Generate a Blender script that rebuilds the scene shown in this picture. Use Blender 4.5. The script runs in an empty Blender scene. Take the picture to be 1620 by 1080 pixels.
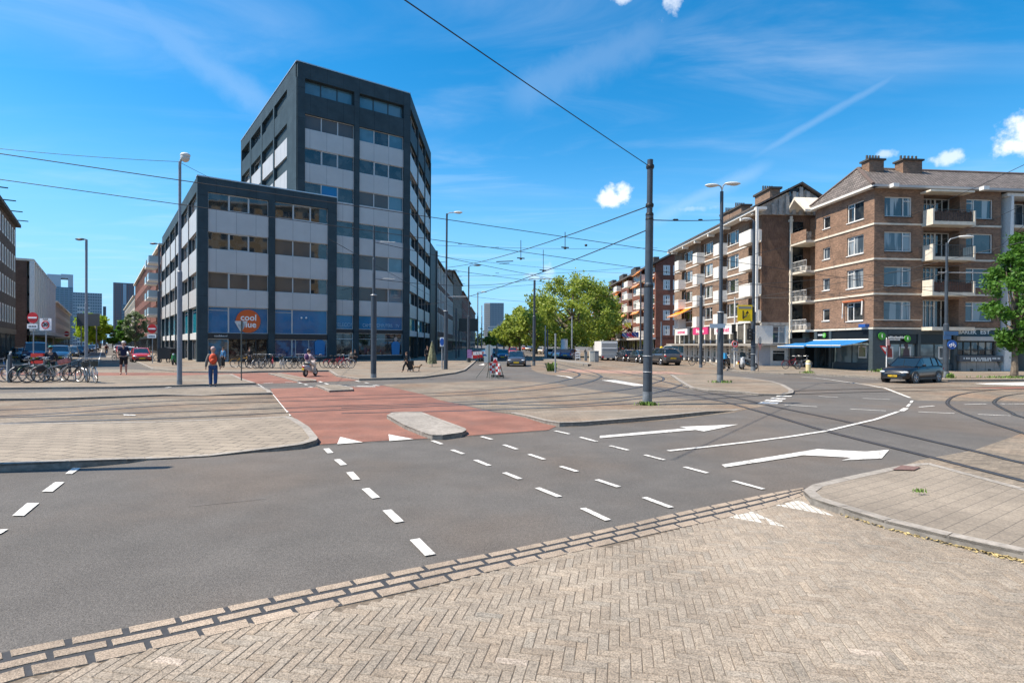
import bpy, bmesh, math, random
from mathutils import Vector, Matrix
random.seed(7)
SC = bpy.context.scene
COL = SC.collection
# ---------------------------------------------------------------- camera
F_, CX, CY, H = 891.17, 810.0, 549.6, 2.0
_p, _r = math.radians(.303), math.radians(.273)
_P = Matrix(((1,0,0),(0,math.cos(_p),-math.sin(_p)),(0,math.sin(_p),math.cos(_p))))
_R = Matrix(((math.cos(_r),-math.sin(_r),0),(math.sin(_r),math.cos(_r),0),(0,0,1)))
MC = _R @ _P
def _wb(v): return Vector((v[0], v[2], -v[1]))
cam = bpy.data.cameras.new('camera'); camo = bpy.data.objects.new('camera', cam); COL.objects.link(camo)
_x, _y, _z = _wb(MC[0]), -_wb(MC[1]), -_wb(MC[2])
camo.matrix_world = Matrix(((_x.x,_y.x,_z.x,0),(_x.y,_y.y,_z.y,0),(_x.z,_y.z,_z.z,H),(0,0,0,1)))
cam.sensor_fit = 'HORIZONTAL'; cam.sensor_width = 36; cam.lens = F_/1620*36; cam.shift_y = (CY-540)/1620
cam.clip_start = .1; cam.clip_end = 6000
SC.camera = camo
SC.view_settings.view_transform = 'Standard'; SC.view_settings.look = 'None'; SC.view_settings.gamma = 1
SC.view_settings.exposure = 0.68
CAMP = Vector((0,0,H))
def ray(u, v):
    c = Vector(((u-CX)/F_, (v-CY)/F_, 1)); w = MC.transposed() @ c
    return _wb(w)
def gp(u, v, z=0.0):
    d = ray(u, v); t = (z-H)/d.z
    return Vector((d.x*t, d.y*t, z))
def dp(u, v, y):
    d = ray(u, v); return CAMP + d*(y/d.y)
def zat(P, v):
    "height above z=0 at which the vertical line through P shows at image row v"
    lo, hi = -5, 150
    for _ in range(40):
        m = (lo+hi)/2; w = Vector((P.x, -(m-H), P.y)); c = MC @ w
        if F_*c.y/c.z+CY > v: lo = m
        else: hi = m
    return lo
# ---------------------------------------------------------------- world and sun
SUN_AZ = math.atan2(-.985, -.15); SUN_EL = math.radians(56)
W = bpy.data.worlds.new('World'); SC.world = W; W.use_nodes = True
nt = W.node_tree; nt.nodes.clear()
def nd(t, ty, **k):
    n = t.nodes.new(ty)
    for a, b in k.items():
        if a.startswith('i_'):
            n.inputs[int(a[2:]) if a[2:].isdigit() else a[2:].replace('_', ' ')].default_value = b
        else: setattr(n, a, b)
    return n
sky = nd(nt, 'ShaderNodeTexSky', sky_type='NISHITA', sun_disc=False, sun_elevation=SUN_EL, sun_rotation=SUN_AZ, altitude=0, air_density=1.0, dust_density=.35, ozone_density=2.6)
hsv = nd(nt, 'ShaderNodeHueSaturation', i_Hue=.492, i_Saturation=1.45, i_Value=1.0)
nt.links.new(sky.outputs[0], hsv.inputs['Color'])
bg = nd(nt, 'ShaderNodeBackground', i_Strength=.128); nt.links.new(hsv.outputs[0], bg.inputs[0])
bgc = nd(nt, 'ShaderNodeBackground', i_Strength=1.0); bgc.inputs[0].default_value = (.72,.75,.78,1)
mix = nd(nt, 'ShaderNodeMixShader'); out = nd(nt, 'ShaderNodeOutputWorld')
nt.links.new(bg.outputs[0], mix.inputs[1]); nt.links.new(bgc.outputs[0], mix.inputs[2]); nt.links.new(mix.outputs[0], out.inputs[0])
tc = nd(nt, 'ShaderNodeTexCoord'); D = tc.outputs['Generated']
def mth(t, op, a, b=None, c=None, clamp=False):
    n = t.nodes.new('ShaderNodeMath'); n.operation = op; n.use_clamp = clamp
    for i, x in enumerate((a, b, c)):
        if x is None: continue
        if isinstance(x, (int, float)): n.inputs[i].default_value = x
        else: t.links.new(x, n.inputs[i])
    return n.outputs[0]
sep = nd(nt, 'ShaderNodeSeparateXYZ'); nt.links.new(D, sep.inputs[0])
zc = mth(nt, 'MAXIMUM', sep.outputs[2], .03)
px, py = mth(nt, 'DIVIDE', sep.outputs[0], zc), mth(nt, 'DIVIDE', sep.outputs[1], zc)
cmb = nd(nt, 'ShaderNodeCombineXYZ'); nt.links.new(px, cmb.inputs[0]); nt.links.new(py, cmb.inputs[1])
mp = nd(nt, 'ShaderNodeMapping'); mp.inputs['Rotation'].default_value = (0,0,math.radians(-118)); mp.inputs['Scale'].default_value = (.6,1.5,1)
nt.links.new(cmb.outputs[0], mp.inputs[0])
n1 = nd(nt, 'ShaderNodeTexNoise', i_Scale=1.1, i_Detail=7.0, i_Roughness=.58, i_Distortion=.7); nt.links.new(mp.outputs[0], n1.inputs['Vector'])
n2 = nd(nt, 'ShaderNodeTexNoise', i_Scale=.55, i_Detail=3.0); nt.links.new(cmb.outputs[0], n2.inputs['Vector'])
def mr(t, x, a, b, c, d):
    n = t.nodes.new('ShaderNodeMapRange'); n.interpolation_type = 'SMOOTHSTEP'; t.links.new(x, n.inputs[0])
    for i, y in enumerate((a, b, c, d)): n.inputs[i+1].default_value = y
    return n.outputs[0]
wis = mth(nt, 'MULTIPLY', mr(nt, n1.outputs[0], .44, .8, 0, .24), mr(nt, n2.outputs[0], .36, .62, .15, 1))
low = mr(nt, sep.outputs[2], -.02, .36, .90, 0)
bgh = nd(nt, 'ShaderNodeBackground', i_Strength=1.0); bgh.inputs[0].default_value = (.17,.43,.72,1)
mixh = nd(nt, 'ShaderNodeMixShader'); nt.links.new(low, mixh.inputs[0]); nt.links.new(bg.outputs[0], mixh.inputs[1]); nt.links.new(bgh.outputs[0], mixh.inputs[2]); nt.links.new(mixh.outputs[0], mix.inputs[1])
n3 = nd(nt, 'ShaderNodeTexNoise', i_Scale=34.0, i_Detail=6.0, i_Roughness=.6); nt.links.new(D, n3.inputs['Vector'])
nz = mth(nt, 'SUBTRACT', n3.outputs[0], .5)
cur = wis
for u, v, r, asp, op in ((966,313,.026,.8,.95),(985,307,.020,1,.9),(1606,230,.026,.6,1),(1640,215,.045,.7,1),(1400,243,.016,.5,.5),(1503,248,.026,.45,.65),(1062,6,.022,.9,.6),(985,-4,.018,.6,.6),(868,430,.014,1.3,.35),(850,438,.02,.5,.35),(1095,330,.05,.16,.25)):
    d0 = ray(u, v).normalized()
    sb = nd(nt, 'ShaderNodeVectorMath', operation='SUBTRACT'); nt.links.new(D, sb.inputs[0]); sb.inputs[1].default_value = d0
    ml = nd(nt, 'ShaderNodeVectorMath', operation='MULTIPLY'); nt.links.new(sb.outputs[0], ml.inputs[0]); ml.inputs[1].default_value = (1,1,1/asp)
    ln = nd(nt, 'ShaderNodeVectorMath', operation='LENGTH'); nt.links.new(ml.outputs[0], ln.inputs[0])
    dd = mth(nt, 'ADD', ln.outputs['Value'], mth(nt, 'MULTIPLY', nz, r*2.6))
    cur = mth(nt, 'MAXIMUM', cur, mr(nt, dd, r*.25, r*1.0, op, 0))
def streak(cur, p0, p1, w, op):
    a, c = ray(*p0).normalized(), ray(*p1).normalized(); n_ = a.cross(c).normalized(); m_ = (a+c).normalized()
    def dot(v): q = nd(nt, 'ShaderNodeVectorMath', operation='DOT_PRODUCT'); nt.links.new(D, q.inputs[0]); q.inputs[1].default_value = v; return q.outputs['Value']
    dd = mth(nt, 'ADD', mth(nt, 'ABSOLUTE', mth(nt, 'ADD', dot(n_), mth(nt, 'MULTIPLY', nz, w*.8))), 0.0)
    across = mr(nt, dd, 0, w, op, 0); along = mr(nt, dot(m_), a.dot(m_)-.004, a.dot(m_)+(1-a.dot(m_))*.6, 0, 1)
    return mth(nt, 'MAXIMUM', cur, mth(nt, 'MULTIPLY', across, along))
cur = streak(cur, (1210,238), (1420,118), .009, .11); cur = streak(cur, (200,10), (425,172), .035, .13); cur = streak(cur, (800,160), (1060,40), .05, .10); cur = streak(cur, (1040,345), (1200,268), .02, .14)
nt.links.new(mth(nt, 'MINIMUM', cur, 1.0), mix.inputs[0])
sl = bpy.data.lights.new('sun', 'SUN'); sl.energy = 5.0; sl.angle = math.radians(.5); sl.color = (1,.9,.76)
so = bpy.data.objects.new('sun', sl); COL.objects.link(so)
sd = Vector((math.sin(SUN_AZ)*math.cos(SUN_EL), math.cos(SUN_AZ)*math.cos(SUN_EL), math.sin(SUN_EL)))
so.rotation_euler = (-sd).to_track_quat('-Z', 'Y').to_euler(); so.location = (0,0,60)
# ---------------------------------------------------------------- materials
MATS = {}
def mat(name, col, rough=.7, metal=0, noise=.0, nscale=8, spec=.5, kind=None, **k):
    if name in MATS: return MATS[name]
    m = bpy.data.materials.new(name); m.use_nodes = True; t = m.node_tree; b = t.nodes['Principled BSDF']
    b.inputs['Base Color'].default_value = (*col, 1); b.inputs['Roughness'].default_value = rough
    b.inputs['Metallic'].default_value = metal; b.inputs['Specular IOR Level'].default_value = spec
    MATS[name] = m
    g = t.nodes.new('ShaderNodeTexCoord')
    src = g.outputs['UV'] if k.get('uv') else g.outputs['Object']
    if kind == 'brick':
        bw, bh, mort = k['size']
        br = nd(t, 'ShaderNodeTexBrick', i_Scale=1.0, i_Mortar_Size=mort, i_Mortar_Smooth=.3, i_Bias=0.0, i_Brick_Width=bw, i_Row_Height=bh)
        mpn = nd(t, 'ShaderNodeMapping'); mpn.inputs['Rotation'].default_value = (0,0,k.get('rot',0)); t.links.new(src, mpn.inputs[0]); t.links.new(mpn.outputs[0], br.inputs['Vector'])
        br.offset = k.get('offset', .5)
        v = k.get('var', .25)
        br.inputs['Color1'].default_value = (*[c*(1+v) for c in col],1); br.inputs['Color2'].default_value = (*[c*(1-v) for c in col],1)
        br.inputs['Mortar'].default_value = (*k.get('mortar', [c*.5 for c in col]),1)
        base = br.outputs['Color']
        bp = nd(t, 'ShaderNodeBump', i_Strength=.4, i_Distance=.01); t.links.new(br.outputs['Fac'], bp.inputs['Height']); bp.invert = True
        t.links.new(bp.outputs[0], b.inputs['Normal'])
    else:
        rgb = nd(t, 'ShaderNodeRGB'); rgb.outputs[0].default_value = (*col,1); base = rgb.outputs[0]
    if noise:
        lay = k.get('layers', ((nscale,5,1),))
        for sc_, det, am in lay:
            nn = nd(t, 'ShaderNodeTexNoise', i_Scale=sc_, i_Detail=float(det), i_Roughness=.62); t.links.new(src, nn.inputs['Vector'])
            f = t.nodes.new('ShaderNodeMapRange'); t.links.new(nn.outputs[0], f.inputs[0])
            f.inputs[1].default_value = .37; f.inputs[2].default_value = .63; f.inputs[3].default_value = 1-noise*am; f.inputs[4].default_value = 1+noise*am
            f.clamp = True
            mx = nd(t, 'ShaderNodeVectorMath', operation='MULTIPLY'); t.links.new(base, mx.inputs[0])
            cc = nd(t, 'ShaderNodeCombineXYZ')
            for i in range(3): t.links.new(f.outputs[0], cc.inputs[i])
            t.links.new(cc.outputs[0], mx.inputs[1]); base = mx.outputs[0]
        if k.get('tint'):
            nn = nd(t, 'ShaderNodeTexNoise', i_Scale=k.get('tscale', .35), i_Detail=4.0); t.links.new(src, nn.inputs['Vector'])
            f = mr(t, nn.outputs[0], .42, .66, 0, k.get('tamt', .7))
            mx = nd(t, 'ShaderNodeMix', data_type='RGBA', blend_type='MULTIPLY'); t.links.new(f, mx.inputs[0]); t.links.new(base, mx.inputs[6]); mx.inputs[7].default_value = (*k['tint'],1); base = mx.outputs[2]
    if k.get('attr'):
        at = nd(t, 'ShaderNodeVertexColor', layer_name='var'); mx = nd(t, 'ShaderNodeVectorMath', operation='MULTIPLY')
        t.links.new(base, mx.inputs[0]); t.links.new(at.outputs[0], mx.inputs[1]); base = mx.outputs[0]
    t.links.new(base, b.inputs['Base Color'])
    if k.get('bump'):
        nn = nd(t, 'ShaderNodeTexNoise', i_Scale=k.get('bscale', 120), i_Detail=4.0); t.links.new(src, nn.inputs['Vector'])
        bp = nd(t, 'ShaderNodeBump', i_Strength=k['bump'], i_Distance=.01); t.links.new(nn.outputs[0], bp.inputs['Height']); t.links.new(bp.outputs[0], b.inputs['Normal'])
    return m
def glass(name, col=(.02,.028,.035), col2=None, rough=.03, ns=.6, spec=.8, lo=.45, hi=.6, vs=(1,1,1)):
    "window glass seen from outside: dark room or blind behind a mirror-like surface"
    if name in MATS: return MATS[name]
    m = bpy.data.materials.new(name); m.use_nodes = True; t = m.node_tree; b = t.nodes['Principled BSDF']; MATS[name] = m
    b.inputs['Roughness'].default_value = rough; b.inputs['Specular IOR Level'].default_value = spec; b.inputs['Base Color'].default_value = (*col,1)
    b.inputs['Coat Weight'].default_value = .35; b.inputs['Coat Roughness'].default_value = .01
    g = t.nodes.new('ShaderNodeTexCoord')
    nn = nd(t, 'ShaderNodeTexNoise', i_Scale=1.3, i_Detail=1.0); t.links.new(g.outputs['Object'], nn.inputs['Vector'])
    bp = nd(t, 'ShaderNodeBump', i_Strength=.05, i_Distance=.02); t.links.new(nn.outputs[0], bp.inputs['Height']); t.links.new(bp.outputs[0], b.inputs['Coat Normal']); t.links.new(bp.outputs[0], b.inputs['Normal'])
    if col2:
        vo = nd(t, 'ShaderNodeTexNoise', i_Scale=ns, i_Detail=2.0); vm = nd(t, 'ShaderNodeMapping'); vm.inputs['Scale'].default_value = vs; t.links.new(g.outputs['UV'], vm.inputs[0]); t.links.new(vm.outputs[0], vo.inputs['Vector'])
        f = mr(t, vo.outputs[0], lo, hi, 0, 1); mx = nd(t, 'ShaderNodeMix', data_type='RGBA'); t.links.new(f, mx.inputs[0]); mx.inputs[6].default_value = (*col,1); mx.inputs[7].default_value = (*col2,1)
        t.links.new(mx.outputs[2], b.inputs['Base Color'])
    return m
# ---------------------------------------------------------------- mesh builder
class MB:
    def __init__(s): s.v = []; s.f = []; s.mi = []; s.T = None; s.cur = 0
    def vv(s, p):
        p = Vector(p)
        if s.T is not None: p = s.T @ p
        s.v.append(p); return len(s.v)-1
    def face(s, pts): s.f.append([s.vv(p) for p in pts]); s.mi.append(s.cur)
    def idx(s, f): s.f.append(list(f)); s.mi.append(s.cur)
    def box(s, x0, x1, y0, y1, z0, z1):
        a = [s.vv(p) for p in ((x0,y0,z0),(x1,y0,z0),(x1,y1,z0),(x0,y1,z0),(x0,y0,z1),(x1,y0,z1),(x1,y1,z1),(x0,y1,z1))]
        for q in ((0,3,2,1),(4,5,6,7),(0,1,5,4),(1,2,6,5),(2,3,7,6),(3,0,4,7)): s.idx([a[i] for i in q])
        return s
    def ring(s, c, ax, r, n, ref=None):
        ax = Vector(ax).normalized(); ref = ref or (Vector((0,0,1)) if abs(ax.z) < .9 else Vector((1,0,0)))
        e1 = ax.cross(ref).normalized(); e2 = ax.cross(e1)
        return [s.vv(Vector(c)+e1*math.cos(2*math.pi*i/n)*r+e2*math.sin(2*math.pi*i/n)*r) for i in range(n)]
    def tube(s, p, q, r0, r1=None, n=8, cap=True):
        p, q = Vector(p), Vector(q); r1 = r0 if r1 is None else r1
        a = s.ring(p, q-p, r0, n); b = s.ring(q, q-p, r1, n)
        for i in range(n): s.idx([a[i], a[(i+1)%n], b[(i+1)%n], b[i]])
        if cap: s.idx(a[::-1]); s.idx(b)
        return s
    def path(s, pts, r, n=6):
        rs = r if isinstance(r, (list, tuple)) else [r]*len(pts)
        pts = [Vector(p) for p in pts]; prev = None; ref = None
        for i, p in enumerate(pts):
            d = (pts[min(i+1, len(pts)-1)]-pts[max(i-1, 0)]).normalized()
            ref = Vector((0,0,1)) if abs(d.z) < .95 else Vector((1,0,0))
            a = s.ring(p, d, rs[i], n, ref)
            if prev:
                k = min(range(n), key=lambda j: (s.v[a[j]]-s.v[prev[0]]).length)
                a = a[k:]+a[:k]
                for j in range(n): s.idx([prev[j], prev[(j+1)%n], a[(j+1)%n], a[j]])
            else: s.idx(a[::-1])
            prev = a
        s.idx(prev); return s
    def lathe(s, prof, c=(0,0,0), n=16):
        c = Vector(c); prev = None
        for r, z in prof:
            a = [s.vv(c+Vector((r*math.cos(2*math.pi*i/n), r*math.sin(2*math.pi*i/n), z))) for i in range(n)]
            if prev:
                for i in range(n): s.idx([prev[i], prev[(i+1)%n], a[(i+1)%n], a[i]])
            else: s.idx(a[::-1])
            prev = a
        s.idx(prev); return s
    def prism(s, pts, d0, d1):
        "polygon in local xz, extruded in local y"
        a = [s.vv((x, d0, z)) for x, z in pts]; b = [s.vv((x, d1, z)) for x, z in pts]; n = len(pts)
        s.idx(a); s.idx(b[::-1])
        for i in range(n): s.idx([a[i], b[i], b[(i+1)%n], a[(i+1)%n]])
        return s
    def ell(s, c, r, n=10, m=7, R=None):
        c = Vector(c); rows = []
        for j in range(m+1):
            th = math.pi*j/m
            rows.append([s.vv(c+(R @ Vector(v) if R else Vector(v))) for v in [(r[0]*math.sin(th)*math.cos(2*math.pi*i/n), r[1]*math.sin(th)*math.sin(2*math.pi*i/n), r[2]*math.cos(th)) for i in range(n)]])
        for j in range(m):
            for i in range(n): s.idx([rows[j][i], rows[j+1][i], rows[j+1][(i+1)%n], rows[j][(i+1)%n]])
        return s
    def torus(s, c, ax, R, r, n=24, m=6):
        ax = Vector(ax).normalized(); ref = Vector((0,0,1)) if abs(ax.z) < .9 else Vector((1,0,0)); e1 = ax.cross(ref).normalized(); e2 = ax.cross(e1); rows = []
        for i in range(n):
            a = 2*math.pi*i/n; d = e1*math.cos(a)+e2*math.sin(a)
            rows.append([s.vv(Vector(c)+d*(R+r*math.cos(2*math.pi*j/m))+ax*r*math.sin(2*math.pi*j/m)) for j in range(m)])
        for i in range(n):
            for j in range(m): s.idx([rows[i][j], rows[(i+1)%n][j], rows[(i+1)%n][(j+1)%m], rows[i][(j+1)%m]])
        return s
    def build(s, name, mats, parent=None, smooth=False, fix=True, var=None):
        org = Vector((0,0,0)); q = parent
        while q is not None: org += q.location; q = q.parent
        me = bpy.data.meshes.new(name); me.from_pydata([v-org for v in s.v], [], s.f)
        if fix:
            bm = bmesh.new(); bm.from_mesh(me); bmesh.ops.recalc_face_normals(bm, faces=bm.faces); bm.to_mesh(me); bm.free()
        if not isinstance(mats, (list, tuple)): mats = [mats]
        for m in mats: me.materials.append(m)
        if len(mats) > 1: me.polygons.foreach_set('material_index', s.mi)
        uv = me.uv_layers.new(name='UVMap'); vs = me.vertices
        for p in me.polygons:
            nrm = p.normal
            if abs(nrm.z) > .75: tx, ty = Vector((1,0,0)), Vector((0,1,0))
            else:
                tx = Vector((-nrm.y, nrm.x, 0)).normalized(); ty = nrm.cross(tx) if abs(nrm.z) > .1 else Vector((0,0,1))
            for li in p.loop_indices:
                co = vs[me.loops[li].vertex_index].co + org
                uv.data[li].uv = (co.dot(tx), co.dot(ty))
        if smooth: me.polygons.foreach_set('use_smooth', [True]*len(me.polygons))
        if var:
            ca = me.color_attributes.new('var', 'FLOAT_COLOR', 'POINT')
            for i, x in enumerate(var): ca.data[i].color = (x[0], x[1], x[2], 1)
        me.update()
        o = bpy.data.objects.new(name, me); COL.objects.link(o)
        if parent is not None: o.parent = parent
        return o
def tag(o, label, cat, group=None, kind=None):
    if label: o['label'] = label
    if cat: o['category'] = cat
    if group: o['group'] = group
    if kind: o['kind'] = kind
    return o
def thing(name, label, cat, loc=(0,0,0), group=None, rz=0):
    o = bpy.data.objects.new(name, None); COL.objects.link(o); o.location = loc; o.rotation_euler = (0,0,rz); o.empty_display_size = .3
    return tag(o, label, cat, group)
def dup(root, loc, rz=0, label=None, group=None, scale=None):
    def cp(o, par):
        c = o.copy(); COL.objects.link(c); c.parent = par
        for ch in list(o.children): cp(ch, c)
        return c
    r = cp(root, None); r.location = loc; r.rotation_euler = (0,0,rz)
    if scale: r.scale = (scale,)*3
    if label: r['label'] = label
    if group: r['group'] = group
    return r
def poly_sheet(name, pts, z, m, kind='structure', skirt=None, zs=None, px=True):
    "ground polygon from picture points; zs = height of each vertex"
    P = []
    for i, p in enumerate(pts):
        zz = zs[i] if zs else z
        P.append(gp(p[0], p[1], zz) if px else Vector((p[0], p[1], zz)))
    bm = bmesh.new(); vs = [bm.verts.new(p) for p in P]
    es = [bm.edges.new((vs[i], vs[(i+1)%len(vs)])) for i in range(len(vs))]
    bmesh.ops.triangle_fill(bm, use_beauty=True, edges=es)
    me = bpy.data.meshes.new(name)
    for f in bm.faces:
        if f.normal.z < 0: f.normal_flip()
    if skirt:
        lo = [bm.verts.new((p.x, p.y, -.02)) for p in P]
        for i in range(len(P)):
            j = (i+1) % len(P); f = bm.faces.new((vs[i], vs[j], lo[j], lo[i])); f.material_index = 1
    bm.to_mesh(me); bm.free(); me.materials.append(m)
    if skirt: me.materials.append(skirt)
    o = bpy.data.objects.new(name, me); COL.objects.link(o); o['kind'] = kind
    return o
def text_mesh(s, size, ext=.01, bold=.0, sx=1.0):
    c = bpy.data.curves.new('text', 'FONT'); c.body = s; c.size = size; c.extrude = ext; c.align_x = 'CENTER'; c.align_y = 'CENTER'; c.offset = bold; c.resolution_u = 3
    o = bpy.data.objects.new('text', c); COL.objects.link(o); bpy.context.view_layer.update()
    me = bpy.data.meshes.new_from_object(o.evaluated_get(bpy.context.evaluated_depsgraph_get())); bpy.data.objects.remove(o)
    for v in me.vertices: v.co.x *= sx
    return me
def text(s, M, size, m, parent, name='lettering', ext=.01, bold=0, sx=1.0):
    "M: local x right, y up, z out"
    me = text_mesh(s, size, ext, bold, sx); org = Vector((0,0,0)); q = parent
    while q is not None: org += q.location; q = q.parent
    me.transform(Matrix.Translation(-org) @ M); me.materials.clear(); me.materials.append(m)
    o = bpy.data.objects.new(name, me); COL.objects.link(o); o.parent = parent
    return o
def smooth_pts(pts, n=6):
    "Catmull-Rom through picture/world points"
    P = [Vector(p) for p in pts]; out = []
    for i in range(len(P)-1):
        a, b, c, d = P[max(i-1,0)], P[i], P[i+1], P[min(i+2,len(P)-1)]
        for k in range(n):
            t = k/n; out.append(.5*((2*b)+(c-a)*t+(2*a-5*b+4*c-d)*t*t+(3*b-a-3*c+d)*t**3))
    out.append(P[-1]); return out
# ---------------------------------------------------------------- palette
asph = mat('asphalt', (.112,.103,.094), .9, noise=.22, layers=((75,5,1.9),(22,3,.5),(1.6,5,.35),(.25,3,.4)), tint=(1.08,.97,.88), tamt=.9, tscale=.3, bump=.9, bscale=110)
conc = mat('concrete_kerb', (.29,.26,.225), .85, noise=.2, layers=((14,4,1),(1,3,.6)), bump=.3)
kface = mat('kerb_face', (.22,.2,.175), .9, noise=.25, nscale=9)
pav_small = mat('paving_brick', (.225,.190,.146), .9, noise=.2, kind='brick', size=(.21,.1,.007), var=.16, mortar=(.13,.105,.085), rot=.02, layers=((30,3,.8),(.6,4,.8)), tint=(1.03,.89,.80), tamt=.8, tscale=.2)
pav_tram = mat('tram_bed_brick', (.205,.168,.126), .9, noise=.22, kind='brick', size=(.2,.09,.008), var=.2, mortar=(.12,.1,.08), rot=-.05, layers=((20,3,.9),(.5,4,.9)), tint=(1.06,.88,.76), tamt=.9, tscale=.3)
pav_tile = mat('concrete_paver', (.27,.225,.172), .88, noise=.14, kind='brick', size=(.5,.28,.014), var=.06, mortar=(.09,.075,.06), rot=.10, layers=((60,4,1.5),(.8,4,.8)))
pav_grey = mat('paving_slab', (.245,.205,.16), .88, noise=.2, kind='brick', size=(.36,.18,.005), var=.05, mortar=(.13,.11,.09), rot=-.62, layers=((40,3,.9),(.6,4,.8)))
redp = mat('red_asphalt', (.235,.104,.072), .9, noise=.2, layers=((70,4,1.5),(1.2,4,.6),(.3,3,.5)), tint=(.85,.8,.8), tscale=.5, bump=.4, bscale=80)
white = mat('road_paint', (.64,.62,.58), .8, noise=.2, layers=((45,5,1.3),(5,4,.8)))
def wear(m, c, lo, hi):
    t = m.node_tree; b = t.nodes['Principled BSDF']; src = b.inputs['Base Color'].links[0].from_socket; g = t.nodes.new('ShaderNodeTexCoord')
    nn = nd(t, 'ShaderNodeTexNoise', i_Scale=28.0, i_Detail=8.0, i_Roughness=.75); t.links.new(g.outputs['Object'], nn.inputs['Vector'])
    n_b = nd(t, 'ShaderNodeTexNoise', i_Scale=1.3, i_Detail=3.0); t.links.new(g.outputs['Object'], n_b.inputs['Vector'])
    f = mr(t, mth(t, 'ADD', mth(t, 'MULTIPLY', nn.outputs[0], .7), mth(t, 'MULTIPLY', n_b.outputs[0], .3)), lo, hi, 0, 1)
    mx = nd(t, 'ShaderNodeMix', data_type='RGBA'); t.links.new(f, mx.inputs[0]); t.links.new(src, mx.inputs[6]); mx.inputs[7].default_value = (*c,1); t.links.new(mx.outputs[2], b.inputs['Base Color'])
wear(white, (.16,.15,.14), .545, .60)
paint_worn = mat('worn_road_paint', (.6,.57,.52), .8, noise=.35, layers=((25,4,1),(8,3,.8)))
wear(redp, (.17,.095,.075), .50, .62)
steel = mat('rail_steel', (.075,.065,.06), .5, .5, noise=.3, nscale=10)
# ---------------------------------------------------------------- ground
poly_sheet('ground', [(-1500,-300),(1500,-300),(1500,4500),(-1500,4500)], 0, asph, px=False)
# tram beds and paved areas (each sheet 4 mm above the one below)
poly_sheet('tram_bed', [(-500,634),(0,632.5),(257,625.5),(372,623),(431,622),(453,649.6),(466,661),(280,668),(0,672),(-500,677)], .004, pav_tram)
poly_sheet('tram_plaza', [(604,608),(650,606),(732,603.3),(800,601.8),(880,606),(905,611),(960,619.5),(1000,624),(1080,630),(1213,641.5),(1185,646),(1160,652.5),(1060,664),(950,672),(900,675),(880,674),(855,665),(800,654),(740,641),(697,633),(669.6,623.7),(640,617)], .004, pav_tram)
poly_sheet('tram_square', [(841,584),(850,589),(900,598),(960,600),(1017,610),(1090,615),(1178,620),(1200,622),(1238,608),(1223,603.5),(1180,597),(1130,592),(1150,586),(1171,584),(1160,568),(1080,560),(1000,556),(870,553),(845,556),(838,565)], .004, pav_tram)
poly_sheet('tram_bed', [(1353,606),(1400,616),(1440,630),(1450,633),(1500,634),(1620,635.5),(2200,640),(2200,606),(1620,604),(1500,605.5),(1420,605.5)], .004, pav_tram)
poly_sheet('tram_bed', [(1433,735),(1455,727),(1540,712),(1620,684),(1760,650),(3200,620),(3200,1200),(1700,800),(1500,745)], .004, pav_tram)
poly_sheet('boulevard_paving', [(752,572),(775,556),(785,551),(800,549.5),(800,553),(822,556),(838,570),(845,578)], .003, asph)
# street crossing paving on the left
poly_sheet('street_paving', [(-200,595.5),(0,595.5),(200,595.5),(291,595),(284,588),(215,584),(150,583),(0,583),(-200,583)], .004, pav_small)
# raised pavements and islands
def island(name, pts, z, m, zs=None, kerb=.16):
    top = poly_sheet(name, pts, z, m, zs=zs, skirt=kface)
    n = len(pts)
    P = [gp(p[0], p[1], (zs[i] if zs else z)) for i, p in enumerate(pts)]
    # kerbstones: an inset band 4 mm above the slab, with joints
    c = sum(P, Vector((0,0,0)))/n; b = MB(); area = sum(P[i].x*P[(i+1)%n].y-P[(i+1)%n].x*P[i].y for i in range(n)); sg = 1 if area > 0 else -1
    q = []
    for i in range(n):
        d1 = (P[i]-P[i-1]).normalized(); d2 = (P[(i+1)%n]-P[i]).normalized()
        n1 = Vector((-d1.y, d1.x, 0))*sg; n2 = Vector((-d2.y, d2.x, 0))*sg; m2 = (n1+n2).normalized()
        q.append(P[i]+m2*kerb/max(.45, m2.dot(n1)))
    for i in range(n):
        j = (i+1) % n; L = (P[j]-P[i]).length; k = max(1, min(60, int(L/1.0)))
        for a in range(k):
            t0, t1 = a/k+.006/max(L,.05), (a+1)/k-.006/max(L,.05)
            if t1 <= t0: continue
            w = [P[i].lerp(P[j], t0), P[i].lerp(P[j], t1), q[i].lerp(q[j], t1), q[i].lerp(q[j], t0)]
            up = Vector((0,0,.005)); b.face([x+up for x in w])
            b.face([w[0]+up, w[1]+up, w[1]-Vector((0,0,.03)), w[0]-Vector((0,0,.03))])
    k = b.build('kerb', conc, None); k['kind'] = 'structure'
    return top
island('pavement', [(-500,676.5),(0,670),(250,666.5),(430,659.5),(456,658),(470,663),(489,675),(503,692),(500,696),(478,702.5),(440,707.5),(400,712.5),(330,721),(283,723.5),(230,725.5),(200,726),(110,729),(0,734),(-500,765)], .1, pav_tile,
       zs=[.1]*3+[.1]*4+[.1,.1,.09,.07,.04,.02,.02,.03,.07,.12,.12,.12])
island('traffic_island', [(612,656.5),(620,652.5),(640,651),(667,651.5),(700,664),(736,677),(738,680),(730,684),(700,688),(684,688),(668,683),(640,672)], .1, conc, kerb=.13)
island('pavement', [(794,652.5),(806,652.5),(830,657),(862,665),(885,668.5),(920,667.5),(1000,661.5),(1060,656.5),(1120,650.5),(1160,649.5),(1175,647),(1100,646),(1000,648),(900,650)], .1, pav_small, kerb=.12,
       zs=[.01,.03,.06,.09,.1,.1,.1,.1,.09,.01,.01,.01,.01,.01])
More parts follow.
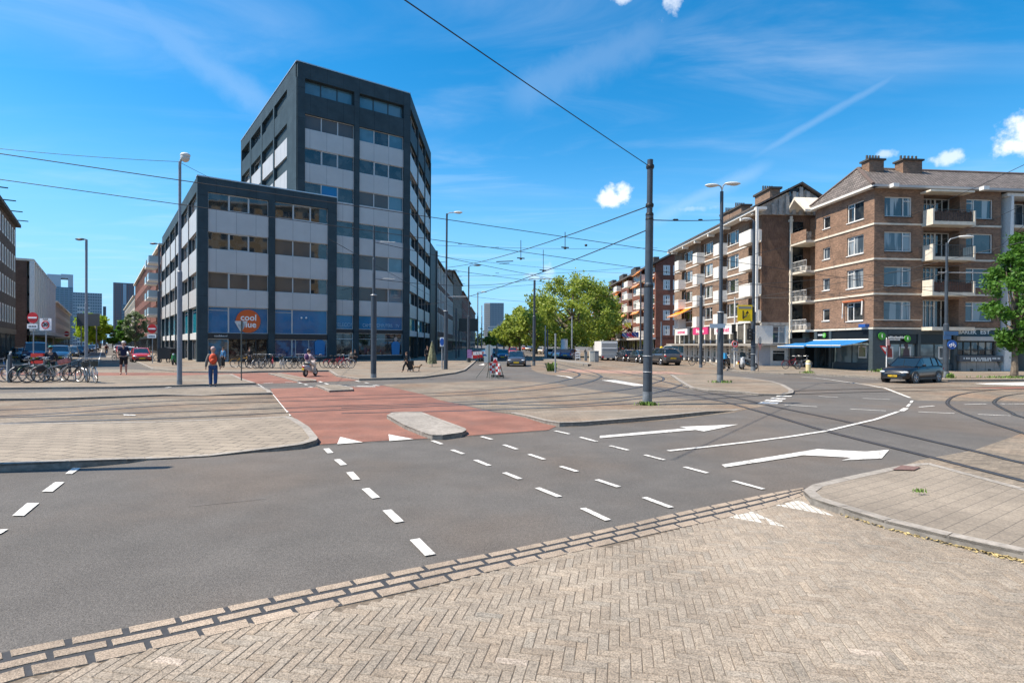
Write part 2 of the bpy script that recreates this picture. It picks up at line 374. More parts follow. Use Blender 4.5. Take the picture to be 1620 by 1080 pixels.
island('pavement', [(1060,592.5),(1130,594),(1180,597),(1223,603),(1240,608),(1256,617),(1255,621),(1240,623.5),(1200,623),(1178,620),(1120,617),(1092,613),(1075,603)], .07, pav_small, kerb=.2)
island('pavement', [(-500,592.5),(0,594),(200,594),(291,593.5),(367,591.5),(384,599),(405,605.5),(348,607),(283,609),(190,611.5),(0,613),(-500,615)], .08, pav_small)
island('pavement', [(-500,630),(0,622),(260,615),(400,610.2),(415,612),(427,617),(430,621),(372,622.5),(320,625.5),(257,624),(110,629),(0,630.5),(-500,636)], .08, pav_small, zs=[.08]*6+[.08,.07,.02,.07,.08,.08,.08])
island('traffic_island', [(424,590.2),(441,589.7),(500,600.5),(500,602),(471,602.5)], .07, pav_small, kerb=.12)
island('traffic_island', [(498.5,609),(534,608),(558,613),(558.7,616),(521,617.5)], .08, pav_small, kerb=.12)
island('pavement', [(284,587),(380,588),(410,586.6),(520,585.5),(532,593.5),(568,599),(620,597.8),(670,595.6),(720,589),(736,584.7),(748,575),(762,561.5),(776,551.5),(690,551.5),(640,558),(300,555),(240,550.5),(196,548.3),(199,556),(216,572),(240,583)], .1, pav_small)
island('pavement', [(1152,584),(1171,587.3),(1240,590.2),(1290,591.3),(1360,595),(1390,597.5),(1500,600.5),(1620,600),(2300,603),(2300,570),(1620,565),(1380,565),(1200,560),(1060,553),(1030,553),(1100,566)], .1, pav_small, kerb=.15)
island('pavement', [(-500,583),(0,583),(70,583),(112,575),(150,556),(172,546.8),(150,546.8),(60,556),(-500,570)], .08, pav_small)
island('pavement', [(1271,775.5),(1285,766.5),(1330,756),(1407,739.5),(1445,733),(1470,732),(1620,772),(2600,1033),(2600,1235),(1620,873),(1500,847),(1400,823),(1330,802),(1283,787)], .08, pav_grey,
       zs=[.07,.04,.02,.01,.01,.01,.02,.02,.1,.1,.1,.1,.1,.1], kerb=.14)
# tram platform kerb on the boulevard
b = MB(); b.face([gp(856,567.5,.2), gp(930,576,.2), gp(935,573.5,.2), gp(862,565.5,.2)]); b.face([gp(856,567.5,.2), gp(930,576,.2), Vector((*gp(930,576,.2).xy,0)), Vector((*gp(856,567.5,.2).xy,0))])
b.build('kerb', kface)['kind'] = 'structure'
# red cycle path
poly_sheet('cycle_path', [(428,614.4),(500,612.5),(560,611.5),(605,609.5),(640,617),(669.6,623.7),(697,633),(734,641),(781,651.5),(800,654),(855,665),(880,674),(868,679.5),(780,686),(676,693),(600,697),(505,702.5),(502,696),(484,673.7),(465,660.7),(453,649.6),(432,623.7)], .008, redp)
poly_sheet('cycle_path', [(284,589.5),(380,590.5),(410,589.6),(520,588),(532,595.5),(568,601.8),(500,604),(430,606.3),(408,606.7),(384,600.5),(367,593.5),(291,595.2),(0,595.7),(-400,596),(-400,588),(0,588.5)], .008, redp)
poly_sheet('cycle_path', [(1530,613),(1620,611.5),(1900,612),(1900,618),(1620,616)], .008, redp)
poly_sheet('cycle_path', [(880,588),(960,590),(1100,592),(1060,588),(900,583.5)], .008, mat('worn_red_paving', (.33,.2,.15), .9, noise=.2))
# rails: pairs of thin dark grooves following smooth picture curves
def rail(pts, name='tram_rail', w=.075):
    W3 = [gp(u, v, .012) for u, v in pts]; W3 = smooth_pts(W3, 8); b = MB(); n = len(W3)
    prev = None
    for i, p in enumerate(W3):
        d = (W3[min(i+1,n-1)]-W3[max(i-1,0)]).normalized(); s_ = Vector((-d.y, d.x, 0))
        a = [b.vv(p-s_*w), b.vv(p-s_*.012), b.vv(p+s_*.02), b.vv(p+s_*w)]
        if prev:
            for k, mi in ((0,0),(1,1),(2,0)): b.cur = mi; b.idx([prev[k], prev[k+1], a[k+1], a[k]])
        prev = a
    o = b.build(name, [MATS['rail_steel'], MATS['rail_top']], None, fix=False)
    o['kind'] = 'structure'; return o
mat('rail_top', (.3,.27,.25), .35, .8, noise=.2)
rail([(-500,653),(0,648),(280,633.5),(540,626),(740,619),(860,607.5),(905,598),(917,592),(905,587),(880,582),(860,575)])
rail([(-500,662),(0,657.5),(280,640),(540,632),(740,624),(850,616),(920,607),(948,598),(950,594),(935,588),(905,581),(875,573)])
rail([(-500,672),(0,660),(280,650.7),(540,642),(740,635),(900,625),(1000,614),(1040,604),(1050,599),(1040,594),(1000,588)])
rail([(-500,690),(0,669.5),(280,660.5),(540,648),(740,640),(900,633),(1000,627),(1060,615),(1085,605),(1089,600),(1080,594),(1040,588)])
rail([(540,653.5),(740,649),(900,643),(1000,638),(1100,632),(1200,625.5),(1250,623.5),(1360,620),(1500,617),(1700,614)])
rail([(540,645),(740,638),(900,640),(1060,626),(1200,621),(1260,618),(1400,614),(1620,611)])
rail([(860,580),(960,598),(1030,612),(1130,632),(1200,650),(1303,680),(1463,720),(1620,760),(1900,830)])
rail([(900,576),(1000,592),(1100,616),(1160,628),(1227,643),(1347,668),(1542,713),(1620,732),(1900,790)])
rail([(1800,750),(1620,685),(1560,666),(1513,648),(1499,635),(1520,623.5),(1580,616),(1700,612)], w=.06)
rail([(1800,705),(1620,660),(1600,652),(1580,642),(1573,635),(1587,627),(1620,622),(1700,618)], w=.06)
# painted markings
def mark(quads, name='road_marking', m=None, z=.014):
    b = MB()
    for q in quads: b.face([gp(u, v, z) for u, v in q])
    o = b.build(name, m or white, None); o['kind'] = 'structure'; return o
def line(pts, w, z=.014):
    b = MB(); P = [gp(u, v, z) for u, v in pts]
    for i in range(len(P)-1):
        d = (P[i+1]-P[i]).normalized(); s_ = Vector((-d.y, d.x, 0))*w/2; b.face([P[i]-s_, P[i+1]-s_, P[i+1]+s_, P[i]+s_])
    o = b.build('road_marking', white, None); o['kind'] = 'structure'
for a in ((515,709,523,716),(532,726,544,735),(552,746,564,758),(577,772,595,787),(611,806,632,825),(655,852,681,877)): line([(a[0]+1,a[1]),(a[2],a[3])], .105)
for a in ((684,696.5,699,702),(715,711,733,717.5),(752,727,774,736),(798,747,823,757),(850,771,885,785),(922,803,962,822),
          (762,690,778,694.5),(797,703,818,710),(837,718,861,726),(887,737,913,745),(944,758,979,769.5),(1019,786,1062,802),
          (878,681,901,686),(918,691,944,698),(965,704.5,994,711.5),(1020,719,1051,727),(1083,738,1119,747.5),(1160,760,1208,773)): line([a[:2], a[2:]], .085)
mark([[(66,777),(83,777),(102,762),(87,762)], [(19,815),(38,815),(62,795),(43,795)], [(-16,848),(2,843),(13,836),(-2,837)], [(103,749),(114,749),(128,739.5),(115,739.5)]])
mark([[(533.5,702),(538,690.5),(574,699)], [(616,697),(614.5,686.5),(654,694)]], z=.018)
mark([[(949,689),(949,692.5),(1100,679.5),(1113.7,682),(1167.4,671),(1074.8,674.7),(1087,677)]])
line([(1057,712.6),(1120,706),(1188,698),(1250,690),(1308,681)], .1); line([(1311,680.3),(1350,671),(1385,663),(1421,650.7)], .1)
mark([[(1421,650),(1429,645),(1438,645.5),(1431,650)], [(1433,643),(1437,638.7),(1441.5,638.9),(1437.5,643.2)], [(1438.5,637),(1441,633.3),(1445.5,633.3),(1443,637)]])
mark([[(1141.7,734.5),(1147,738.5),(1210,729),(1271.7,719.3),(1348,723.3),(1331.7,727.6),(1395,724.5),(1406.7,711),(1368,713.8),(1293,709.8),(1262,715)]])
mark([[(1227,627),(1252,627),(1253,625.7),(1230,625.3)], [(1218,630.3),(1242,631.5),(1244,629.8),(1222,628.8)], [(1208,634),(1236,635.2),(1239,633),(1213,631.8)], [(1198,638),(1230,638.6),(1233,636.3),(1205,635.2)]])
for a in ((1295,626.5,1326,628),(1241,640,1293,643),(1365,629.7,1408,631.5),(1345,646.5,1401.5,649.5),(1453,651,1510,653.5),(1453.5,643.6,1478,641.7),(1525.5,639.5,1560,638.7),(1547,655,1599,657.3),(1583,638.5,1640,638.6)): line([a[:2], a[2:]], .09)
line([(1267,595.5),(1300,598.5),(1335,603.5),(1375,609),(1400,613.5),(1440,629)], .11)
line([(1184,598),(1194,600)], .15); line([(1200,600.5),(1211,602.5)], .15)
line([(881,593.5),(897,595.5),(905,598)], .22); line([(962,601),(1016,610)], .8)
for a in ((563,595+7,569,603.5),(577,604.8,583,606),(590,608.5,600,610),(560,611.3,594,610.8),(417,606,432,605.2),(451,604.3,463,604.3),(472,604.5,477,606),(482,607.5,486,608.7),(489,611.5,494,612.3),(505,603,509,604.6),(514,606,519,607.6)): line([a[:2], a[2:]], .13, .02)
mark([[(560,611.6),(594,611.6),(594,610.4),(566,610.4)]], z=.02)
line([(541,612-1.5),(549,610)], .1, .02); line([(206+56,614-1),(270,612)], .15)
mark([[(195,655),(215,655.8),(214,657),(196,656.6)]], z=.02)
line([(408,607.3),(431,621.5)], .05, .02); line([(432,623.7),(453,649.6)], .03, .02)
mark([[(452,648),(457,651),(453,652)], [(457,654),(461,656.5),(458,657.5)], [(460,659),(465,661),(461,661.5)]], z=.022)
line([(154,577.5),(157,567),(159.5,558),(161.5,552)], .12)
line([(60,565.2),(190,563.5)], 2.2)
mark([[(757,577),(766,574.8),(766,577.5)]]); mark([[(1540,606.5),(1620,604.3),(1900,603.5),(1900,609),(1620,609.6),(1560,607.8)]], z=.016)
b = MB(); b.face([gp(1411,742.3,.03), gp(1446,743,.03), gp(1457,738,.03), gp(1426,735.5,.03)]); o = b.build('manhole_cover', mat('rusty_iron', (.17,.1,.085), .8, noise=.2, nscale=30)); o['kind'] = 'structure'
def skid(pts, w, nm='tyre_mark'):
    b = MB(); P = smooth_pts([gp(u, v, .009) for u, v in pts], 6)
    for i in range(len(P)-1):
        d = (P[i+1]-P[i]).normalized(); s_ = Vector((-d.y, d.x, 0))*w/2; b.face([P[i]-s_, P[i+1]-s_, P[i+1]+s_, P[i]+s_])
    b.build(nm, mat('tyre_darkened_asphalt', (.105,.097,.089), .85, noise=.3, layers=((60,4,1),(6,3,1))), fix=False)['kind'] = 'structure'
 
# repair patches and cracks in the road
skid([(300,800),(420,788)], .012, 'road_crack'); skid([(505,703.5),(676,694),(780,687),(868,680.5)], .03, 'road_joint')
# foreground: herringbone clinkers, real stones laid on sand
strip_out = [(-120,1075),(0,1036),(105,1013.5),(243,987),(367,960.5),(540,924),(690,893.5),(793,873.5),(880,855.5),(1000,829),(1080,811),(1213,783),(1272,772.5)]
strip_in = [(-120,1125),(13,1080),(97,1063),(177,1045),(253,1028),(383,997),(497,970),(603,947),(683,928.5),(760,910),(830,894),(920,873),(1020,849.5),(1080,836),(1160,818),(1240,797),(1280,780)]
kerb_in = [(1283,792),(1330,810),(1400,832),(1500,857),(1620,886),(1800,941),(2600,1250)]
bedm = mat('joint_sand', (.15,.12,.09), .95, noise=.3, nscale=40)
poly_sheet('paving_bed', [gp(u,v).xy for u,v in strip_out+kerb_in]+[(14,-2),(-6,-2)], .0095, bedm, px=False)
clink = mat('clinker', (.292,.243,.19), .88, noise=.3, layers=((95,5,1.5),(9,3,.3),(.6,4,.45)), attr=True, bump=.7, bscale=160)
def inside(pt, poly):
    x, y = pt; c = False; n = len(poly)
    for i in range(n):
        x1, y1 = poly[i]; x2, y2 = poly[(i+1)%n]
        if (y1 > y) != (y2 > y) and x < (x2-x1)*(y-y1)/(y2-y1)+x1: c = not c
    return c
reg = [tuple(gp(u,v).xy) for u,v in strip_in+kerb_in]+[(12,1.2),(-4.5,1.2)]
Wb = .070; ang = math.radians(-11); ca, sa = math.cos(ang), math.sin(ang); NR = 3
b = MB(); var = []
tris = [[(1150,819),(1187,809.5),(1246,836)], [(1226,800.5),(1264,793),(1322,818.5)]]
TW = [[tuple(gp(u,v).xy) for u,v in t] for t in tris]
patches = [(gp(1165,998).xy, 1.35)]
def stone(x0, x1, y0, y1, b, var, col, zt, tilt=True, j=.0022, R=(ca,sa)):
    tz = [zt+random.uniform(-.0015,.0015) for _ in range(4)] if tilt else [zt]*4
    e = .0035; ids = []
    base = [(x0+j,y0+j),(x1-j,y0+j),(x1-j,y1-j),(x0+j,y1-j)]
    ins = [(x0+j+e,y0+j+e),(x1-j-e,y0+j+e),(x1-j-e,y1-j-e),(x0+j+e,y1-j-e)]
    rot = lambda p, z: (p[0]*R[0]-p[1]*R[1], p[0]*R[1]+p[1]*R[0], z)
    lo = [b.vv(rot(p, zt-.012)) for p in base]; mi = [b.vv(rot(p, tz[i]-.004)) for i, p in enumerate(base)]; hi = [b.vv(rot(p, tz[i])) for i, p in enumerate(ins)]
    b.idx(hi)
    for i in range(4): k = (i+1)%4; b.idx([mi[i], mi[k], hi[k], hi[i]]); b.idx([lo[i], lo[k], mi[k], mi[i]])
    var += [col]*12
Rr = int(16/Wb)
for k in range(-Rr, Rr):
    for m_ in range(-Rr//(2*NR), Rr//(2*NR)+1):
        for t in (0, 1):
            if t == 0: x0, x1, y0, y1 = k, k+NR, k, k+1
            else: x0, x1, y0, y1 = k+NR, k+NR+1, k+1-NR, k+1
            x0 += 2*NR*m_; x1 += 2*NR*m_
            cx, cy = (x0+x1)/2*Wb, (y0+y1)/2*Wb; wx, wy = cx*ca-cy*sa, cx*sa+cy*ca
            if wy < 1.5 or abs(wx) > wy*1.15+.6: continue
            if not inside((wx, wy), reg): continue
            g = random.gauss(1, .045); g2 = random.gauss(0, .015); col = (g+g2, g, g-g2)
            if random.random() < .004: col = (1.3,1.3,1.35)
            stone(x0*Wb, x1*Wb, y0*Wb, y1*Wb, b, var, col, .0145)
o = b.build('herringbone_paving', clink, None, fix=False, var=var); o['kind'] = 'structure'
# worn give-way triangles painted across the clinkers, broken at the joints
def clipx(P, x, keep_less):
    out = []
    for i in range(len(P)):
        a, c = P[i], P[(i+1)%len(P)]; ia, ic = (a[0] <= x) == keep_less, (c[0] <= x) == keep_less
        if ia: out.append(a)
        if ia != ic and a[0] != c[0]: t = (x-a[0])/(c[0]-a[0]); out.append((x, a[1]+(c[1]-a[1])*t))
    return out
b = MB()
for T in TW:
    q = [(x*ca+y*sa, -x*sa+y*ca) for x, y in T]; xs_ = [p[0] for p in q]; x = min(xs_)
    while x < max(xs_):
        st = clipx(clipx(q, x+.006, False), x+.064, True)
        if len(st) > 2:
            ys_ = [(p[1], p[0]) for p in st]; y = min(p[0] for p in ys_)+random.uniform(-.2,0)
            while y < max(p[0] for p in ys_):
                s2 = clipx(clipx(ys_, y+.005, False), y+.205, True)
                if len(s2) > 2 and random.random() < .93: b.face([(px_*ca-py_*sa, px_*sa+py_*ca, .0162) for py_, px_ in s2])
                y += .21
        x += .07
b.build('give_way_marking', mat('worn_white', (.56,.53,.47), .85, noise=.3, layers=((60,5,1.4),(10,3,.6))), fix=False)['kind'] = 'structure'
# three rows of blocks with bitumen joints along the asphalt edge
tar = mat('bitumen', (.035,.037,.042), .8, noise=.2, nscale=30)
so_ = smooth_pts([gp(u,v,0) for u,v in strip_out], 6); si_ = smooth_pts([gp(u,v,0) for u,v in strip_in], 6)
def resample(P, n):
    L = [0]
    for i in range(1, len(P)): L.append(L[-1]+(P[i]-P[i-1]).length)
    out = []
    for k in range(n+1):
        t = L[-1]*k/n; i = 0
        while i < len(L)-2 and L[i+1] < t: i += 1
        out.append(P[i].lerp(P[i+1], (t-L[i])/max(1e-6, L[i+1]-L[i])))
    return out, L[-1]
N = 400; so2, Ls = resample(so_, N); si2, _ = resample(si_, N)
b = MB()
for i in range(N): b.face([so2[i]+Vector((0,0,.013)), so2[i+1]+Vector((0,0,.013)), si2[i+1]+Vector((0,0,.013)), si2[i]+Vector((0,0,.013))])
b.build('joint_strip', tar, fix=False)['kind'] = 'structure'
b = MB(); var = []; BL = .315
def sat(t, r):
    t = max(0, min(N-1e-3, t*N/Ls)); i = int(t); f = t-i
    return so2[i].lerp(so2[i+1], f).lerp(si2[i].lerp(si2[i+1], f), r)
for row in range(3):
    t = -row*.12+random.uniform(0,.05)
    while t < Ls:
        r0, r1 = row/3+(.02 if row else 0), (row+1)/3-(.09 if row < 2 else .0); g = random.gauss(1.06,.05); gap = random.uniform(.026,.04)
        q = [sat(t+gap+random.uniform(-.004,.004), r0), sat(t+BL+random.uniform(-.004,.004), r0), sat(t+BL, r1), sat(t+gap, r1)]
        lo = [b.vv(p+Vector((0,0,.008))) for p in q]; cc = sum(q, Vector((0,0,0)))/4; hi = [b.vv(p.lerp(cc, .04)+Vector((0,0,.019))) for p in q]
        b.idx(hi)
        for i in range(4): b.idx([lo[i], lo[(i+1)%4], hi[(i+1)%4], hi[i]])
        var += [(g*1.05,g,g*.97)]*8; t += BL
b.build('block_strip', clink, fix=False, var=var)['kind'] = 'structure'
# dry leaf litter in the gutter
b = MB(); K = [gp(u, v, .02) for u, v in kerb_in[1:6]]
for _ in range(1150):
    t = random.random()**.8*3.99; i = int(t); p = K[i].lerp(K[min(i+1,4)], t-i)+Vector((random.gauss(-.03,.03), -abs(random.gauss(0,.03)), random.uniform(0,.015)))
    if random.random() < .35 and (t*7) % 1 > .5: continue
    a = random.uniform(0,6.3); s_ = random.uniform(.007,.02); e1 = Vector((math.cos(a),math.sin(a),random.uniform(-.5,.5)))*s_; e2 = Vector((-math.sin(a),math.cos(a),random.uniform(-.5,.5)))*s_*.5
    b.face([p-e1-e2, p+e1-e2, p+e1+e2, p-e1+e2])
b.build('leaf_litter', mat('dry_leaf', (.40,.31,.14), .9, noise=.4, nscale=20), fix=False)['kind'] = 'stuff'
def tuft(u, v, z, n, h, name='weed', label=None, r=.12):
    P = gp(u, v, z); b = MB()
    for _ in range(n):
        a = random.uniform(0,6.3); q = P+Vector((random.gauss(0,r), random.gauss(0,r*.5), 0)); l = Vector((math.cos(a)*.4, math.sin(a)*.4, 1)).normalized()*h*random.uniform(.4,1); w = Vector((-math.sin(a), math.cos(a), 0))*h*.12
        b.face([q-w, q+w, q+l+w*.6, q+l-w*.6])
    o = b.build(name, mat('weed_green', (.12,.2,.035), .8, noise=.4, nscale=20), fix=False)
    return tag(o, label, 'weed')
tuft(1025,641,.0,160,.16,label='green weeds ringing the foot of the tall tram wire pole',r=.16)
tuft(1140,605,.07,120,.16,label='small weeds around the foot of the twin headed lamp post',r=.25)
tuft(872,587,.0,60,.75,label='thin grassy weed beside the slim grey sign post on the tram square',r=.12)
tuft(1456,778,.08,40,.06,label='tiny green weed growing from the slab pavement at right',r=.05)

# ---------------------------------------------------------------- buildings
class Fac:
    "a vertical facade plane through P; s runs along it, d outwards, z up"
    def __init__(s, P, ang, side=1, z0=None):
        s.P = Vector((P.x, P.y, P.z if z0 is None else z0)); a = math.radians(ang)
        s.u = Vector((math.sin(a), math.cos(a), 0)); s.n = Vector((s.u.y, -s.u.x, 0))*side
        s.M = Matrix(((s.u.x,s.n.x,0,s.P.x),(s.u.y,s.n.y,0,s.P.y),(0,0,1,0),(0,0,0,1)))
    def hit(s, u, v, d=0):
        r = ray(u, v); P = s.P+s.n*d; t = (P-CAMP).dot(s.n)/r.dot(s.n); return CAMP+r*t
    def s_(s, u, v=480, d=0): return (s.hit(u, v, d)-s.P).dot(s.u)
    def z_(s, u, v, d=0): return s.hit(u, v, d).z
    def at(s, t, d, z): return s.M @ Vector((t, d, z))
    def mb(s): b = MB(); b.T = s.M; return b
    def sign(s, t, d, z):
        "matrix for lettering on the facade, read from outside"
        x = Vector((0,0,1)).cross(s.n).normalized(); o = s.at(t, d, z)
        return Matrix(((x.x,0,s.n.x,o.x),(x.y,0,s.n.y,o.y),(0,1,0,o.z),(0,0,0,1)))
def wall(F, b, s0, s1, z0, z1, holes, t=.25, d=0.0):
    "front skin with openings and their reveals, as faces"
    S = sorted({s0, s1, *[h[0] for h in holes], *[h[1] for h in holes]}); Z = sorted({z0, z1, *[h[2] for h in holes], *[h[3] for h in holes]})
    S = [x for x in S if s0-1e-6 <= x <= s1+1e-6]; Z = [z for z in Z if z0-1e-6 <= z <= z1+1e-6]
    for i in range(len(S)-1):
        for j in range(len(Z)-1):
            cs, cz = (S[i]+S[i+1])/2, (Z[j]+Z[j+1])/2
            if any(h[0] < cs < h[1] and h[2] < cz < h[3] for h in holes): continue
            b.face([(S[i],d,Z[j]),(S[i+1],d,Z[j]),(S[i+1],d,Z[j+1]),(S[i],d,Z[j+1])])
    for a, c, e, f in [h[:4] for h in holes]:
        b.face([(a,d,e),(a,d-t,e),(a,d-t,f),(a,d,f)]); b.face([(c,d,e),(c,d,f),(c,d-t,f),(c,d-t,e)])
        b.face([(a,d,e),(c,d,e),(c,d-t,e),(a,d-t,e)]); b.face([(a,d,f),(a,d-t,f),(c,d-t,f),(c,d,f)])
wframe = mat('white_window_frame', (.72,.71,.68), .5, noise=.05)
gframe = mat('grey_window_frame', (.48,.48,.47), .45)
dframe = mat('dark_window_frame', (.03,.04,.045), .4)
glD = glass('dark_glass', (.012,.016,.02), (.05,.055,.055), ns=.8)
glB = glass('curtained_glass', (.02,.028,.035), (.34,.36,.36), ns=1.3, lo=.52, hi=.55, vs=(1,.06,1))
glC = glass('net_curtain_glass', (.24,.27,.29), (.05,.07,.09), ns=1.6, lo=.47, hi=.53, vs=(.9,.10,1))
blind = glass('brown_blind_glass', (.085,.072,.066), (.10,.085,.075), ns=.3, rough=.18, spec=.35)
sky_gl = glass('pale_blue_glass', (.08,.17,.22), (.06,.13,.17), ns=.4)
def window(F, root, s0, s1, z0, z1, muls=(), hb=(), d=-.14, g=None, fr=None, w=.07, sill=None, name='window'):
    "glass pane + frame with mullions at fractions"
    b = F.mb(); b.box(s0, s1, d-.03, d, z0, z1); p = b.build(name, g or random.choice((glD, glB, glB, glC)), root)
    b = F.mb(); e = d+.05
    b.box(s0, s0+w, d+.003, e, z0, z1); b.box(s1-w, s1, d+.003, e, z0, z1); b.box(s0+w, s1-w, d+.003, e, z0, z0+w); b.box(s0+w, s1-w, d+.003, e, z1-w, z1)
    for m_ in muls: x = s0+(s1-s0)*m_; b.box(x-w*.5, x+w*.5, d+.004, e-.002, z0+w, z1-w)
    for q in hb:
        f0, f1, fz = q; zz = z0+(z1-z0)*fz; b.box(s0+(s1-s0)*f0+w*.5, s0+(s1-s0)*f1-w*.5, d+.005, e-.004, zz-w*.4, zz+w*.4)
    b.build('frame', fr or wframe, p)
    if sill: b = F.mb(); b.box(s0-.06, s1+.06, d+.06, .06, z0-.07, z0-.004); b.build('sill', sill, p)
    return p
# ---- office block with the electronics shop
clad = mat('slate_blue_cladding', (.042,.062,.072), .6, spec=.15, noise=.16, kind='brick', size=(1.9,3.4,.012), var=.06, mortar=(.006,.01,.013), layers=((.7,4,.8),), uv=True, offset=0.0)
cladL = clad
panel = mat('pale_panel', (.47,.46,.45), .45, noise=.05, kind='brick', size=(1.9,20,.02), var=.01, mortar=(.2,.2,.21), uv=True, offset=0.0, layers=((.6,3,.8),))
blueg = glass('blue_film_glass', (.004,.15,.33), (.003,.13,.29), ns=.5, rough=.12, spec=.4)
cyang = glass('cyan_film_glass', (.02,.30,.40), (.015,.25,.36), ns=.5, rough=.12, spec=.4)
A = gp(311.7, 572.3, .1)
F1 = Fac(A, 53.93, 1, 0); F1L = Fac(A, -36.07, -1, 0)
off = thing('office_building', 'dark slate office block and tower with white panels above a blue ground floor shop', 'office building', (A.x, A.y, 0))
zr = F1.z_(314.1, 276.7)
s329, s425, s435, s518, s533 = [F1.s_(x) for x in (329, 424.8, 435.2, 518.8, 532.6)]
Z = lambda v: F1.z_(329, v)
rows = [(Z(329.6), Z(303)), (Z(392.8), Z(365.5)), (Z(455.8), Z(429))]
zb1, zb0, zs1, zs0 = Z(484), Z(526.5), Z(535.5), Z(571.5)
def cladbox(F, root, s0, s1, d0, d1, z0, z1, name='pillar', m=None):
    b = F.mb(); b.box(s0, s1, d0, d1, z0, z1); return b.build(name, m or clad, root)
for a, c in ((0,s329),(s425,s435),(s518,s533)): cladbox(F1, off, a, c, -.7, 0, .1, rows[0][1])
cladbox(F1, off, 0, s533, -.7, .002, rows[0][1], zr-.12, 'fascia'); cladbox(F1, off, -.05, s533+.02, -.8, .06, zr-.12, zr, 'roof_edge', mat('aluminium_trim', (.5,.52,.54), .35, .6))
LL = F1L.s_(256.4, 440)
b = MB(); b.T = F1L.M; b.box(.7, LL, -s533+.3, -.75, .1, zr-.15); b.build('core', clad, off)
def ribbon(F, root, s0, s1, z0, z1, n, gs, d=-.32, opens=(), fr=None):
    "strip window in n panes: one window part per pane"
    for i in range(n):
        a, c = s0+(s1-s0)*i/n, s0+(s1-s0)*(i+1)/n
        window(F, root, a, c, z0, z1, d=d+(.04 if i in opens else 0), g=gs[i % len(gs)], fr=fr or gframe, w=.06 if i not in opens else .11)
for bi, (a, c) in enumerate(((s329, s425), (s435, s518))):
    for ri, (z0, z1) in enumerate(rows):
        gs = [[glD]*3, [glD, glD, glD], [blind]*3][ri] if bi == 0 else [[glD]*3, [blind, blind, glD], [blind, blind, glD]][ri]
        ribbon(F1, off, a, c, z0, z1, 3, gs, opens=((1,),(1,),(1,))[ri] if bi == 0 else ((1,),(),())[ri])
        zlo = rows[ri+1][1] if ri < 2 else zb1
        cladbox(F1, off, a, c, -.62, -.1, zlo, z0, 'panel', panel)
    # film-covered shop windows and the shop front below
    m1 = a+(c-a)*(1/3 if bi == 0 else .32)
    window(F1, off, a, m1, zb0, zb1, hb=((0,1,.86),), g=blueg, d=-.3, fr=gframe, name='shop_window'); window(F1, off, m1, c, zb0, zb1, g=blueg, d=-.3, fr=gframe, name='shop_window')
    cladbox(F1, off, a, c, -.6, -.12, zs1, zb0, 'beam', mat('navy_beam', (.008,.016,.024), .4))
shopglass = glass('shop_glass', (.015,.012,.012), (.16,.12,.08), ns=1.7, rough=.05, lo=.5, hi=.62)
bluesh = glass('blue_display_glass', (.01,.04,.12), (.02,.12,.26), ns=1.2, rough=.08)
a, c = s329, s425; m1 = a+(c-a)/3
window(F1, off, a, m1, zs0, zs1, g=glass('poster_glass', (.10,.11,.12), (.06,.16,.25), ns=1.5), d=-.3, fr=gframe, name='shop_window')
window(F1, off, m1, c, zs0, zs1, muls=(.45,.7), g=shopglass, d=-.5, fr=dframe, name='shop_window')
a, c = s435, s518; m1 = a+(c-a)*.32
window(F1, off, a, m1, zs0+.35, zs1, g=bluesh, d=-.3, fr=gframe, name='shop_window'); window(F1, off, m1, c, zs0+.35, zs1, muls=(.1,.47), g=bluesh, d=-.3, fr=gframe, name='shop_window'); cladbox(F1, off, s435, s518, -.6, -.2, .1, zs0+.35, 'plinth')
# round orange sign
sc_ = F1.s_(393.3, 508); zc_ = F1.z_(393.3, 508); rr = (F1.z_(393,490)-F1.z_(393,526.5))/2
b = MB(); b.T = F1.M; b.prism([(sc_+rr*math.cos(2*math.pi*i/40), zc_+rr*math.sin(2*math.pi*i/40)) for i in range(40)], -.22, -.18)
sg = b.build('round_sign', mat('orange_sign', (.62,.10,.012), .5), off)
wl = mat('white_lettering', (.8,.8,.78), .5)
text('cool', F1.sign(sc_+.03, -.165, zc_+rr*.30), rr*.74, wl, off, bold=.02); text('blue', F1.sign(sc_+.03, -.165, zc_-rr*.30), rr*.74, wl, off, bold=.02)
text('coolblue.nl', F1.sign((s329+m1*0+s329+2.4)/2, -.1, (zb0+zs1)/2), .28, wl, off)
for q, v in ((478,503),(485.5,503)): b = MB(); b.T = F1.M; b.ell((F1.s_(q), -.24, F1.z_(q, v-.5)), (.11,.04,.11)); b.build('ceiling_lamp', wl, off)
# window display figure on the blue shop window
def poster_figure(F, s, z0, h, root, d=-.2, jac=(.03,.2,.45)):
    b = MB(); b.T = F.M; b.prism([(s-.28*h*.8, z0),(s+.28*h*.8, z0),(s+.26*h, z0+h*.62),(s+.12*h, z0+h*.74),(s-.12*h, z0+h*.74),(s-.26*h, z0+h*.62)], d, d+.02); p = b.build('window_poster', mat('poster_jacket', jac, .6), root)
    b = MB(); b.T = F.M; b.prism([(s+.1*h*math.cos(i*math.pi/6), z0+h*.86+.13*h*math.sin(i*math.pi/6)) for i in range(12)], d+.002, d+.024); b.build('poster_head', mat('poster_skin', (.5,.36,.3), .7), p)
poster_figure(F1, F1.s_(507), zs0+.6, 2.3, off)
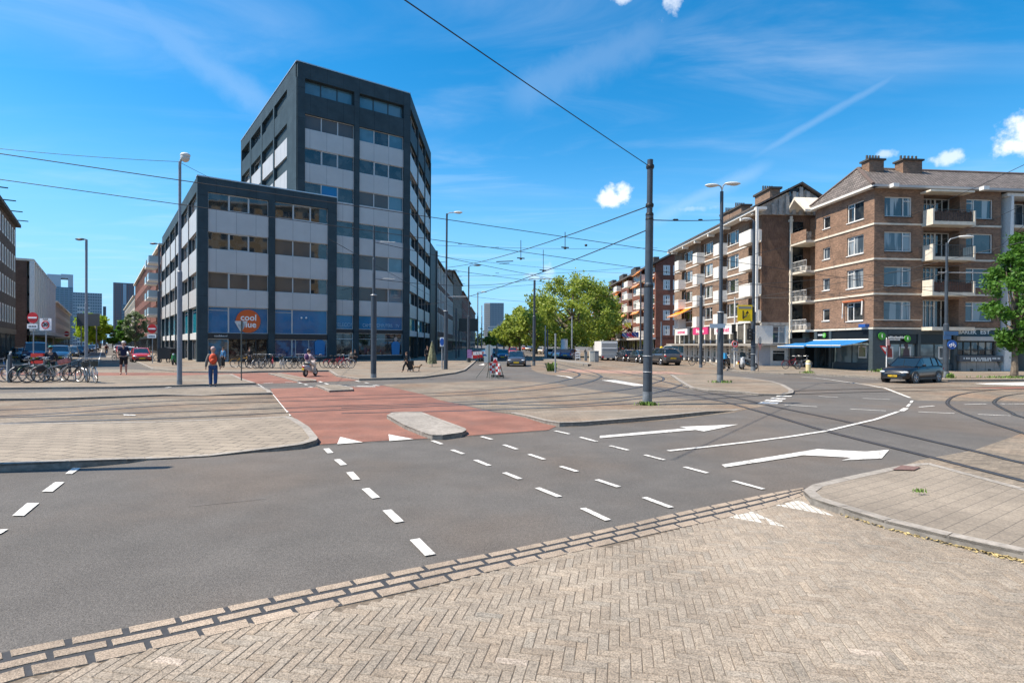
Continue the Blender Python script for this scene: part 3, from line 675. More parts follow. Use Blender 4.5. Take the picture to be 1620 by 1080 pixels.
# left flank of the low wing
brightp = panel
us = [311.2,298.4,286.8,277.6,269.4,262.2,256.2]; ss = [F1L.s_(x, 440) for x in us]
white_tr = mat('pale_trim', (.6,.62,.63), .5)
cladbox(F1L, off, 0.3, LL, -.6, .002, rows[0][1], zr-.12, 'fascia')
for i in range(6):
    a, c = ss[i]+(.35 if i == 0 else .08), ss[i+1]-.08
    for ri, (z0, z1) in enumerate(rows):
        window(F1L, off, a, c, z0, z1, muls=(.5,), d=-.3, g=random.choice((glD, blind, glD)), fr=gframe)
        cladbox(F1L, off, a, c, -.5, -.02, rows[ri+1][1] if ri < 2 else zb1, z0, 'panel', panel)
    window(F1L, off, a, c, zb0, zb1, hb=((0,1,.86),), d=-.4, g=cyang, fr=wframe, name='shop_window'); cladbox(F1L, off, a, c, -.5, -.12, zs1-.1, zb0, 'beam', white_tr)
    window(F1L, off, a, c, zs0, zs1-.1, muls=(.35,.65), d=-.4, g=glD, fr=gframe, name='shop_window')
for i in range(7):
    a, c = (0.003, .35) if i == 0 else (ss[i]-.08, ss[i]+.08)
    cladbox(F1L, off, a, c, -.55, .05 if i else .001, .1, rows[0][1], 'pier')
    b = F1L.mb(); b.box(a-.02, a+.05, (.05 if i else .002), (.08 if i else .03), .1, rows[0][1]+(.0 if i else 3)); 
    if i: b.build('pier_trim', white_tr, off)
# tower: same front plane set back 0.35 m
T0 = F1.at(0, -.35, 0); FT = Fac(T0, 53.93, 1, 0)
t0 = FT.s_(470, 300); t1 = FT.s_(647.5, 300); zt = FT.z_(470, 95.6)
TL = Fac(FT.at(t0, 0, 0), -36.07, -1, 0); TR = Fac(FT.at(t1, 0, 0), -1.46, 1, 0)
tb = [FT.s_(x, 300) for x in (482, 560, 568.2, 638.4)]
zz = lambda v: FT.z_(568.3, v)
trow = [(zz(176.5-3),zz(150.5)),(zz(224),zz(201)),(zz(274.5),zz(251.5)),(zz(325),zz(302)),(zz(376),zz(352.8)),(zz(427),zz(403)),(zz(474.5),zz(453.5))]
zlist = [(zz(v0), zz(v1)) for v1, v0 in ((148,170),(200.2,222),(250.6,273),(301.5,324),(353,376.5),(402.5,426),(453.5,476))]
tb1, tb0, ts1, ts0 = zz(498.8), zz(521), zz(527), zz(569)
for a, c, zq in ((t0, tb[0], zr-1), (tb[1], tb[2], .1), (tb[3], t1, .1)): cladbox(FT, off, a, c, -.7, .1, zq, zlist[0][1])
cladbox(FT, off, t0, t1, -.7, .102, zlist[0][1], zt-.12, 'fascia'); cladbox(FT, off, t0-.06, t1+.06, -.8, .16, zt-.12, zt, 'roof_edge', MATS['aluminium_trim'])
for bi, (a, c) in enumerate(((tb[0], tb[1]), (tb[2], tb[3]))):
    if bi == 0: a2 = max(a, s533+.05)
    for ri, (z0, z1) in enumerate(zlist):
        lo = bi == 0 and z1 < zr-1
        gs = {0:[sky_gl]*3, 1:[blind,blind,blind] if bi == 0 else [sky_gl, glD, sky_gl], 2:[glD, glD, glD], 3:[glD, blueg, glD] if bi == 0 else [blind, blind, sky_gl], 4:[glD, glD, sky_gl], 5:[blind, blind, sky_gl], 6:[blind, blind, sky_gl]}[ri]
        if ri == 0: gs = [sky_gl]*3
        if lo: ribbon(FT, off, a2, c, z0, z1, 1, [glD], d=-.25)
        else: ribbon(FT, off, a, c, z0, z1, 3, gs, d=-.25 if ri else -.5, opens=((1,) if ri in (2,) else ()), fr=dframe if ri == 0 else None)
        zlo = zlist[ri+1][1] if ri < 6 else tb1
        if ri == 0: cladbox(FT, off, a, c, -.6, .06, zlo, z0, 'spandrel', clad)
        else: cladbox(FT, off, a2 if lo else a, c, -.6, -.05, zlo, z0, 'panel', panel)
    aa = a2 if bi == 0 else a
    window(FT, off, aa, c, tb0, tb1, muls=() if bi == 0 else (.33,), g=blueg, d=-.25, fr=gframe, name='shop_window'); cladbox(FT, off, aa, c, -.6, -.1, ts1, tb0, 'beam', MATS['navy_beam'])
    window(FT, off, aa, c, ts0+.5, ts1, hb=((0,1,.74),), muls=() if bi == 0 else (.35,), g=shopglass if bi == 0 else glD, d=-.25, fr=wframe if bi == 0 else gframe, name='shop_window'); cladbox(FT, off, aa, c, -.6, -.1, .1, ts0+.5, 'plinth')
wl2 = mat('pale_blue_lettering', (.3,.5,.65), .6)
text('TELECOM', FT.sign((a2+tb[1])/2, -.18, tb0+.5), .62, wl2, off, sx=.85)
text("CAMERA'S", FT.sign(tb[2]+1.5, -.18, tb0+.5), .6, wl2, off, sx=.7); text('COMPUTERS', FT.sign(tb[2]+(tb[3]-tb[2])*.56, -.18, tb0+.5), .6, wl2, off, sx=.68); text('TV', FT.sign(tb[3]-.7, -.18, tb0+.5), .55, wl2, off, sx=.85)
poster_figure(FT, FT.s_(627), ts0+.6, 2.2, off, d=-.16, jac=(.3,.45,.6))
# tower left flank
tl = [TL.s_(x, 200) for x in (455.3, 435, 433.2, 415.6, 413.6, 398.2, 396.2, 383.5)]; tlL = TL.s_(382.3, 215)
cladbox(TL, off, .3, tlL, -.6, .1, zlist[0][1], zt-.12, 'fascia'); cladbox(TL, off, -.03, tlL, -.7, .16, zt-.118, zt-.002, 'roof_edge', MATS['aluminium_trim'])
cladbox(TL, off, .02, tl[0], -.6, .098, zr-1.5, zlist[0][1], 'pillar')
for i in range(4):
    a, c = tl[2*i], tl[2*i+1]
    for ri in range(4):
        z0, z1 = zlist[ri]
        window(TL, off, a, c, z0, z1, muls=(.5,), d=-.42, g=[blind, glD, glB, glD][(i+ri) % 4], fr=gframe if ri else dframe)
        cladbox(TL, off, a, c, -.55, .06 if ri == 0 else .02, zlist[ri+1][1], z0, 'panel' if ri else 'spandrel', panel if ri else clad)
    cladbox(TL, off, c, tl[2*i+2] if i < 3 else tlL, -.6, .1, zr-1.5, zlist[0][1], 'pier')
# tower right flank along the boulevard
trr = [TR.s_(x, 300) for x in (660.5, 671.7, 680.6)]; trL = trr[2]
cladbox(TR, off, .02, trL, -.6, .1, zlist[0][1], zt-.12, 'fascia')
pr = 0.02
for i in range(3):
    a, c = pr+.15, trr[i]-.15
    for ri, (z0, z1) in enumerate(zlist):
        window(TR, off, a, c, z0, z1, muls=(.5,), d=-.35, g=glD, fr=gframe)
        cladbox(TR, off, a, c, -.5, .0, zlist[ri+1][1] if ri < 6 else tb1, z0, 'panel', panel if ri else clad)
    window(TR, off, a, c, tb0, tb1, d=-.3, g=cyang if i < 2 else glD, fr=gframe, name='shop_window'); cladbox(TR, off, a, c, -.5, .0, ts1-.25, tb0, 'beam', white_tr); window(TR, off, a, c, ts0, ts1-.25, muls=(.4,), d=-.4, g=shopglass, fr=dframe, name='shop_window')
    cladbox(TR, off, trr[i]-.15, trr[i]+.15, -.5, .12, .1, zlist[0][1], 'pier'); pr = trr[i]
cladbox(TR, off, .02, .17, -.5, .09, .1, zlist[0][1], 'pier')
b = MB()
q = [FT.at(t0+.1,-.7,0), FT.at(t1-.1,-.7,0), TR.at(trL,-.5,0), TR.at(trL,-.5,0)+TL.u*(tlL-trL)*.2, TL.at(tlL,-.6,0)]
for zq in (.1, zt-.15): pass
lo_ = [b.vv((p.x,p.y,.1)) for p in q]; hi_ = [b.vv((p.x,p.y,zt-.15)) for p in q]; b.idx(hi_)
for i in range(5): b.idx([lo_[i], lo_[(i+1)%5], hi_[(i+1)%5], hi_[i]])
b.build('core', clad, off)
# ---------------------------------------------------------------- brick corner building on the right
brickm = mat('brown_brick', (.235,.135,.085), .9, noise=.18, kind='brick', size=(.22,.066,.010), var=.3, mortar=(.20,.15,.115), uv=True, layers=((.8,4,.9),(9,3,.5)))
bandm = mat('cream_concrete', (.66,.60,.50), .75, noise=.1, layers=((2,4,1),))
roofm = mat('roof_tile', (.165,.140,.125), .85, noise=.3, kind='brick', size=(.26,.34,.05), var=.3, mortar=(.055,.045,.04), uv=True, layers=((1.5,4,.7),(12,2,.8)))
slate = mat('slate_paint', (.055,.075,.085), .55, noise=.1, nscale=3)
navy = mat('dark_fascia', (.008,.012,.016), .35)
B0 = gp(1381.3, 586.4, .1)
FC = Fac(B0, -5.21, -1, 0); FD = Fac(B0, 84.79, 1, 0)
bb = thing('apartment_building', 'brown brick corner apartment block with hipped tile roof, white bands and blue shop awning', 'apartment building', (B0.x, B0.y, 0))
zband = [FC.z_(1381.3, v) for v in (354.4, 409.5, 464.7, 519)]; ze = FC.z_(1381.3, 298.5); SH = (zband[0]-zband[3])/3
ztops = [zband[0]+SH, zband[0], zband[1], zband[2]]; zbot = [zband[0], zband[1], zband[2], zband[3]]
sC = FC.s_(1289.5, 420); sD = FD.s_(1583, 400)
# C face
hc = []; cw = [(FC.s_(1365.5), FC.s_(1339.3)), (FC.s_(1312.5), FC.s_(1301.3))]
for r in range(4):
    for k, (a, c) in enumerate(cw):
        z0 = zbot[r]+SH*.24; z1 = z0+SH*(.56 if k == 0 else .44); z0 = z0+(0 if k == 0 else SH*.06); hc.append((a, c, z0, z1, k, r))
b = FC.mb(); wall(FC, b, 0, sC, zband[3]+.12, ze, hc, .16); b.build('wall', brickm, bb, fix=False)
for a, c, z0, z1, k, r in hc:
    window(FC, bb, a, c, z0, z1, muls=(.62,) if k == 0 else (), hb=((.62,1,.78),) if k == 0 else (), g=[glD, glC, glC, glD][r], sill=wframe)
# D face
dw = [(FD.s_(1398.2), FD.s_(1441.6), 0), (FD.s_(1527.5), FD.s_(1569.6), 1)]; bal = (FD.s_(1460), FD.s_(1517))
hd = []
for r in range(4):
    for a, c, k in dw: hd.append((a, c, zbot[r]+SH*.22, zbot[r]+SH*.79, k, r))
hb_ = [(bal[0], bal[1], zbot[r]+.12, zbot[r]+SH*.86) for r in range(4)]
b = FD.mb(); wall(FD, b, 0, sD, zband[3]+.12, ze, hd, .16); b2 = FD.mb()
b = FD.mb(); wall(FD, b, 0, sD, zband[3]+.12, ze, [h[:4] for h in hd]+hb_, .16)
for a, c, z0, z1 in hb_: # deep recess of each loggia
    for q in ([(a,-.16,z0),(a,-1.1,z0),(a,-1.1,z1),(a,-.16,z1)], [(c,-.16,z0),(c,-.16,z1),(c,-1.1,z1),(c,-1.1,z0)], [(a,-.16,z1),(a,-1.1,z1),(c,-1.1,z1),(c,-.16,z1)], [(a,-.16,z0),(c,-.16,z0),(c,-1.1,z0),(a,-1.1,z0)]): b.face(q)
b.build('wall', brickm, bb, fix=False)
for a, c, z0, z1, k, r in hd: window(FD, bb, a, c, z0, z1, muls=(.70,) if k == 0 else (.3,), hb=((.70,1,.8),) if k == 0 else ((0,.3,.8),), g=[glB, glC, glC, glC][r] if k == 0 else [glB, glD, glD, glC][r], sill=mat('dark_sill', (.06,.045,.04), .7))
for r, (a, c, z0, z1) in enumerate(hb_):
    window(FD, bb, a, a+(c-a)*.6, z0, z1, muls=(.2,.4,.6,.8), hb=((0,.4,.45),(0,1,.8)), d=-1.02, g=glB, name='balcony_door'); window(FD, bb, a+(c-a)*.6, c, z0, z1, muls=(.5,), d=-1.02, g=glD, name='balcony_door')
    b = FD.mb(); b.box(a-.15, c+.35, .003, 1.05, zbot[r]-.16, zbot[r]+.10); b.box(a-.15, c+.35, -.003, .003, zbot[r]-.15, zbot[r]+.09) if 0 else None
    sl_ = b.build('balcony', bandm, bb)
    if r < 3:
        b = FD.mb(); b.box(a-.15, a-.02, .1, 1.05, zbot[r]+.102, zbot[r]+1.05); b.box(c+.22, c+.35, .1, 1.05, zbot[r]+.102, zbot[r]+.95); b.build('balcony_cheek', bandm, sl_)
        b = FD.mb()
        b.tube((a, .98, zbot[r]+1.0), (c+.2, .98, zbot[r]+1.0), .025); b.tube((a, .98, zbot[r]+.18), (c+.2, .98, zbot[r]+.18), .015)
        k = 22
        for i in range(k+1): x = a+(c+.2-a)*i/k; b.tube((x, .98, zbot[r]+.15), (x, .98, zbot[r]+1.0), .010, n=4)
        b.build('railing', dframe, sl_)
        if r in (0, 2):
            b = FD.mb(); k = 40
            for i in range(k): x = a+(c+.15-a)*i/k; b.box(x, x+(c-a)/k*.8, .93, .95+random.uniform(0,.02), zbot[r]+.14, zbot[r]+random.uniform(.78,.95))
            b.build('reed_screen', mat('reed', (.12,.07,.05), .9, noise=.4, nscale=6) if r == 0 else mat('rusty_screen', (.16,.075,.05), .9, noise=.2), sl_)
b = FD.mb(); b.box(bal[0]-.3, bal[1]+.3, .003, 1.0, zbot[0]+SH*.88, zbot[0]+SH*.93); b.build('balcony_roof', bandm, bb)
# bands
for i, z in enumerate(zband):
    b = FC.mb(); b.box(-.06, sC, .003, .07, z-.075, z+.075); b.build('band', bandm, bb)
    b = FD.mb(); b.box(.003, bal[0]-.16, .003, .07, z-.07, z+.07); b.box(bal[1]+.36, sD, .003, .07, z-.07, z+.07); b.build('band', bandm, bb)
b = FD.mb(); b.box(.003, bal[0]-.16, .003, .05, zband[3]+.62, zband[3]+.68); b.build('band', bandm, bb)
# roof
def P3(F, s, d, z): return F.at(s, d, z)
ov = .55; Lr = FD.s_(1700, 400); dep = sC
e0 = FC.at(-ov, ov, ze+.12); 
c0 = FC.at(0,0,0)+FC.n*ov+FD.n*ov; c1 = FC.at(sC,0,0)+FC.n*ov-FD.n*ov; c2 = FC.at(0,0,0)+FD.u*(Lr)+FD.n*ov; c3 = c2+FC.u*(dep+2*ov)
zg = ze+.16
def zc3(p, z): return Vector((p.x, p.y, z))
rp = FC.at(sC/2, 0, 0)+FD.u*1.35; rd = ray(1349, 267); 
zrg = zat(Vector((rp.x, rp.y, 0)), 266.5)
r0 = zc3(rp, zrg); r1 = zc3(rp+FD.u*(Lr-1.35), zrg)
b = MB(); V0, V1, V2, V3 = zc3(c0,zg), zc3(c1,zg), zc3(c2,zg), zc3(c3,zg)
b.face([V0, V2, r1, r0]); b.face([V1, V0, r0]); b.face([V3, V1, r0, r1]); b.face([V0, V1, V3, V2])
rf = b.build('roof', roofm, bb, fix=True)
b = MB(); b.path([r0, V0], .13); b.path([r0, r1], .13); b.path([r0, V1], .13); b.build('ridge_tiles', mat('ridge_tile', (.12,.085,.07), .85, noise=.2), rf)
b = FC.mb(); b.box(-ov+.02, sC+ov, .05, ov, ze-.02, zg-.005); b.build('eaves', mat('white_eaves', (.7,.68,.63), .6), rf)
b = FD.mb(); b.box(-ov+.03, Lr, .05, ov, ze-.02, zg-.006); b.build('eaves', mat('grey_eaves', (.42,.42,.42), .6), rf)
def chimney(F, s, d, z0, z1, w, l, root, n=5):
    b = F.mb(); b.box(s-l/2, s+l/2, d-w/2, d+w/2, z0, z1); c = b.build('chimney', brickm, root)
    b = F.mb(); b.box(s-l/2-.12, s+l/2+.12, d-w/2-.12, d+w/2+.12, z1, z1+.14); b.build('chimney_cap', mat('dark_cap', (.06,.055,.05), .8), c)
    b = MB(); 
    for i in range(n): p = F.at(s-l/2+l*(i+.5)/n, d, z1+.12); b.tube(p, p+Vector((0,0,.42)), .1, .08, n=7)
    b.build('chimney_pot', MATS['dark_cap'], c)
for u0, u1, v1 in ((1369,1392,256.5), (1422,1452,257)):
    Fr = Fac(FC.at(sC/2-.5, 0, 0), 84.79, 1, 0); a, c = Fr.s_(u0, 262), Fr.s_(u1, 262)
    chimney(Fr, (a+c)/2, 0, zrg-1.2, Fr.z_((u0+u1)/2, v1), .9, c-a, rf)
# security lamps under the eaves
for x in (1420, 1563):
    s_ = FD.s_(x, 300, 1.0); b = FD.mb(); b.box(s_-.28, s_+.18, .55, .95, ze-.12, ze+.16); b.box(s_-.1, s_, .2, .6, ze, ze+.06); b.build('floodlight', wframe, bb)
# shop floor, C side
zsh1, zsh0 = zband[3]-.1, .1
def shopfront(F, root, cols, z0, z1, zf, g, frm, plinth=.5):
    for a, c in cols:
        window(F, root, a, c, z0+plinth, zf, muls=(.5,), d=-.25, g=g, fr=frm, name='shop_window')
        b = F.mb(); b.box(a, c, -.3, -.05, z0, z0+plinth); b.build('plinth', frm, root)
        b = F.mb(); b.box(a, c, -.3, -.04, zf, z1); b.build('shop_fascia', navy, root)
pc = [FC.s_(x, 550) for x in (1381.2, 1375, 1315.5, 1312, 1293, 1289.5)]
hall = glass('bright_shop_glass', (.10,.14,.15), (.26,.33,.34), ns=.7, rough=.06)
zf = FC.z_(1380, 537)
shopfront(FC, bb, [(pc[1], pc[2])], .1, zsh1, zf, hall, slate); shopfront(FC, bb, [(pc[3], pc[4])], .1, zsh1, zf, glD, dframe, .05)
for a, c in ((0, pc[1]), (pc[2], pc[3]), (pc[4], sC)): b = FC.mb(); b.box(a+.003, c, -.35, .05, .1, zsh1+.02); b.build('pier', slate, bb)
pd = [FD.s_(x, 550) for x in (1381.5, 1404, 1452, 1456, 1508, 1513)]
b = FD.mb(); b.box(.05, pd[1], -.35, .003, .1, zsh1+.02); b.build('pier', slate, bb)
shopfront(FD, bb, [(pd[1], pd[2]), (pd[3], pd[4])], .1, zsh1-.35, FD.z_(1450, 543), hall, slate)
b = FD.mb(); b.box(pd[2], pd[3], -.3, .04, .1, zsh1-.35); b.box(pd[4], pd[5], -.3, .06, .1, zsh1-.35); b.build('pier', slate, bb); b = FD.mb(); b.box(pd[1], pd[5], -.3, .03, zsh1-.35, zsh1+.02); b.build('shop_fascia', slate, bb)
grn = mat('green_sign', (.07,.36,.03), .5)
def signdisc(F, u, v, r, root, txt):
    s, z = F.s_(u, v), F.z_(u, v); b = MB(); b.T = F.M; b.prism([(s+r*math.cos(i*math.pi/10), z+r*math.sin(i*math.pi/10)) for i in range(20)], .10, .14); k = b.build('shop_sign', grn, root); text(txt, F.sign(s, .15, z), r*1.5, wl, k, bold=.01)
signdisc(FD, 1393.5, 531.5, .3, bb, 'i'); signdisc(FD, 1434, 535.5, .26, bb, 'i')
text('Hypotheker', FD.sign(FD.s_(1421,535), .06, FD.z_(1421,534.5)), .34, wl, bb, sx=.75) if 0 else None
b = FD.mb(); s_ = FD.s_(1420, 536); z_ = FD.z_(1420, 535)
for i in range(14): x = s_-.8+i*.12; b.box(x, x+random.uniform(.06,.09), .05, .07, z_-.02, z_+random.choice((.12,.16)))
for i in range(9): x = s_-.8+i*.11; b.box(x, x+.07, .05, .07, z_-.16, z_-.06)
b.build('small_lettering', wl, bb)
signdisc(FC, 1306, 530.3, .22, bb, 'i')
b = FC.mb(); s_ = FC.s_(1300.5, 530); z_ = FC.z_(1300.5, 530)
for i in range(9): b.box(s_-.5+i*.11, s_-.43+i*.11, .06, .075, z_-.05, z_+.08)
b.build('small_lettering', wl, bb)
# posters in the shop windows
def poster(F, u0, u1, v0, v1, root, col, col2):
    a, c, z1, z0 = F.s_(u0, v0), F.s_(u1, v0), F.z_(u0, v0), F.z_(u0, v1); b = F.mb(); b.box(a, c, -.24, -.21, z0, z1); p = b.build('poster', wframe, root)
    b = F.mb(); e = .12; b.box(a+e, c-e, -.213, -.2, z0+e, z1-e); b.build('poster_print', mat('print_%d' % int(col[0]*1000), col, .6, noise=.5, nscale=3), p)
    b = MB(); b.T = F.M; x = (a+c)/2+.1; b.prism([(x-.3, z0+e),(x+.3,z0+e),(x+.25,z0+.7),(x+.1,z0+.85),(x-.1,z0+.85),(x-.25,z0+.7)], -.2, -.195); b.prism([(x+.16*math.cos(i), z0+1.02+.2*math.sin(i)) for i in (0,.8,1.6,2.4,3.1,3.9,4.7,5.5)], -.2, -.195); b.build('poster_figure', mat('print_fig_%d' % int(col2[0]*1000), col2, .6), p)
poster(FD, 1398.5, 1416.5, 548, 567.5, bb, (.3,.24,.2), (.33,.05,.04)); poster(FD, 1426, 1444.5, 548, 568, bb, (.2,.24,.16), (.09,.06,.07)); poster(FD, 1488, 1508, 548, 568, bb, (.12,.14,.15), (.25,.25,.27)); poster(FC, 1367, 1354, 547, 566.5, bb, (.22,.25,.13), (.3,.3,.2))
# bar-restaurant at the end of the D side
pe = [FD.s_(x, 550) for x in (1513, 1583)]; zt_ = zsh1
b = FD.mb(); b.box(pe[0], pe[1], -.3, -.02, FD.z_(1540,532), zt_); b.build('shop_fascia', mat('restaurant_fascia', (.03,.07,.085), .5), bb)
b = FD.mb(); b.box(pe[0], pe[1]+.3, .0, .35, FD.z_(1540,539), FD.z_(1540,532.4)); b.build('awning_box', gframe, bb)
text('BARLEK', FD.sign(FD.s_(1530.5,525), .0, FD.z_(1530.5,525.4)), .42, mat('fascia_letter', (.8,.82,.8), .5), bb, sx=1.05, bold=.01); text('EST', FD.sign(FD.s_(1558.5,525), .0, FD.z_(1558.5,525.6)), .42, MATS['fascia_letter'], bb, sx=1.3, bold=.01)
window(FD, bb, pe[0]+.2, pe[1]-.4, FD.z_(1540,562), FD.z_(1540,540), muls=(.18,.38,.58,.78), hb=((0,1,.4),), d=-.2, g=glass('restaurant_glass', (.02,.02,.02), (.3,.27,.22), ns=1.0, lo=.5, hi=.58), fr=dframe, name='shop_window')
b = FD.mb(); b.box(pe[0], pe[1]-.1, -.25, .3, FD.z_(1540,571.5), FD.z_(1540,562.3)); k_ = b.build('counter_board', mat('counter_board', (.10,.11,.125), .6), bb)
b = FD.mb()
for r_, (x0, x1) in enumerate(((1519,1576),(1531,1561))):
    s0, s1 = FD.s_(x0,565), FD.s_(x1,565); zc2 = FD.z_(1540, 566.6 if r_ == 0 else 569.4); x = s0
    while x < s1: w_ = random.uniform(.06,.1); b.box(x, x+w_, .302, .315, zc2-.07, zc2+.07); x += w_+random.choice((.04,.04,.12))
b.build('small_lettering', MATS['fascia_letter'], k_)
b = FD.mb(); b.prism([(pe[0]+.2,.1),(pe[1]-.15,.1),(pe[1]-.55,FD.z_(1540,571.7)),(pe[0]+.2,FD.z_(1540,571.7))], -.3, .2); k_ = b.build('concrete_base', mat('pale_concrete', (.4,.36,.32), .85, noise=.12, nscale=3), bb)
b = FD.mb()
for x in (1533.5, 1561.5): s_ = FD.s_(x, 584); b.box(s_-.13, s_+.13, .19, .203, FD.z_(1540,587.2), FD.z_(1540,583.2))
for x in (1526,1541,1555,1569): s_ = FD.s_(x, 580); b.box(s_-.012, s_+.012, .19, .202, .12, FD.z_(1540,572.5))
b.build('base_joint', dframe, k_)
# blue awnings
blue = mat('blue_awning', (.008,.16,.42), .7, noise=.06)
def awning(F, s0, s1, z1, out, dz, root, m, name='awning'):
    b = F.mb(); n = 6
    for i in range(n):
        t0_, t1_ = i/n, (i+1)/n; sag = lambda t: z1-dz*t-.06*math.sin(math.pi*t)
        b.face([(s0,.1+out*t0_,sag(t0_)),(s1,.1+out*t0_,sag(t0_)),(s1,.1+out*t1_,sag(t1_)),(s0,.1+out*t1_,sag(t1_))])
    b.face([(s0,.1+out,z1-dz),(s1,.1+out,z1-dz),(s1,.1+out,z1-dz-.14),(s0,.1+out,z1-dz-.14)])
    a_ = b.build(name, m, root, fix=False)
    b = F.mb(); b.tube((s0,.1,z1+.03),(s1,.1,z1+.03),.06); b.tube((s0,.1+out,z1-dz),(s1,.1+out,z1-dz),.04)
    for s_ in (s0+.1, s1-.1): b.tube((s_,.1,z1-.25),(s_,.1+out*.95,z1-dz-.02),.025)
    b.build('awning_arm', wframe, a_); return a_
za = FC.z_(1378, 537.5)
awning(FC, FC.s_(1376,540), FC.s_(1318,540), za, 2.3, .45, bb, blue); awning(FC, FC.s_(1317.5,540), FC.s_(1272,545), za-.02, 2.5, .5, bb, blue)
b = FC.mb(); s_ = FC.s_(1371, 515); b.box(s_-.3, s_+.45, .0, .35, FC.z_(1371,517.5), FC.z_(1371,512.5)); b.build('blue_box_sign', mat('blue_sign', (.02,.09,.33), .5), bb)
# folded orange awning with open arms over the lowest C window
a, c = cw[0]; z_ = zbot[3]+SH*.83
b = FC.mb(); b.tube((a-.15,.12,z_),(c+.3,.12,z_),.08); aw = b.build('awning', mat('faded_orange_awning', (.45,.13,.05), .8), bb)
b = FC.mb(); b.tube((a-.1,.15,z_-.05),(a-.1,.2,z_-1.15),.06); b.tube((c+.25,.15,z_-.05),(c+.25,.2,z_-1.35),.04); b.build('awning_arm', wframe, aw)
# rear balconies and white stair tower beyond the C face
bs = [FC.s_(x, 480) for x in (1289.3, 1262, 1247)]
b = FC.mb(); b.box(bs[0]-.02, bs[2]+1.5, -6, -1.2, .1, ze-.2); b.build('rear_wall', brickm, bb)
b = FC.mb(); b.box(bs[0], bs[1], -.9, .9, .1, zband[3]-.7); b.build('rear_shop', navy, bb)
for r in range(4):
    z = zbot[r]; b = FC.mb(); b.box(bs[0]+.01, bs[1], -1.2, .9, z-.12, z+.06); k_ = b.build('balcony', bandm, bb)
    window(FC, bb, bs[0]+.3, bs[0]+1.6, z+.1, z+SH*.75, muls=(.5,), hb=((0,1,.75),), d=-1.1, g=glD, name='balcony_door')
    b = FC.mb()
    if r == 0: b.box(bs[0]+.02, bs[1]-.05, .82, .88, z+.06, z+1.05)
    else:
        b.tube((bs[0],.85,z+1),(bs[1],.85,z+1),.025); b.tube((bs[0],.85,z+.5),(bs[1],.85,z+.5),.015)
        for i in range(14): x = bs[0]+(bs[1]-bs[0])*i/13; b.tube((x,.85,z+.05),(x,.85,z+1),.01,n=4)
    b.build('railing', brickm if r == 0 else wframe, k_)
    b = FC.mb()
    for i in range(4): x = bs[0]+.3+i*.8; b.box(x, x+random.uniform(.2,.5), .2, .6, z+.06, z+random.uniform(.35,.9))
    b.build('stored_items', mat('clutter', (.3,.28,.25), .8, noise=.6, nscale=3), k_)
b = FC.mb()
for s_ in (bs[1]-.15, bs[1]+.9, bs[2]): b.box(s_-.09, s_+.09, .7, .9, .1, ze-.4+(.4 if s_ < bs[2] else 0))
for k in range(14): z = .9+(ze-1.2)*k/13; b.box(bs[1]-.1, bs[2], .76, .84, z-.05, z+.05)
b.box(bs[1]-.2, bs[2]+.1, .6, .95, ze-.5, ze-.3); b.build('stair_frame', bandm, bb)
b = FC.mb(); b.box(bs[1], bs[2], -.5, .74, .1, ze-.5); b.build('stair_glass', glD, bb)
g0, g1 = FC.s_(1291, 345), FC.s_(1258, 345); zg0 = ze-.15; gm = (g0+g1)/2
b = FC.mb(); b.prism([(g0-.1,zg0),(gm,zg0+1.45),(g1+.1,zg0),(g1+.1,zg0+.22),(gm,zg0+1.7),(g0-.1,zg0+.22)], -1.2, 1.1); b.build('balcony_gable', bandm, bb)
b = MB(); b.T = FC.M; b.box(1.5, sC-.1, -sD, -.35, .1, ze-.05); b.build('core', navy, bb)
b = MB(); b.T = FC.M; b.box(.3, 1.45, -bal[0]+.3, -.35, .1, ze-.05); b.build('core', navy, bb)
# ---- loggia block to the right
lg = thing('apartment_building', 'apartment block with white framed glazed loggias behind the street tree at the right edge', 'apartment building', tuple(FD.at(sD, 0, 0).xy)+(0,))
s1_ = sD+9
b = FD.mb(); b.box(sD+.02, s1_, -8, -1.3, .1, ze); b.build('wall', brickm, lg)
b = FD.mb(); b.prism([(sD+.02,.1),(sD+.75,.1),(sD+.75,ze-.35),(sD+.55,ze-.35)], -1.2, .35); b.build('white_column', mat('white_plaster', (.74,.73,.7), .7, noise=.06), lg)
b = FD.mb(); b.box(sD+.3, s1_, -1.25, .25, ze-.35, ze-.1); b.build('roof_slab', MATS['white_plaster'], lg)
for r in range(4):
    z = zbot[r]; b = FD.mb(); b.box(sD+.75, s1_, -1.25, .3, z-.1, z+.12); k_ = b.build('loggia_floor', bandm, lg)
    b = FD.mb(); b.tube((sD+.75,.2,z+1.05),(s1_,.2,z+1.05),.03)
    for i in range(60): x = sD+.8+(s1_-sD-.8)*i/60; b.tube((x,.2,z+.12),(x,.2,z+1.05),.012,n=4)
    b.build('railing', dframe, k_)
    for i in range(3): window(FD, lg, sD+.9+i*2.6, sD+3.2+i*2.6, z+.15, z+SH*.8, muls=(.33,.66), d=-1.2, g=random.choice((glB,glD,glC)))
    b = FD.mb(); b.box(sD+3.3, sD+3.7, -1.2, .1, z+.12, z+SH-.12); b.build('pier', navy, lg)
window(FD, lg, sD+.9, sD+2.4, .3, 3.0, muls=(.5,), d=-1.1, g=glD, fr=dframe, name='shop_door'); b = FD.mb(); b.box(sD+2.6, sD+3.4, -1.2, -.1, .1, 3.2); b.box(sD+4, sD+4.6, -1.2, .1, .1, 3.2); b.build('pier', mat('pale_stone', (.3,.29,.26), .8), lg)
b = FD.mb(); b.box(sD, s1_, -1.3, -.1, 3.2, zband[3]-.12); b.build('shop_fascia', navy, lg)
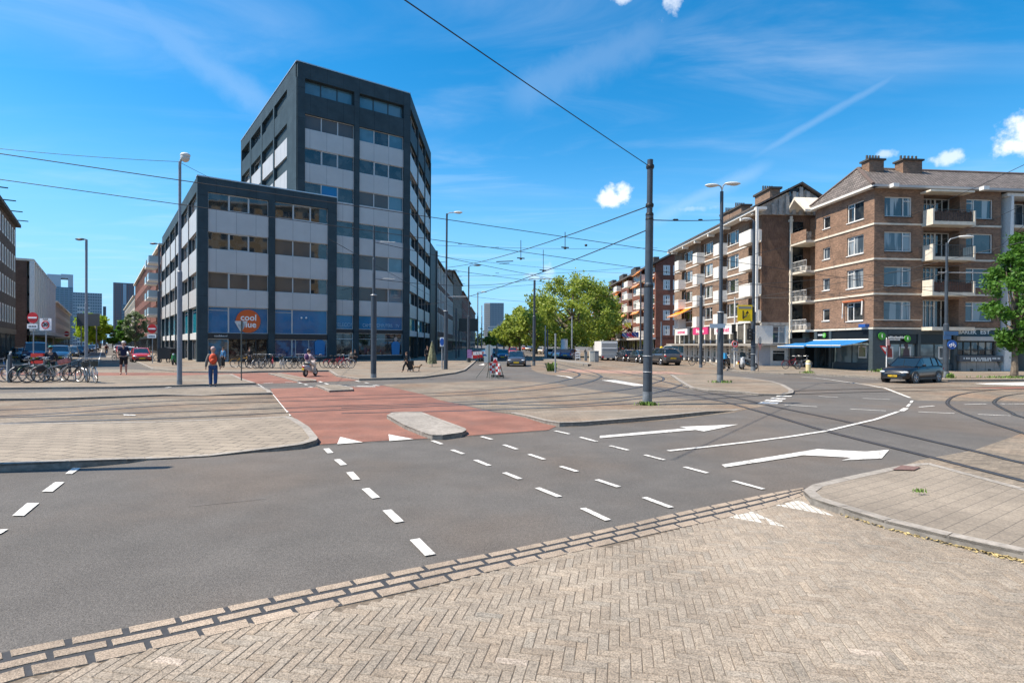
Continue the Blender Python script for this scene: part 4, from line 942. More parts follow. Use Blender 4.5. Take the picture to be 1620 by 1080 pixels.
# ---------------------------------------------------------------- gable-ended apartment row (second block on the right)
G0 = gp(1203.5, 578.5, .1)
GE = Fac(G0, 86.8, 1, 0)                       # end wall towards the camera
GF = Fac(G0, -2.75, -1, 0)                     # long side along the boulevard
gb = thing('apartment_building', 'long brick apartment row with grey concrete gable end and white balconies over glass shops', 'apartment building', (G0.x, G0.y, 0))
gz = [GF.z_(1187, v, .9) for v in (381.5, 423.5, 466, 508)]; gzE = GF.z_(1186.6, 336.5, .9); GS = (gz[0]-gz[3])/3
gL = GF.s_(1067, 470)
brick2 = mat('sandy_brown_brick', (.24,.15,.10), .9, noise=.15, kind='brick', size=(.22,.07,.01), var=.25, mortar=(.2,.16,.12), uv=True, layers=((.8,4,.9),))
whitec = mat('white_concrete', (.72,.70,.65), .7, noise=.08)
greyc = mat('weathered_concrete', (.36,.335,.30), .9, noise=.25, layers=((.9,5,1),(4,3,.6)))
wn = [(GF.s_(b_), GF.s_(a_)) for a_, b_ in ((1148.8,1168),(1112.5,1127),(1081.5,1095))]; bn = [(GF.s_(b_, 480, .5), GF.s_(a_, 480, 1.0)) for a_, b_ in ((1168.5,1187),(1128,1143.5),(1095.5,1108.5),(1067,1079))]
holes = []
for r in range(4):
    for a, c in wn: holes.append((a, c, gz[r]+GS*.27, gz[r]+GS*.83, 0, r))
    for a, c in bn: holes.append((a, c, gz[r]+.1, gz[r]+GS*.88, 1, r))
b = GF.mb(); wall(GF, b, -.02 if 0 else 0, gL, gz[3]-.1, gzE, [h[:4] for h in holes], .9); b.build('wall', brick2, gb, fix=False)
for a, c, z0, z1, k, r in holes:
    if k == 0: window(GF, gb, a, c, z0, z1, muls=(.3,.75), hb=((0,.3,.75),), d=-.12, sill=whitec, g=[glD,glB,glB,glD][r])
    else:
        window(GF, gb, a, c, z0, z1, muls=(.5,), d=-.88, g=glD, name='balcony_door', fr=wframe)
for r in range(4):
    for i, (a, c) in enumerate(bn):
        b = GF.mb(); a_ = a-(1.0 if i == 0 else 0); b.box(a_, c, .003, 1.0, gz[r]-.14, gz[r]+.08); k_ = b.build('balcony', whitec, gb)
        b = GF.mb(); b.box(a_, c, .93, 1.0, gz[r]+.08, gz[r]+1.1); b.box(a_, a_+.06, 0, .93, gz[r]+.08, gz[r]+1.1); b.build('balcony_front', whitec, k_)
    b = GF.mb(); b.box(0, gL, .004, .06, gz[r]-.10, gz[r]+.04); b.build('band', whitec, gb)
    b = GE.mb(); b.box(-1.0, .0, -.0, .9, gz[r]+.08, gz[r]+1.1) if 0 else b.box(-.3, -.02, .0, .06, gz[r], gz[r]+1.0); b.build('balcony_side', whitec, gb)
b = GF.mb(); b.box(-1.0, -.8, .8, 1.0, gz[3], gzE); b.build('column', whitec, gb)
b = GF.mb(); b.box(-1.0, gL+.2, .003, 1.0, gzE-.02, gzE+.22); b.build('eaves', whitec, gb)
b = GF.mb()
for i in range(6): s_ = gL*(i+.6)/6; b.box(s_-.15, s_+.15, .2, .95, gzE-.35, gzE-.03)
b.build('eaves_bracket', whitec, gb)
# end wall, gable
wE = 2*(GE.s_(1264, 400)); gzP = GE.z_(1264, 292.5)
b = GE.mb(); b.prism([(0,gz[3]-.1),(wE,gz[3]-.1),(wE,gzE-.3),(0,gzE-.3)], -.3, .001); b.build('end_wall', mat('dark_brown_brick', (.17,.095,.06), .9, noise=.22, kind='brick', size=(.07,.25,.008), var=.2, mortar=(.11,.08,.06), uv=True, layers=((1.2,4,.9),(7,3,.4))), gb)
b = GE.mb(); b.prism([(-.9,gzE-.3),(wE+.3,gzE-.3),(wE+.3,gzE+.1),(wE/2,gzP-.15),(-.9,gzE+.15)], -.35, .12); gg = b.build('gable', greyc, gb)
for i in range(9):
    s_ = 1.0+i*(wE-2)/8; zt2 = gzE+.1+(gzP-gzE-.3)*(1-abs(s_-wE/2)/(wE/2))
    b = GE.mb(); b.box(s_-.16, s_+.16, .121, .34, gzE-.3, zt2-.1); b.build('gable_rib', mat('pale_rib', (.36,.34,.31), .9, noise=.2, nscale=2), gg)
b = GE.mb(); b.box(wE/2-1.1, wE/2+.1, .13, .2, gzE+.3, gzE+1.9); b.build('gable_window', glC, gg)
b = GE.mb(); b.prism([(wE/2-1.2,gzE+2.2),(wE/2+.6,gzE+2.2),(wE/2+.3,gzP-.6),(wE/2-.9,gzP-.9)], .13, .22); b.build('gable_vent', navy, gg)
b = GE.mb(); gl2 = gL+.2
for x0, x1, za_, zb_ in ((-1.1, wE/2, gzE+.2, gzP), (wE+.6, wE/2, gzE+.0, gzP)):
    p = [GE.at(x0, .5, za_), GE.at(x1, .5, zb_)]; q = [x+GF.u*gl2 for x in p]; b.T = None
    up = Vector((0,0,.18)); b.face([p[0], p[1], q[1], q[0]]); b.face([p[0]+up, p[1]+up, q[1]+up, q[0]+up]); b.face([p[0], p[1], p[1]+up, p[0]+up]); b.face([p[0], q[0], q[0]+up, p[0]+up]); b.T = GE.M
gr = b.build('roof', mat('dark_tile', (.10,.085,.075), .85, noise=.2, nscale=3), gb, fix=False)
b = GF.mb(); b.box(.2, gL-.1, -wE+.3, -.95, .1, gzE); b.build('core', navy, gb)
for u0, u1, v1 in ((1202,1226,305.5), (1161,1180,331), (1147.5,1162,338.5)):
    Fr = Fac(GF.at(0, -1.6, 0), -2.75, -1, 0); a, c = Fr.s_(u1, 320), Fr.s_(u0, 320); s_ = (a+c)/2
    z1 = Fr.z_((u0+u1)/2, v1); w_ = min(3.2, abs(c-a)); b = Fr.mb(); b.box(s_-w_*.5, s_+w_*.5, -.5, .5, gzE-.5, z1); k_ = b.build('chimney', brick2, gr)
    b = Fr.mb(); b.box(s_-w_*.5-.15, s_+w_*.5+.15, -.65, .65, z1, z1+.2); b.build('chimney_cap', MATS['dark_cap'], k_)
    b = MB()
    for i in range(5): p = Fr.at(s_, -.45+.22*i, z1+.2); b.tube(p, p+Vector((0,0,.5)), .08)
    b.build('chimney_pot', MATS['dark_cap'], k_)
# shops under the row
zc1 = gz[3]-.1; zcan = GF.z_(1120, 545.5); zg1 = GF.z_(1190, 541, .1)
b = GF.mb(); b.box(-.02, gL, -.9, -.03, zg1, zc1); b.build('mezzanine', mat('mezzanine_glass_wall', (.10,.095,.085), .4, noise=.4, nscale=1.5), gb)
zcn = GF.z_(1190, 545, 1.0)
b = GF.mb(); b.box(-.5, gL, .0, 1.1, zcn-.12, zcn+.12); b.build('canopy', mat('grey_canopy', (.30,.28,.25), .8), gb)
n = 14
for i in range(n):
    s0 = .1+(gL-.4)*i/n; s1 = s0+(gL-.4)/n-.35
    window(GF, gb, s0, s1, .6, zcn-.35, hb=((0,1,.72),), d=-.3, g=[shopglass,glD,hall,glD][i % 4], fr=wframe, w=.09, name='shop_window')
    b = GF.mb(); b.box(s1, s1+.35, -.35, .02, .1, zcn-.12); b.build('shop_column', whitec, gb)
    b = GF.mb(); b.box(s1, s1+.3, -.02, .03, zcn+.12, zc1-.02); b.build('shop_column', whitec, gb)
b = GF.mb(); b.box(0, gL, -.8, -.25, .1, .6); b.box(0, gL, -.8, -.28, zcn-.35, zcn-.12); b.build('plinth', mat('grey_plinth', (.2,.19,.18), .8), gb)
def board(F, u0, u1, v0, v1, root, m, txt, tm, d=1.1, size=None):
    a, c = F.s_(u1, 520, d), F.s_(u0, 520, d); um = (u0+u1)/2; z1, z0 = F.z_(um, v0, d), F.z_(um, v1, d)
    b = F.mb(); b.box(a, c, d-.15, d, z0, z1); k_ = b.build('sign_board', m, root)
    if txt: text(txt, F.sign((a+c)/2, d+.01, (z0+z1)/2), (z1-z0)*(size or .8), tm, k_, bold=.01, sx=1.5)
pinkm = mat('pink_sign', (.62,.05,.18), .5); wbm = mat('white_board', (.78,.77,.76), .5)
board(GF, 1069, 1087, 520.5, 530, gb, wbm, 'ontmet', pinkm); board(GF, 1096, 1119.5, 518, 529, gb, pinkm, 'bagels', wl); board(GF, 1130, 1158, 515, 528.5, gb, wbm, 'ontmet', pinkm)
a, c = bn[2]; awning(GF, wn[2][0]-.1, bn[3][1], gz[3]+GS*.95, 1.9, .95, gb, mat('orange_awning', (.85,.24,.01), .75, noise=.08))
# end wall shops
zE1 = GE.z_(1240, 541); s5 = [GE.s_(x, 560) for x in (1204, 1218, 1222, 1243, 1248, 1262)]
b = GE.mb(); b.box(0, wE, -.3, .1, zc1-.3, zc1); b.box(-.5, wE, -.3, .5, zcn-.1, zcn+.1); b.build('canopy', greyc, gb)
b = GE.mb(); b.box(-.5, s5[1], -.3, .06, .1, zcn-.12); b.build('end_pier', mat('pale_blue_plaster', (.40,.42,.45), .8, noise=.06), gb)
for a, c in ((s5[2], s5[3]),):
    window(GE, gb, a, c, .5, zcn-.5, hb=((0,1,.74),), d=-.1, g=glD, fr=wframe, name='shop_window'); window(GE, gb, a, c, zcn+.15, zc1-.35, muls=(.5,), d=-.1, g=glC, fr=wframe)
b = GE.mb(); b.box(s5[3], s5[5], -.3, .04, .1, zcn-.12); b.box(s5[1], s5[2], -.3, .04, .1, zcn-.12); b.box(s5[2], s5[3], -.3, .0, .1, .5); b.box(s5[2], s5[3], -.3, -.0, zcn-.5, zcn-.12); b.box(-.5, s5[2], -.3, .03, zcn+.1, zc1-.3); b.box(s5[3], wE, -.3, .03, zcn+.1, zc1-.3); b.build('end_pier', whitec, gb)
# ---------------------------------------------------------------- red-brick block with orange awnings
R0 = gp(1036.8, 564, .05)
RF = Fac(R0, -1.5, -1, 0); RE = Fac(R0, 88.5, 1, 0)
rb = thing('apartment_building', 'red brick apartment block with orange window awnings and small paned end wall windows', 'apartment building', (R0.x, R0.y, 0))
redb = mat('red_brown_brick', (.20,.075,.05), .9, noise=.15, kind='brick', size=(.25,.08,.01), var=.2, uv=True, layers=((.5,4,.8),))
rzE = RF.z_(1036.8, 419); rL = 62; rz = [RE.z_(1046, v) for v in (436.5,459.5,483.5,507.5,531.5)]; RS = (rz[0]-rz[4])/4
b = RF.mb(); b.box(.6, rL, -13, -.6, .1, rzE); b.build('core', navy, rb)
wr = []
wE2 = RE.s_(1090, 480)
for r in range(5):
    for u0, u1 in ((1049,1060),(1064.5,1075.5),(1080,1090)): wr.append((RE.s_(u0), RE.s_(u1), rz[r]+.15, rz[r]+RS*.72))
b = RE.mb(); wall(RE, b, 0, wE2+2, rz[4]-.2, rzE, wr, .15); b.build('end_wall', redb, rb, fix=False)
for h in wr: window(RE, rb, *h, muls=(.33,.66), hb=((0,1,.5),), d=-.1, g=glD, w=.24)
gpk = RE.z_(1065, 396); b = RE.mb(); b.prism([(-.3,rzE),(wE2+3,rzE),(wE2/2+.5+1,gpk)], -.3, .0); b.build('gable', redb, rb)
b = MB()
for x0, x1, za_, zb_ in ((-.8, wE2/2+1.5, rzE-.1, gpk+.1), (wE2+4, wE2/2+1.5, rzE-.1, gpk+.1)):
    p = [RE.at(x0,.4,za_), RE.at(x1,.4,zb_)]; q = [x+RF.u*rL for x in p]; up = Vector((0,0,.35)); b.face([p[0]+up,p[1]+up,q[1]+up,q[0]+up]); b.face([p[0],p[1],p[1]+up,p[0]+up]); b.face([p[0],q[0],q[0]+up,p[0]+up])
rr_ = b.build('roof', MATS['dark_tile'], rb, fix=False)
for s_ in (12, 26, 38, 50): b = RF.mb(); b.box(s_-2.2, s_+2.2, -3.4, -2.4, rzE, rzE+2.9); b.build('chimney', MATS['dark_cap'], rr_)
org = MATS['orange_awning']
b = RF.mb(); nb = 6; bw = rL/nb; hs = []
for i in range(nb):
    for r in range(5):
        hs.append((i*bw+.8, i*bw+bw*.55, rz[r]+.3, rz[r]+RS*.78)); hs.append((i*bw+bw*.62, i*bw+bw*.92, rz[r]+.1, rz[r]+RS*.85))
wall(RF, b, 0, rL, rz[4]-.2, rzE, hs, .5); b.build('wall', redb, rb, fix=False)
for j, h in enumerate(hs):
    if j % 2 == 0: window(RF, rb, *h, muls=(.25,.5,.75), hb=((0,1,.7),), d=-.1, g=random.choice((glB, glD, glC)), w=.2)
    else:
        r = (j//2) % 5; b = RF.mb(); b.box(h[0], h[1], -.45, -.4, h[2], h[3]); b.build('balcony_door', glD, rb)
        if r < 5: b = RF.mb(); b.box(h[0]-.1, h[1]+.1, .0, 1.0, rz[r]-.1, rz[r]+1.05); b.build('balcony', whitec, rb)
for i in range(nb):
    for r in range(5):
        if random.random() < .75:
            big = random.random() < .6
            awning(RF, i*bw+.6, i*bw+bw*.58, rz[r]+RS*.9, 1.5 if big else .45, 1.1 if big else .35, rb, org) if not big else awning(RF, i*bw+bw*.6, i*bw+bw*.94, rz[r]+RS*.95, 1.7, 1.3, rb, org)
b = RF.mb(); b.box(0, rL, .0, 1.4, 3.0, rz[4]-.25); b.build('canopy', mat('white_canopy', (.6,.58,.56), .6), rb)
for i in range(9): window(RF, rb, 1+i*6.7, 6+i*6.7, .4, 2.9, muls=(.33,.66), d=-.01, g=random.choice((shopglass, glD, hall)), name='shop_window')
b = RE.mb(); b.box(0, wE2+2, -.3, .03, 3.4, rz[4]-.2); b.build('shop_fascia', mat('brown_fascia', (.07,.03,.025), .6), rb); window(RE, rb, 4, wE2+1.5, .3, 3.0, muls=(.3,.6), g=glD, name='shop_window', d=-.1)
b = RE.mb(); b.box(0, 4, -.3, .0, .1, 3.4); b.build('pier', redb, rb)
b = RE.mb(); b.box(3.8, 8, .02, .25, 2.95, 3.4); b.build('sign_board', mat('yellow_board', (.6,.35,.05), .5), rb)
# far houses beyond, right side of the boulevard
def simple_row(name, label, P, ang, side, L, depth, h, floors, nb, m, root_g=None, wfrac=.5, g=None, band=None, fr=None, z0=3.4, hoist=False, top=None, ww=.62, deep=.2, mul=(.5,), fw=.09):
    F = Fac(P, ang, side, 0); t = thing(name, label, 'building', (P.x, P.y, 0), root_g)
    hs = []; fh = (h-z0)/floors
    for r in range(floors):
        for i in range(nb): a = L*(i+.5-ww/2)/nb; hs.append((a, a+L*ww/nb, z0+r*fh+fh*.22, z0+r*fh+fh*.22+fh*wfrac))
    b = F.mb(); wall(F, b, 0, L, z0, h, hs, deep); b.build('wall', m, t, fix=False)
    b = F.mb(); b.box(.02, L-.02, -depth, -deep-.05, .1, h-.1); b.build('core', m, t)
    b = F.mb(); b.box(-.2, L+.2, -depth-.2, .45, h, h+.3); b.build('roof', top or bandm, t)
    for h_ in hs: window(F, t, *h_, muls=mul, d=-deep*.7, g=g or random.choice((glD, glB)), fr=fr, w=fw)
    k = max(2, nb//2)
    for i in range(k): window(F, t, L*(i+.06)/k, L*(i+.94)/k, .5, z0-.5, muls=(.33,.66), d=-.1, g=random.choice((shopglass, glD, hall)), fr=dframe, name='shop_window')
    b = F.mb(); b.box(0, L, -.3, .05, z0-.5, z0); b.box(0, L, -.3, -.05, .1, .5); b.build('shop_fascia', navy, t)
    if hoist:
        for i in range(nb//3): b = F.mb(); b.box(L*(i+.5)/(nb//3), L*(i+.5)/(nb//3)+.09, .2, 1.3, h+.31, h+.4); b.build('hoist_beam', dframe, t)
    return F, t
# left row on the boulevard
V0_ = TR.at(trL+10.2, 0, .1); V0_ = dp(688.5, 560, V0_.y); V0_.z = .1
bz = zat(V0_, 411)
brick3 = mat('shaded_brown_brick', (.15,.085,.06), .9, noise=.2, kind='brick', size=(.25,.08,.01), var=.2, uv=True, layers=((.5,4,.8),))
pw = mat('pale_window_panel', (.42,.41,.42), .5)
# dark slab between office and row
V0_ = dp(688.5, 560, TR.at(trL+10.2,0,0).y)
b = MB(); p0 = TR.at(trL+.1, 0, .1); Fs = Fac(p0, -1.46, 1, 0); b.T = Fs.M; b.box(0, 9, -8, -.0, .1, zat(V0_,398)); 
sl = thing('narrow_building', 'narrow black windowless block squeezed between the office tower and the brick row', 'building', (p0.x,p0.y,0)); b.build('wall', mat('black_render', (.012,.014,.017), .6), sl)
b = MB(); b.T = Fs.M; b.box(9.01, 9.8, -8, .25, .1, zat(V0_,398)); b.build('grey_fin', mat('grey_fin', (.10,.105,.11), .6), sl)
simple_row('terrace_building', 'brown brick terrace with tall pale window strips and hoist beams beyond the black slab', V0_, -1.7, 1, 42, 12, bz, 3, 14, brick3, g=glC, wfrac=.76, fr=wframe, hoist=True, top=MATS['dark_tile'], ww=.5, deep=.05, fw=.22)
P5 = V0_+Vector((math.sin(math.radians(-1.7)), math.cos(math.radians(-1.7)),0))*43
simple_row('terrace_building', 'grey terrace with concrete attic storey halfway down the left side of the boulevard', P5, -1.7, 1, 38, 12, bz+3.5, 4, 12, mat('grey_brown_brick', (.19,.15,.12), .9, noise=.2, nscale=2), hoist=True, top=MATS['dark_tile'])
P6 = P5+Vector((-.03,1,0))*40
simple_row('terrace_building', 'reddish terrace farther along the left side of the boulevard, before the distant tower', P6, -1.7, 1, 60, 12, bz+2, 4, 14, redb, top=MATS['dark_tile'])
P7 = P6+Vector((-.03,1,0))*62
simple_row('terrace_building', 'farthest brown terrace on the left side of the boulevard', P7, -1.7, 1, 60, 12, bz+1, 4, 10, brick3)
# end building with the black advertising screen
q = gp(741, 567, 0); q = Vector((q.x, 78, 0)); sn = thing('billboard', 'large black advertising screen standing out from the left boulevard facades', 'billboard', (q.x, q.y, 0))
z1, z0 = zat(q, 504), zat(q, 524); a_ = dp(726, 520, 78).x; c_ = dp(756, 520, 78).x
b = MB(); b.box(a_, c_, 77.8, 78.3, z0, z1); b.build('screen', mat('black_screen', (.008,.008,.009), .3), sn); b = MB(); b.tube((q.x,78.6,0),(q.x,78.6,z1),.22); b.build('pole', mat('dark_pole', (.04,.045,.05), .5), sn)
# ---------------------------------------------------------------- left street
L0 = gp(24.8, 568.6, .05); uL = Vector((math.sin(math.radians(-36.07)), math.cos(math.radians(-36.07)), 0))
La = L0-uL*22; hL = zat(L0, 359.5)
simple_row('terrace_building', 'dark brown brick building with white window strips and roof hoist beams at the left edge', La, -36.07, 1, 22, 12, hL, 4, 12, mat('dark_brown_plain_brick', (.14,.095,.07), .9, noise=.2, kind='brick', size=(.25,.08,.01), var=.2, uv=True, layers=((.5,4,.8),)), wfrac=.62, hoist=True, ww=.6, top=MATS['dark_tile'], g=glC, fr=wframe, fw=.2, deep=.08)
b = MB(); p_ = L0+uL*.2; Fk = Fac(p_, -36.07, 1, 0); b.T = Fk.M; b.box(.3, 3.2, -8, -.6, .1, zat(L0, 372)); k = b.build('stair_block', mat('dark_grey_block', (.08,.085,.09), .8)); k.name = 'stair_block'; tag(k, 'dark grey stair block between the two nearest buildings of the left street', 'building')
L1 = L0+uL*13; L1 = Vector(Fac(L0, -36.07, 1, 0).hit(47, 540)); L1.z = 0; h1 = zat(L1, 413)
ribm = mat('pale_facade', (.66,.63,.58), .8, noise=.1, nscale=2)
Fr1_, t_ = simple_row('terrace_building', 'pale ribbed facade building with cream roof overhang behind the thirty zone sign', L1, -36.07, 1, 46, 11, h1, 4, 13, ribm, wfrac=.86, ww=.30, deep=.3, top=bandm)
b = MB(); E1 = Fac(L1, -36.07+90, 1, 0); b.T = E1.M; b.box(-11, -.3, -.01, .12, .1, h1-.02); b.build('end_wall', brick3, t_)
for i in range(13): b = Fr1_.mb(); s_ = 46*i/13; b.box(s_-.35, s_+.35, .003, .5, 3.5, h1-.02); b.build('rib', mat('pale_rib_panel', (.78,.76,.72), .8, noise=.08), t_)
b = Fr1_.mb(); b.box(0, 46, .05, 1.8, 3.0, 3.5); b.build('canopy', mat('blue_grey_canopy', (.3,.36,.40), .6), t_)
L2 = L1+uL*50; h2 = zat(L2, 478)
simple_row('terrace_building', 'low white banded apartment block farther along the left street', L2, -36.07, 1, 70, 11, h2, 3, 16, mat('cream_facade', (.42,.37,.30), .8, noise=.1), g=glD, wfrac=.6)
# right side of the left street, beyond the office
Rr0 = F1L.at(LL+.3, 0, 0); h3 = zat(Rr0, 425)+1.2
h3 = F1L.z_(250, 398)
F3, t3 = simple_row('terrace_building', 'brick apartment building with white balconies just beyond the office block', Rr0, -36.07, -1, 26, 11, h3, 5, 10, redb, z0=3.6, wfrac=.6, fr=wframe)
for r in range(5):
    fh = (h3-3.6)/5
    for s_ in (2, 8.5): b = F3.mb(); b.box(s_, s_+3.4, .0, 1.7, 3.6+r*fh+.05, 3.6+r*fh+.3); k = b.build('balcony', whitec, t3); b = F3.mb(); b.box(s_, s_+3.4, 1.62, 1.7, 3.6+r*fh+.3, 3.6+r*fh+1.3); b.box(s_, s_+.07, .0, 1.6, 3.6+r*fh+.3, 3.6+r*fh+1.3); b.build('balcony_front', mat('balcony_glass', (.35,.45,.48), .25), k)
Rr1 = Rr0+uL*27; h4 = F1L.z_(212, 447)*.98
simple_row('terrace_building', 'brick and cream terrace with projecting roof further down the left street, right side', Rr1, -36.07, -1, 62, 11, F1L.z_(223, 437), 4, 18, redb, wfrac=.6, top=bandm)
simple_row('terrace_building', 'farthest low pale terrace on the right side of the left street', Rr1+uL*64, -36.07, -1, 90, 11, F1L.z_(205, 480), 3, 18, MATS['cream_facade'], g=glD)
# towers on the skyline
def tower(label, u0, u1, v0, Y, m, wm, nw, nf, extra=None, group=None, depth=22, ang=90, name='tower_block'):
    a, c = dp(u0, 500, Y), dp(u1, 500, Y); t = thing(name, label, 'tower', (a.x, a.y, 0), group); z1 = dp(u0, v0, Y).z; Wd = c.x-a.x
    Wd = (c-a).length*math.cos(math.atan2(abs(a.x), Y)); vw = Vector(((a.x+c.x)/2, Y, 0)).normalized(); rt = Vector((vw.y, -vw.x, 0))
    TM = Matrix(((rt.x, vw.x, 0, a.x-rt.x*a.x*0), (rt.y, vw.y, 0, a.y), (0,0,1,0), (0,0,0,1))) @ Matrix.Translation((-a.x, -Y, 0))
    b = MB(); b.T = TM; b.box(a.x, a.x+Wd, Y, Y+depth, 0, z1); b.build('wall', m, t)
    fh = z1/nf
    for r in range(nf):
        b = MB(); b.T = TM
        for i in range(nw): b.box(a.x+Wd*(i+.15)/nw, a.x+Wd*(i+.85)/nw, Y-.15, Y+.1, r*fh+fh*.3, r*fh+fh*.85)
        b.build('window_row', wm, t)
    global TMX; TMX = TM
    return t, a.x, a.x+Wd, z1
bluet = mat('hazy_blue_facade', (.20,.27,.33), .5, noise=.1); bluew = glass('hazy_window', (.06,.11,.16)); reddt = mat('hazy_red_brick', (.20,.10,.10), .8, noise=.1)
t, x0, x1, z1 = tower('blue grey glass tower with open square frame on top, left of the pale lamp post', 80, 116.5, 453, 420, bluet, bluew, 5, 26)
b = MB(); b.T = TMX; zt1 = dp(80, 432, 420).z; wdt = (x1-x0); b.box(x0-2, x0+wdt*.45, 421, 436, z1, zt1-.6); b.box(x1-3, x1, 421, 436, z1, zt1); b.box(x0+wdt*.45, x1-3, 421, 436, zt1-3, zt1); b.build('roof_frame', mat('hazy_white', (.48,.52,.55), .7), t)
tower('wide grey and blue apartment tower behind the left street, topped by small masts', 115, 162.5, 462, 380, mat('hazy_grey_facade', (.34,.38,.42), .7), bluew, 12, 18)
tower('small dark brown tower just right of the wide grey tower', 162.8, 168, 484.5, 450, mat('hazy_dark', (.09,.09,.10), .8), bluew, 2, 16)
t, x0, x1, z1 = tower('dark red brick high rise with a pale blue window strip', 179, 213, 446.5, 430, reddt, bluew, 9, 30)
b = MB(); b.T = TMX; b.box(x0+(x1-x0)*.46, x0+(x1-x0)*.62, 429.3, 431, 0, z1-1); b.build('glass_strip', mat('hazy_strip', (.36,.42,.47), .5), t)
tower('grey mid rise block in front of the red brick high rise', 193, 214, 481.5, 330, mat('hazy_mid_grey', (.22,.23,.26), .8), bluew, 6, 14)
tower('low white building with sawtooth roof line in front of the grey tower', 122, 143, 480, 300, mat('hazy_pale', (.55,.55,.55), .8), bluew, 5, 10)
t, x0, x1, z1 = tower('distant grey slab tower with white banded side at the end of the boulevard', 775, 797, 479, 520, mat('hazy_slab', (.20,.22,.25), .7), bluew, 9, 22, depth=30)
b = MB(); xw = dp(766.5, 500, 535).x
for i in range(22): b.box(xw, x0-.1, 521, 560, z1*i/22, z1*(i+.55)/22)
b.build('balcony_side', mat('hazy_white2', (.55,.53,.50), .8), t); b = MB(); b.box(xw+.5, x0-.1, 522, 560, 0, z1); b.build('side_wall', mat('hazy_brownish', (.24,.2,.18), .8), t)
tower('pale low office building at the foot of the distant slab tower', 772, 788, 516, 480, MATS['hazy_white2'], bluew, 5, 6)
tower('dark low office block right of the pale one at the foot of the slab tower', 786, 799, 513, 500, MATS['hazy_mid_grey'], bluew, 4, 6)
# beige block behind the camera, seen mirrored in the office windows
Pm = Vector((45, 14, 0)); simple_row('apartment_building', 'sunlit beige apartment block across the crossing, seen mirrored in the office windows', Pm, 217, 1, 42, 12, 36, 10, 9, mat('yellow_brick', (.46,.33,.17), .85, noise=.1), g=glD)
# ---------------------------------------------------------------- poles, lamps, signs
polem = mat('dark_blue_grey_pole', (.045,.058,.075), .42, noise=.15, layers=((3,4,1),(.8,3,.5)))
zinc = mat('galvanised_steel', (.32,.34,.36), .5, .4, noise=.12, nscale=4)
zincl = mat('pale_pole_foot', (.18,.20,.22), .5, .2, noise=.25, nscale=6)
lampw = mat('lamp_housing', (.62,.62,.60), .45)
blackm = mat('black_metal', (.012,.013,.015), .5)
redm = mat('sign_red', (.55,.012,.015), .45); bluem = mat('sign_blue', (.01,.09,.38), .45); yelm = mat('sign_yellow', (.88,.60,.01), .45); whitem = mat('sign_white', (.8,.8,.8), .45); signback = mat('sign_back', (.33,.35,.37), .5, .3)
def pole(name, label, cat, u, v, segs, m=polem, z=0, rpx=True, group=None, foot=None, lean=0, parts=True):
    "segs: list of (v_top, width_px) from the foot upwards; widths in picture px at that distance"
    P = gp(u, v, z); t = thing(name, label, cat, tuple(P), group); k = P.y/F_; prof = []; zp = 0
    for vt, w in segs:
        zt_ = zat(P, vt)-z; r = w*k/2; prof += [(r, zp), (r, zt_)]; zp = zt_+.06
    b = MB(); b.lathe(prof, (0,0,0), 20); b.v = [p+P+Vector((lean*p.z, 0, 0)) for p in b.v]; b.build('shaft', m, t, smooth=False)
    if foot: zf_ = zat(P, foot)-z; b = MB(); b.lathe([(segs[0][1]*k/2+.006, 0), (segs[0][1]*k/2+.006, zf_)], P, 20); b.build('foot_band', zincl, t)
    t['_h'] = zp; t['_k'] = k
    return t, P, zp+z, k
def collar(t, P, v, r, m=None, h=.12): z_ = zat(P, v); b = MB(); b.lathe([(r,z_-h/2),(r*1.1,z_),(r,z_+h/2)], (P.x,P.y,0), 16); b.build('collar', m or blackm, t)
def lamp_head(t, P, z_, dx, L=.8, m=None, arm=.5, rise=.15, dy=0):
    "arm and flat cobra head; dx = direction sign on picture x"
    d = Vector((dx, dy, 0)).normalized(); b = MB(); e = Vector((P.x,P.y,z_))+d*arm+Vector((0,0,rise)); b.path([Vector((P.x,P.y,z_-.1)), Vector((P.x,P.y,z_))+d*arm*.3+Vector((0,0,rise*.6)), e], .035, 8); a = b.build('lamp_arm', m or zinc, t)
    b = MB(); R = Matrix(((d.x,-d.y,0),(d.y,d.x,0),(0,0,1))); b.ell(e+d*L*.42, (L*.5,.17,.085), 14, 8, R); b.build('lamp_head', m if m else lampw, a, smooth=True)
    b = MB(); b.ell(e+d*L*.5-Vector((0,0,.05)), (L*.3,.12,.06), 12, 6, R); b.build('lamp_glass', mat('lamp_lens', (.5,.5,.48), .2), a, smooth=True)
# tall catenary pole
t, P, zt_, k = pole('catenary_pole', 'tall dark tram wire pole with weeds at its foot, nearest and thickest of all poles', 'pole', 1024, 640, ((450,14.3),(340,12.2),(253,9.2)), foot=619, lean=.006)
for v in (453, 340, 325, 347, 264): collar(t, P+Vector((zat(P,v)*.006,0,0)), v, .15 if v > 400 else .125)
for v in (563, 588): collar(t, P, v, .155, zinc, .03)
BIGP, BIGZ = P, zt_
# twin headed lamp post
t, P, zt_, k = pole('lamp_post', 'twin headed lamp post on the rounded tram island, weeds at its foot', 'street lamp', 1139, 605, ((494,9.2),(303,5.2)), foot=592.5, z=.07, lean=.003)
TWP = P
lamp_head(t, P+Vector((.03,0,0)), zat(P,297), -1, .75, arm=.2, rise=.12); lamp_head(t, P+Vector((.03,0,0)), zat(P,299), 1, .85, arm=.2, rise=.28); collar(t, P, 494, .17, zinc, .06)
b = MB(); z_ = zat(P, 516); b.box(P.x-.62, P.x+.18, P.y-.2, P.y-.17, z_-.1, z_+.12); b.build('street_name_plate', mat('pale_blue_plate', (.35,.45,.55), .4), t)
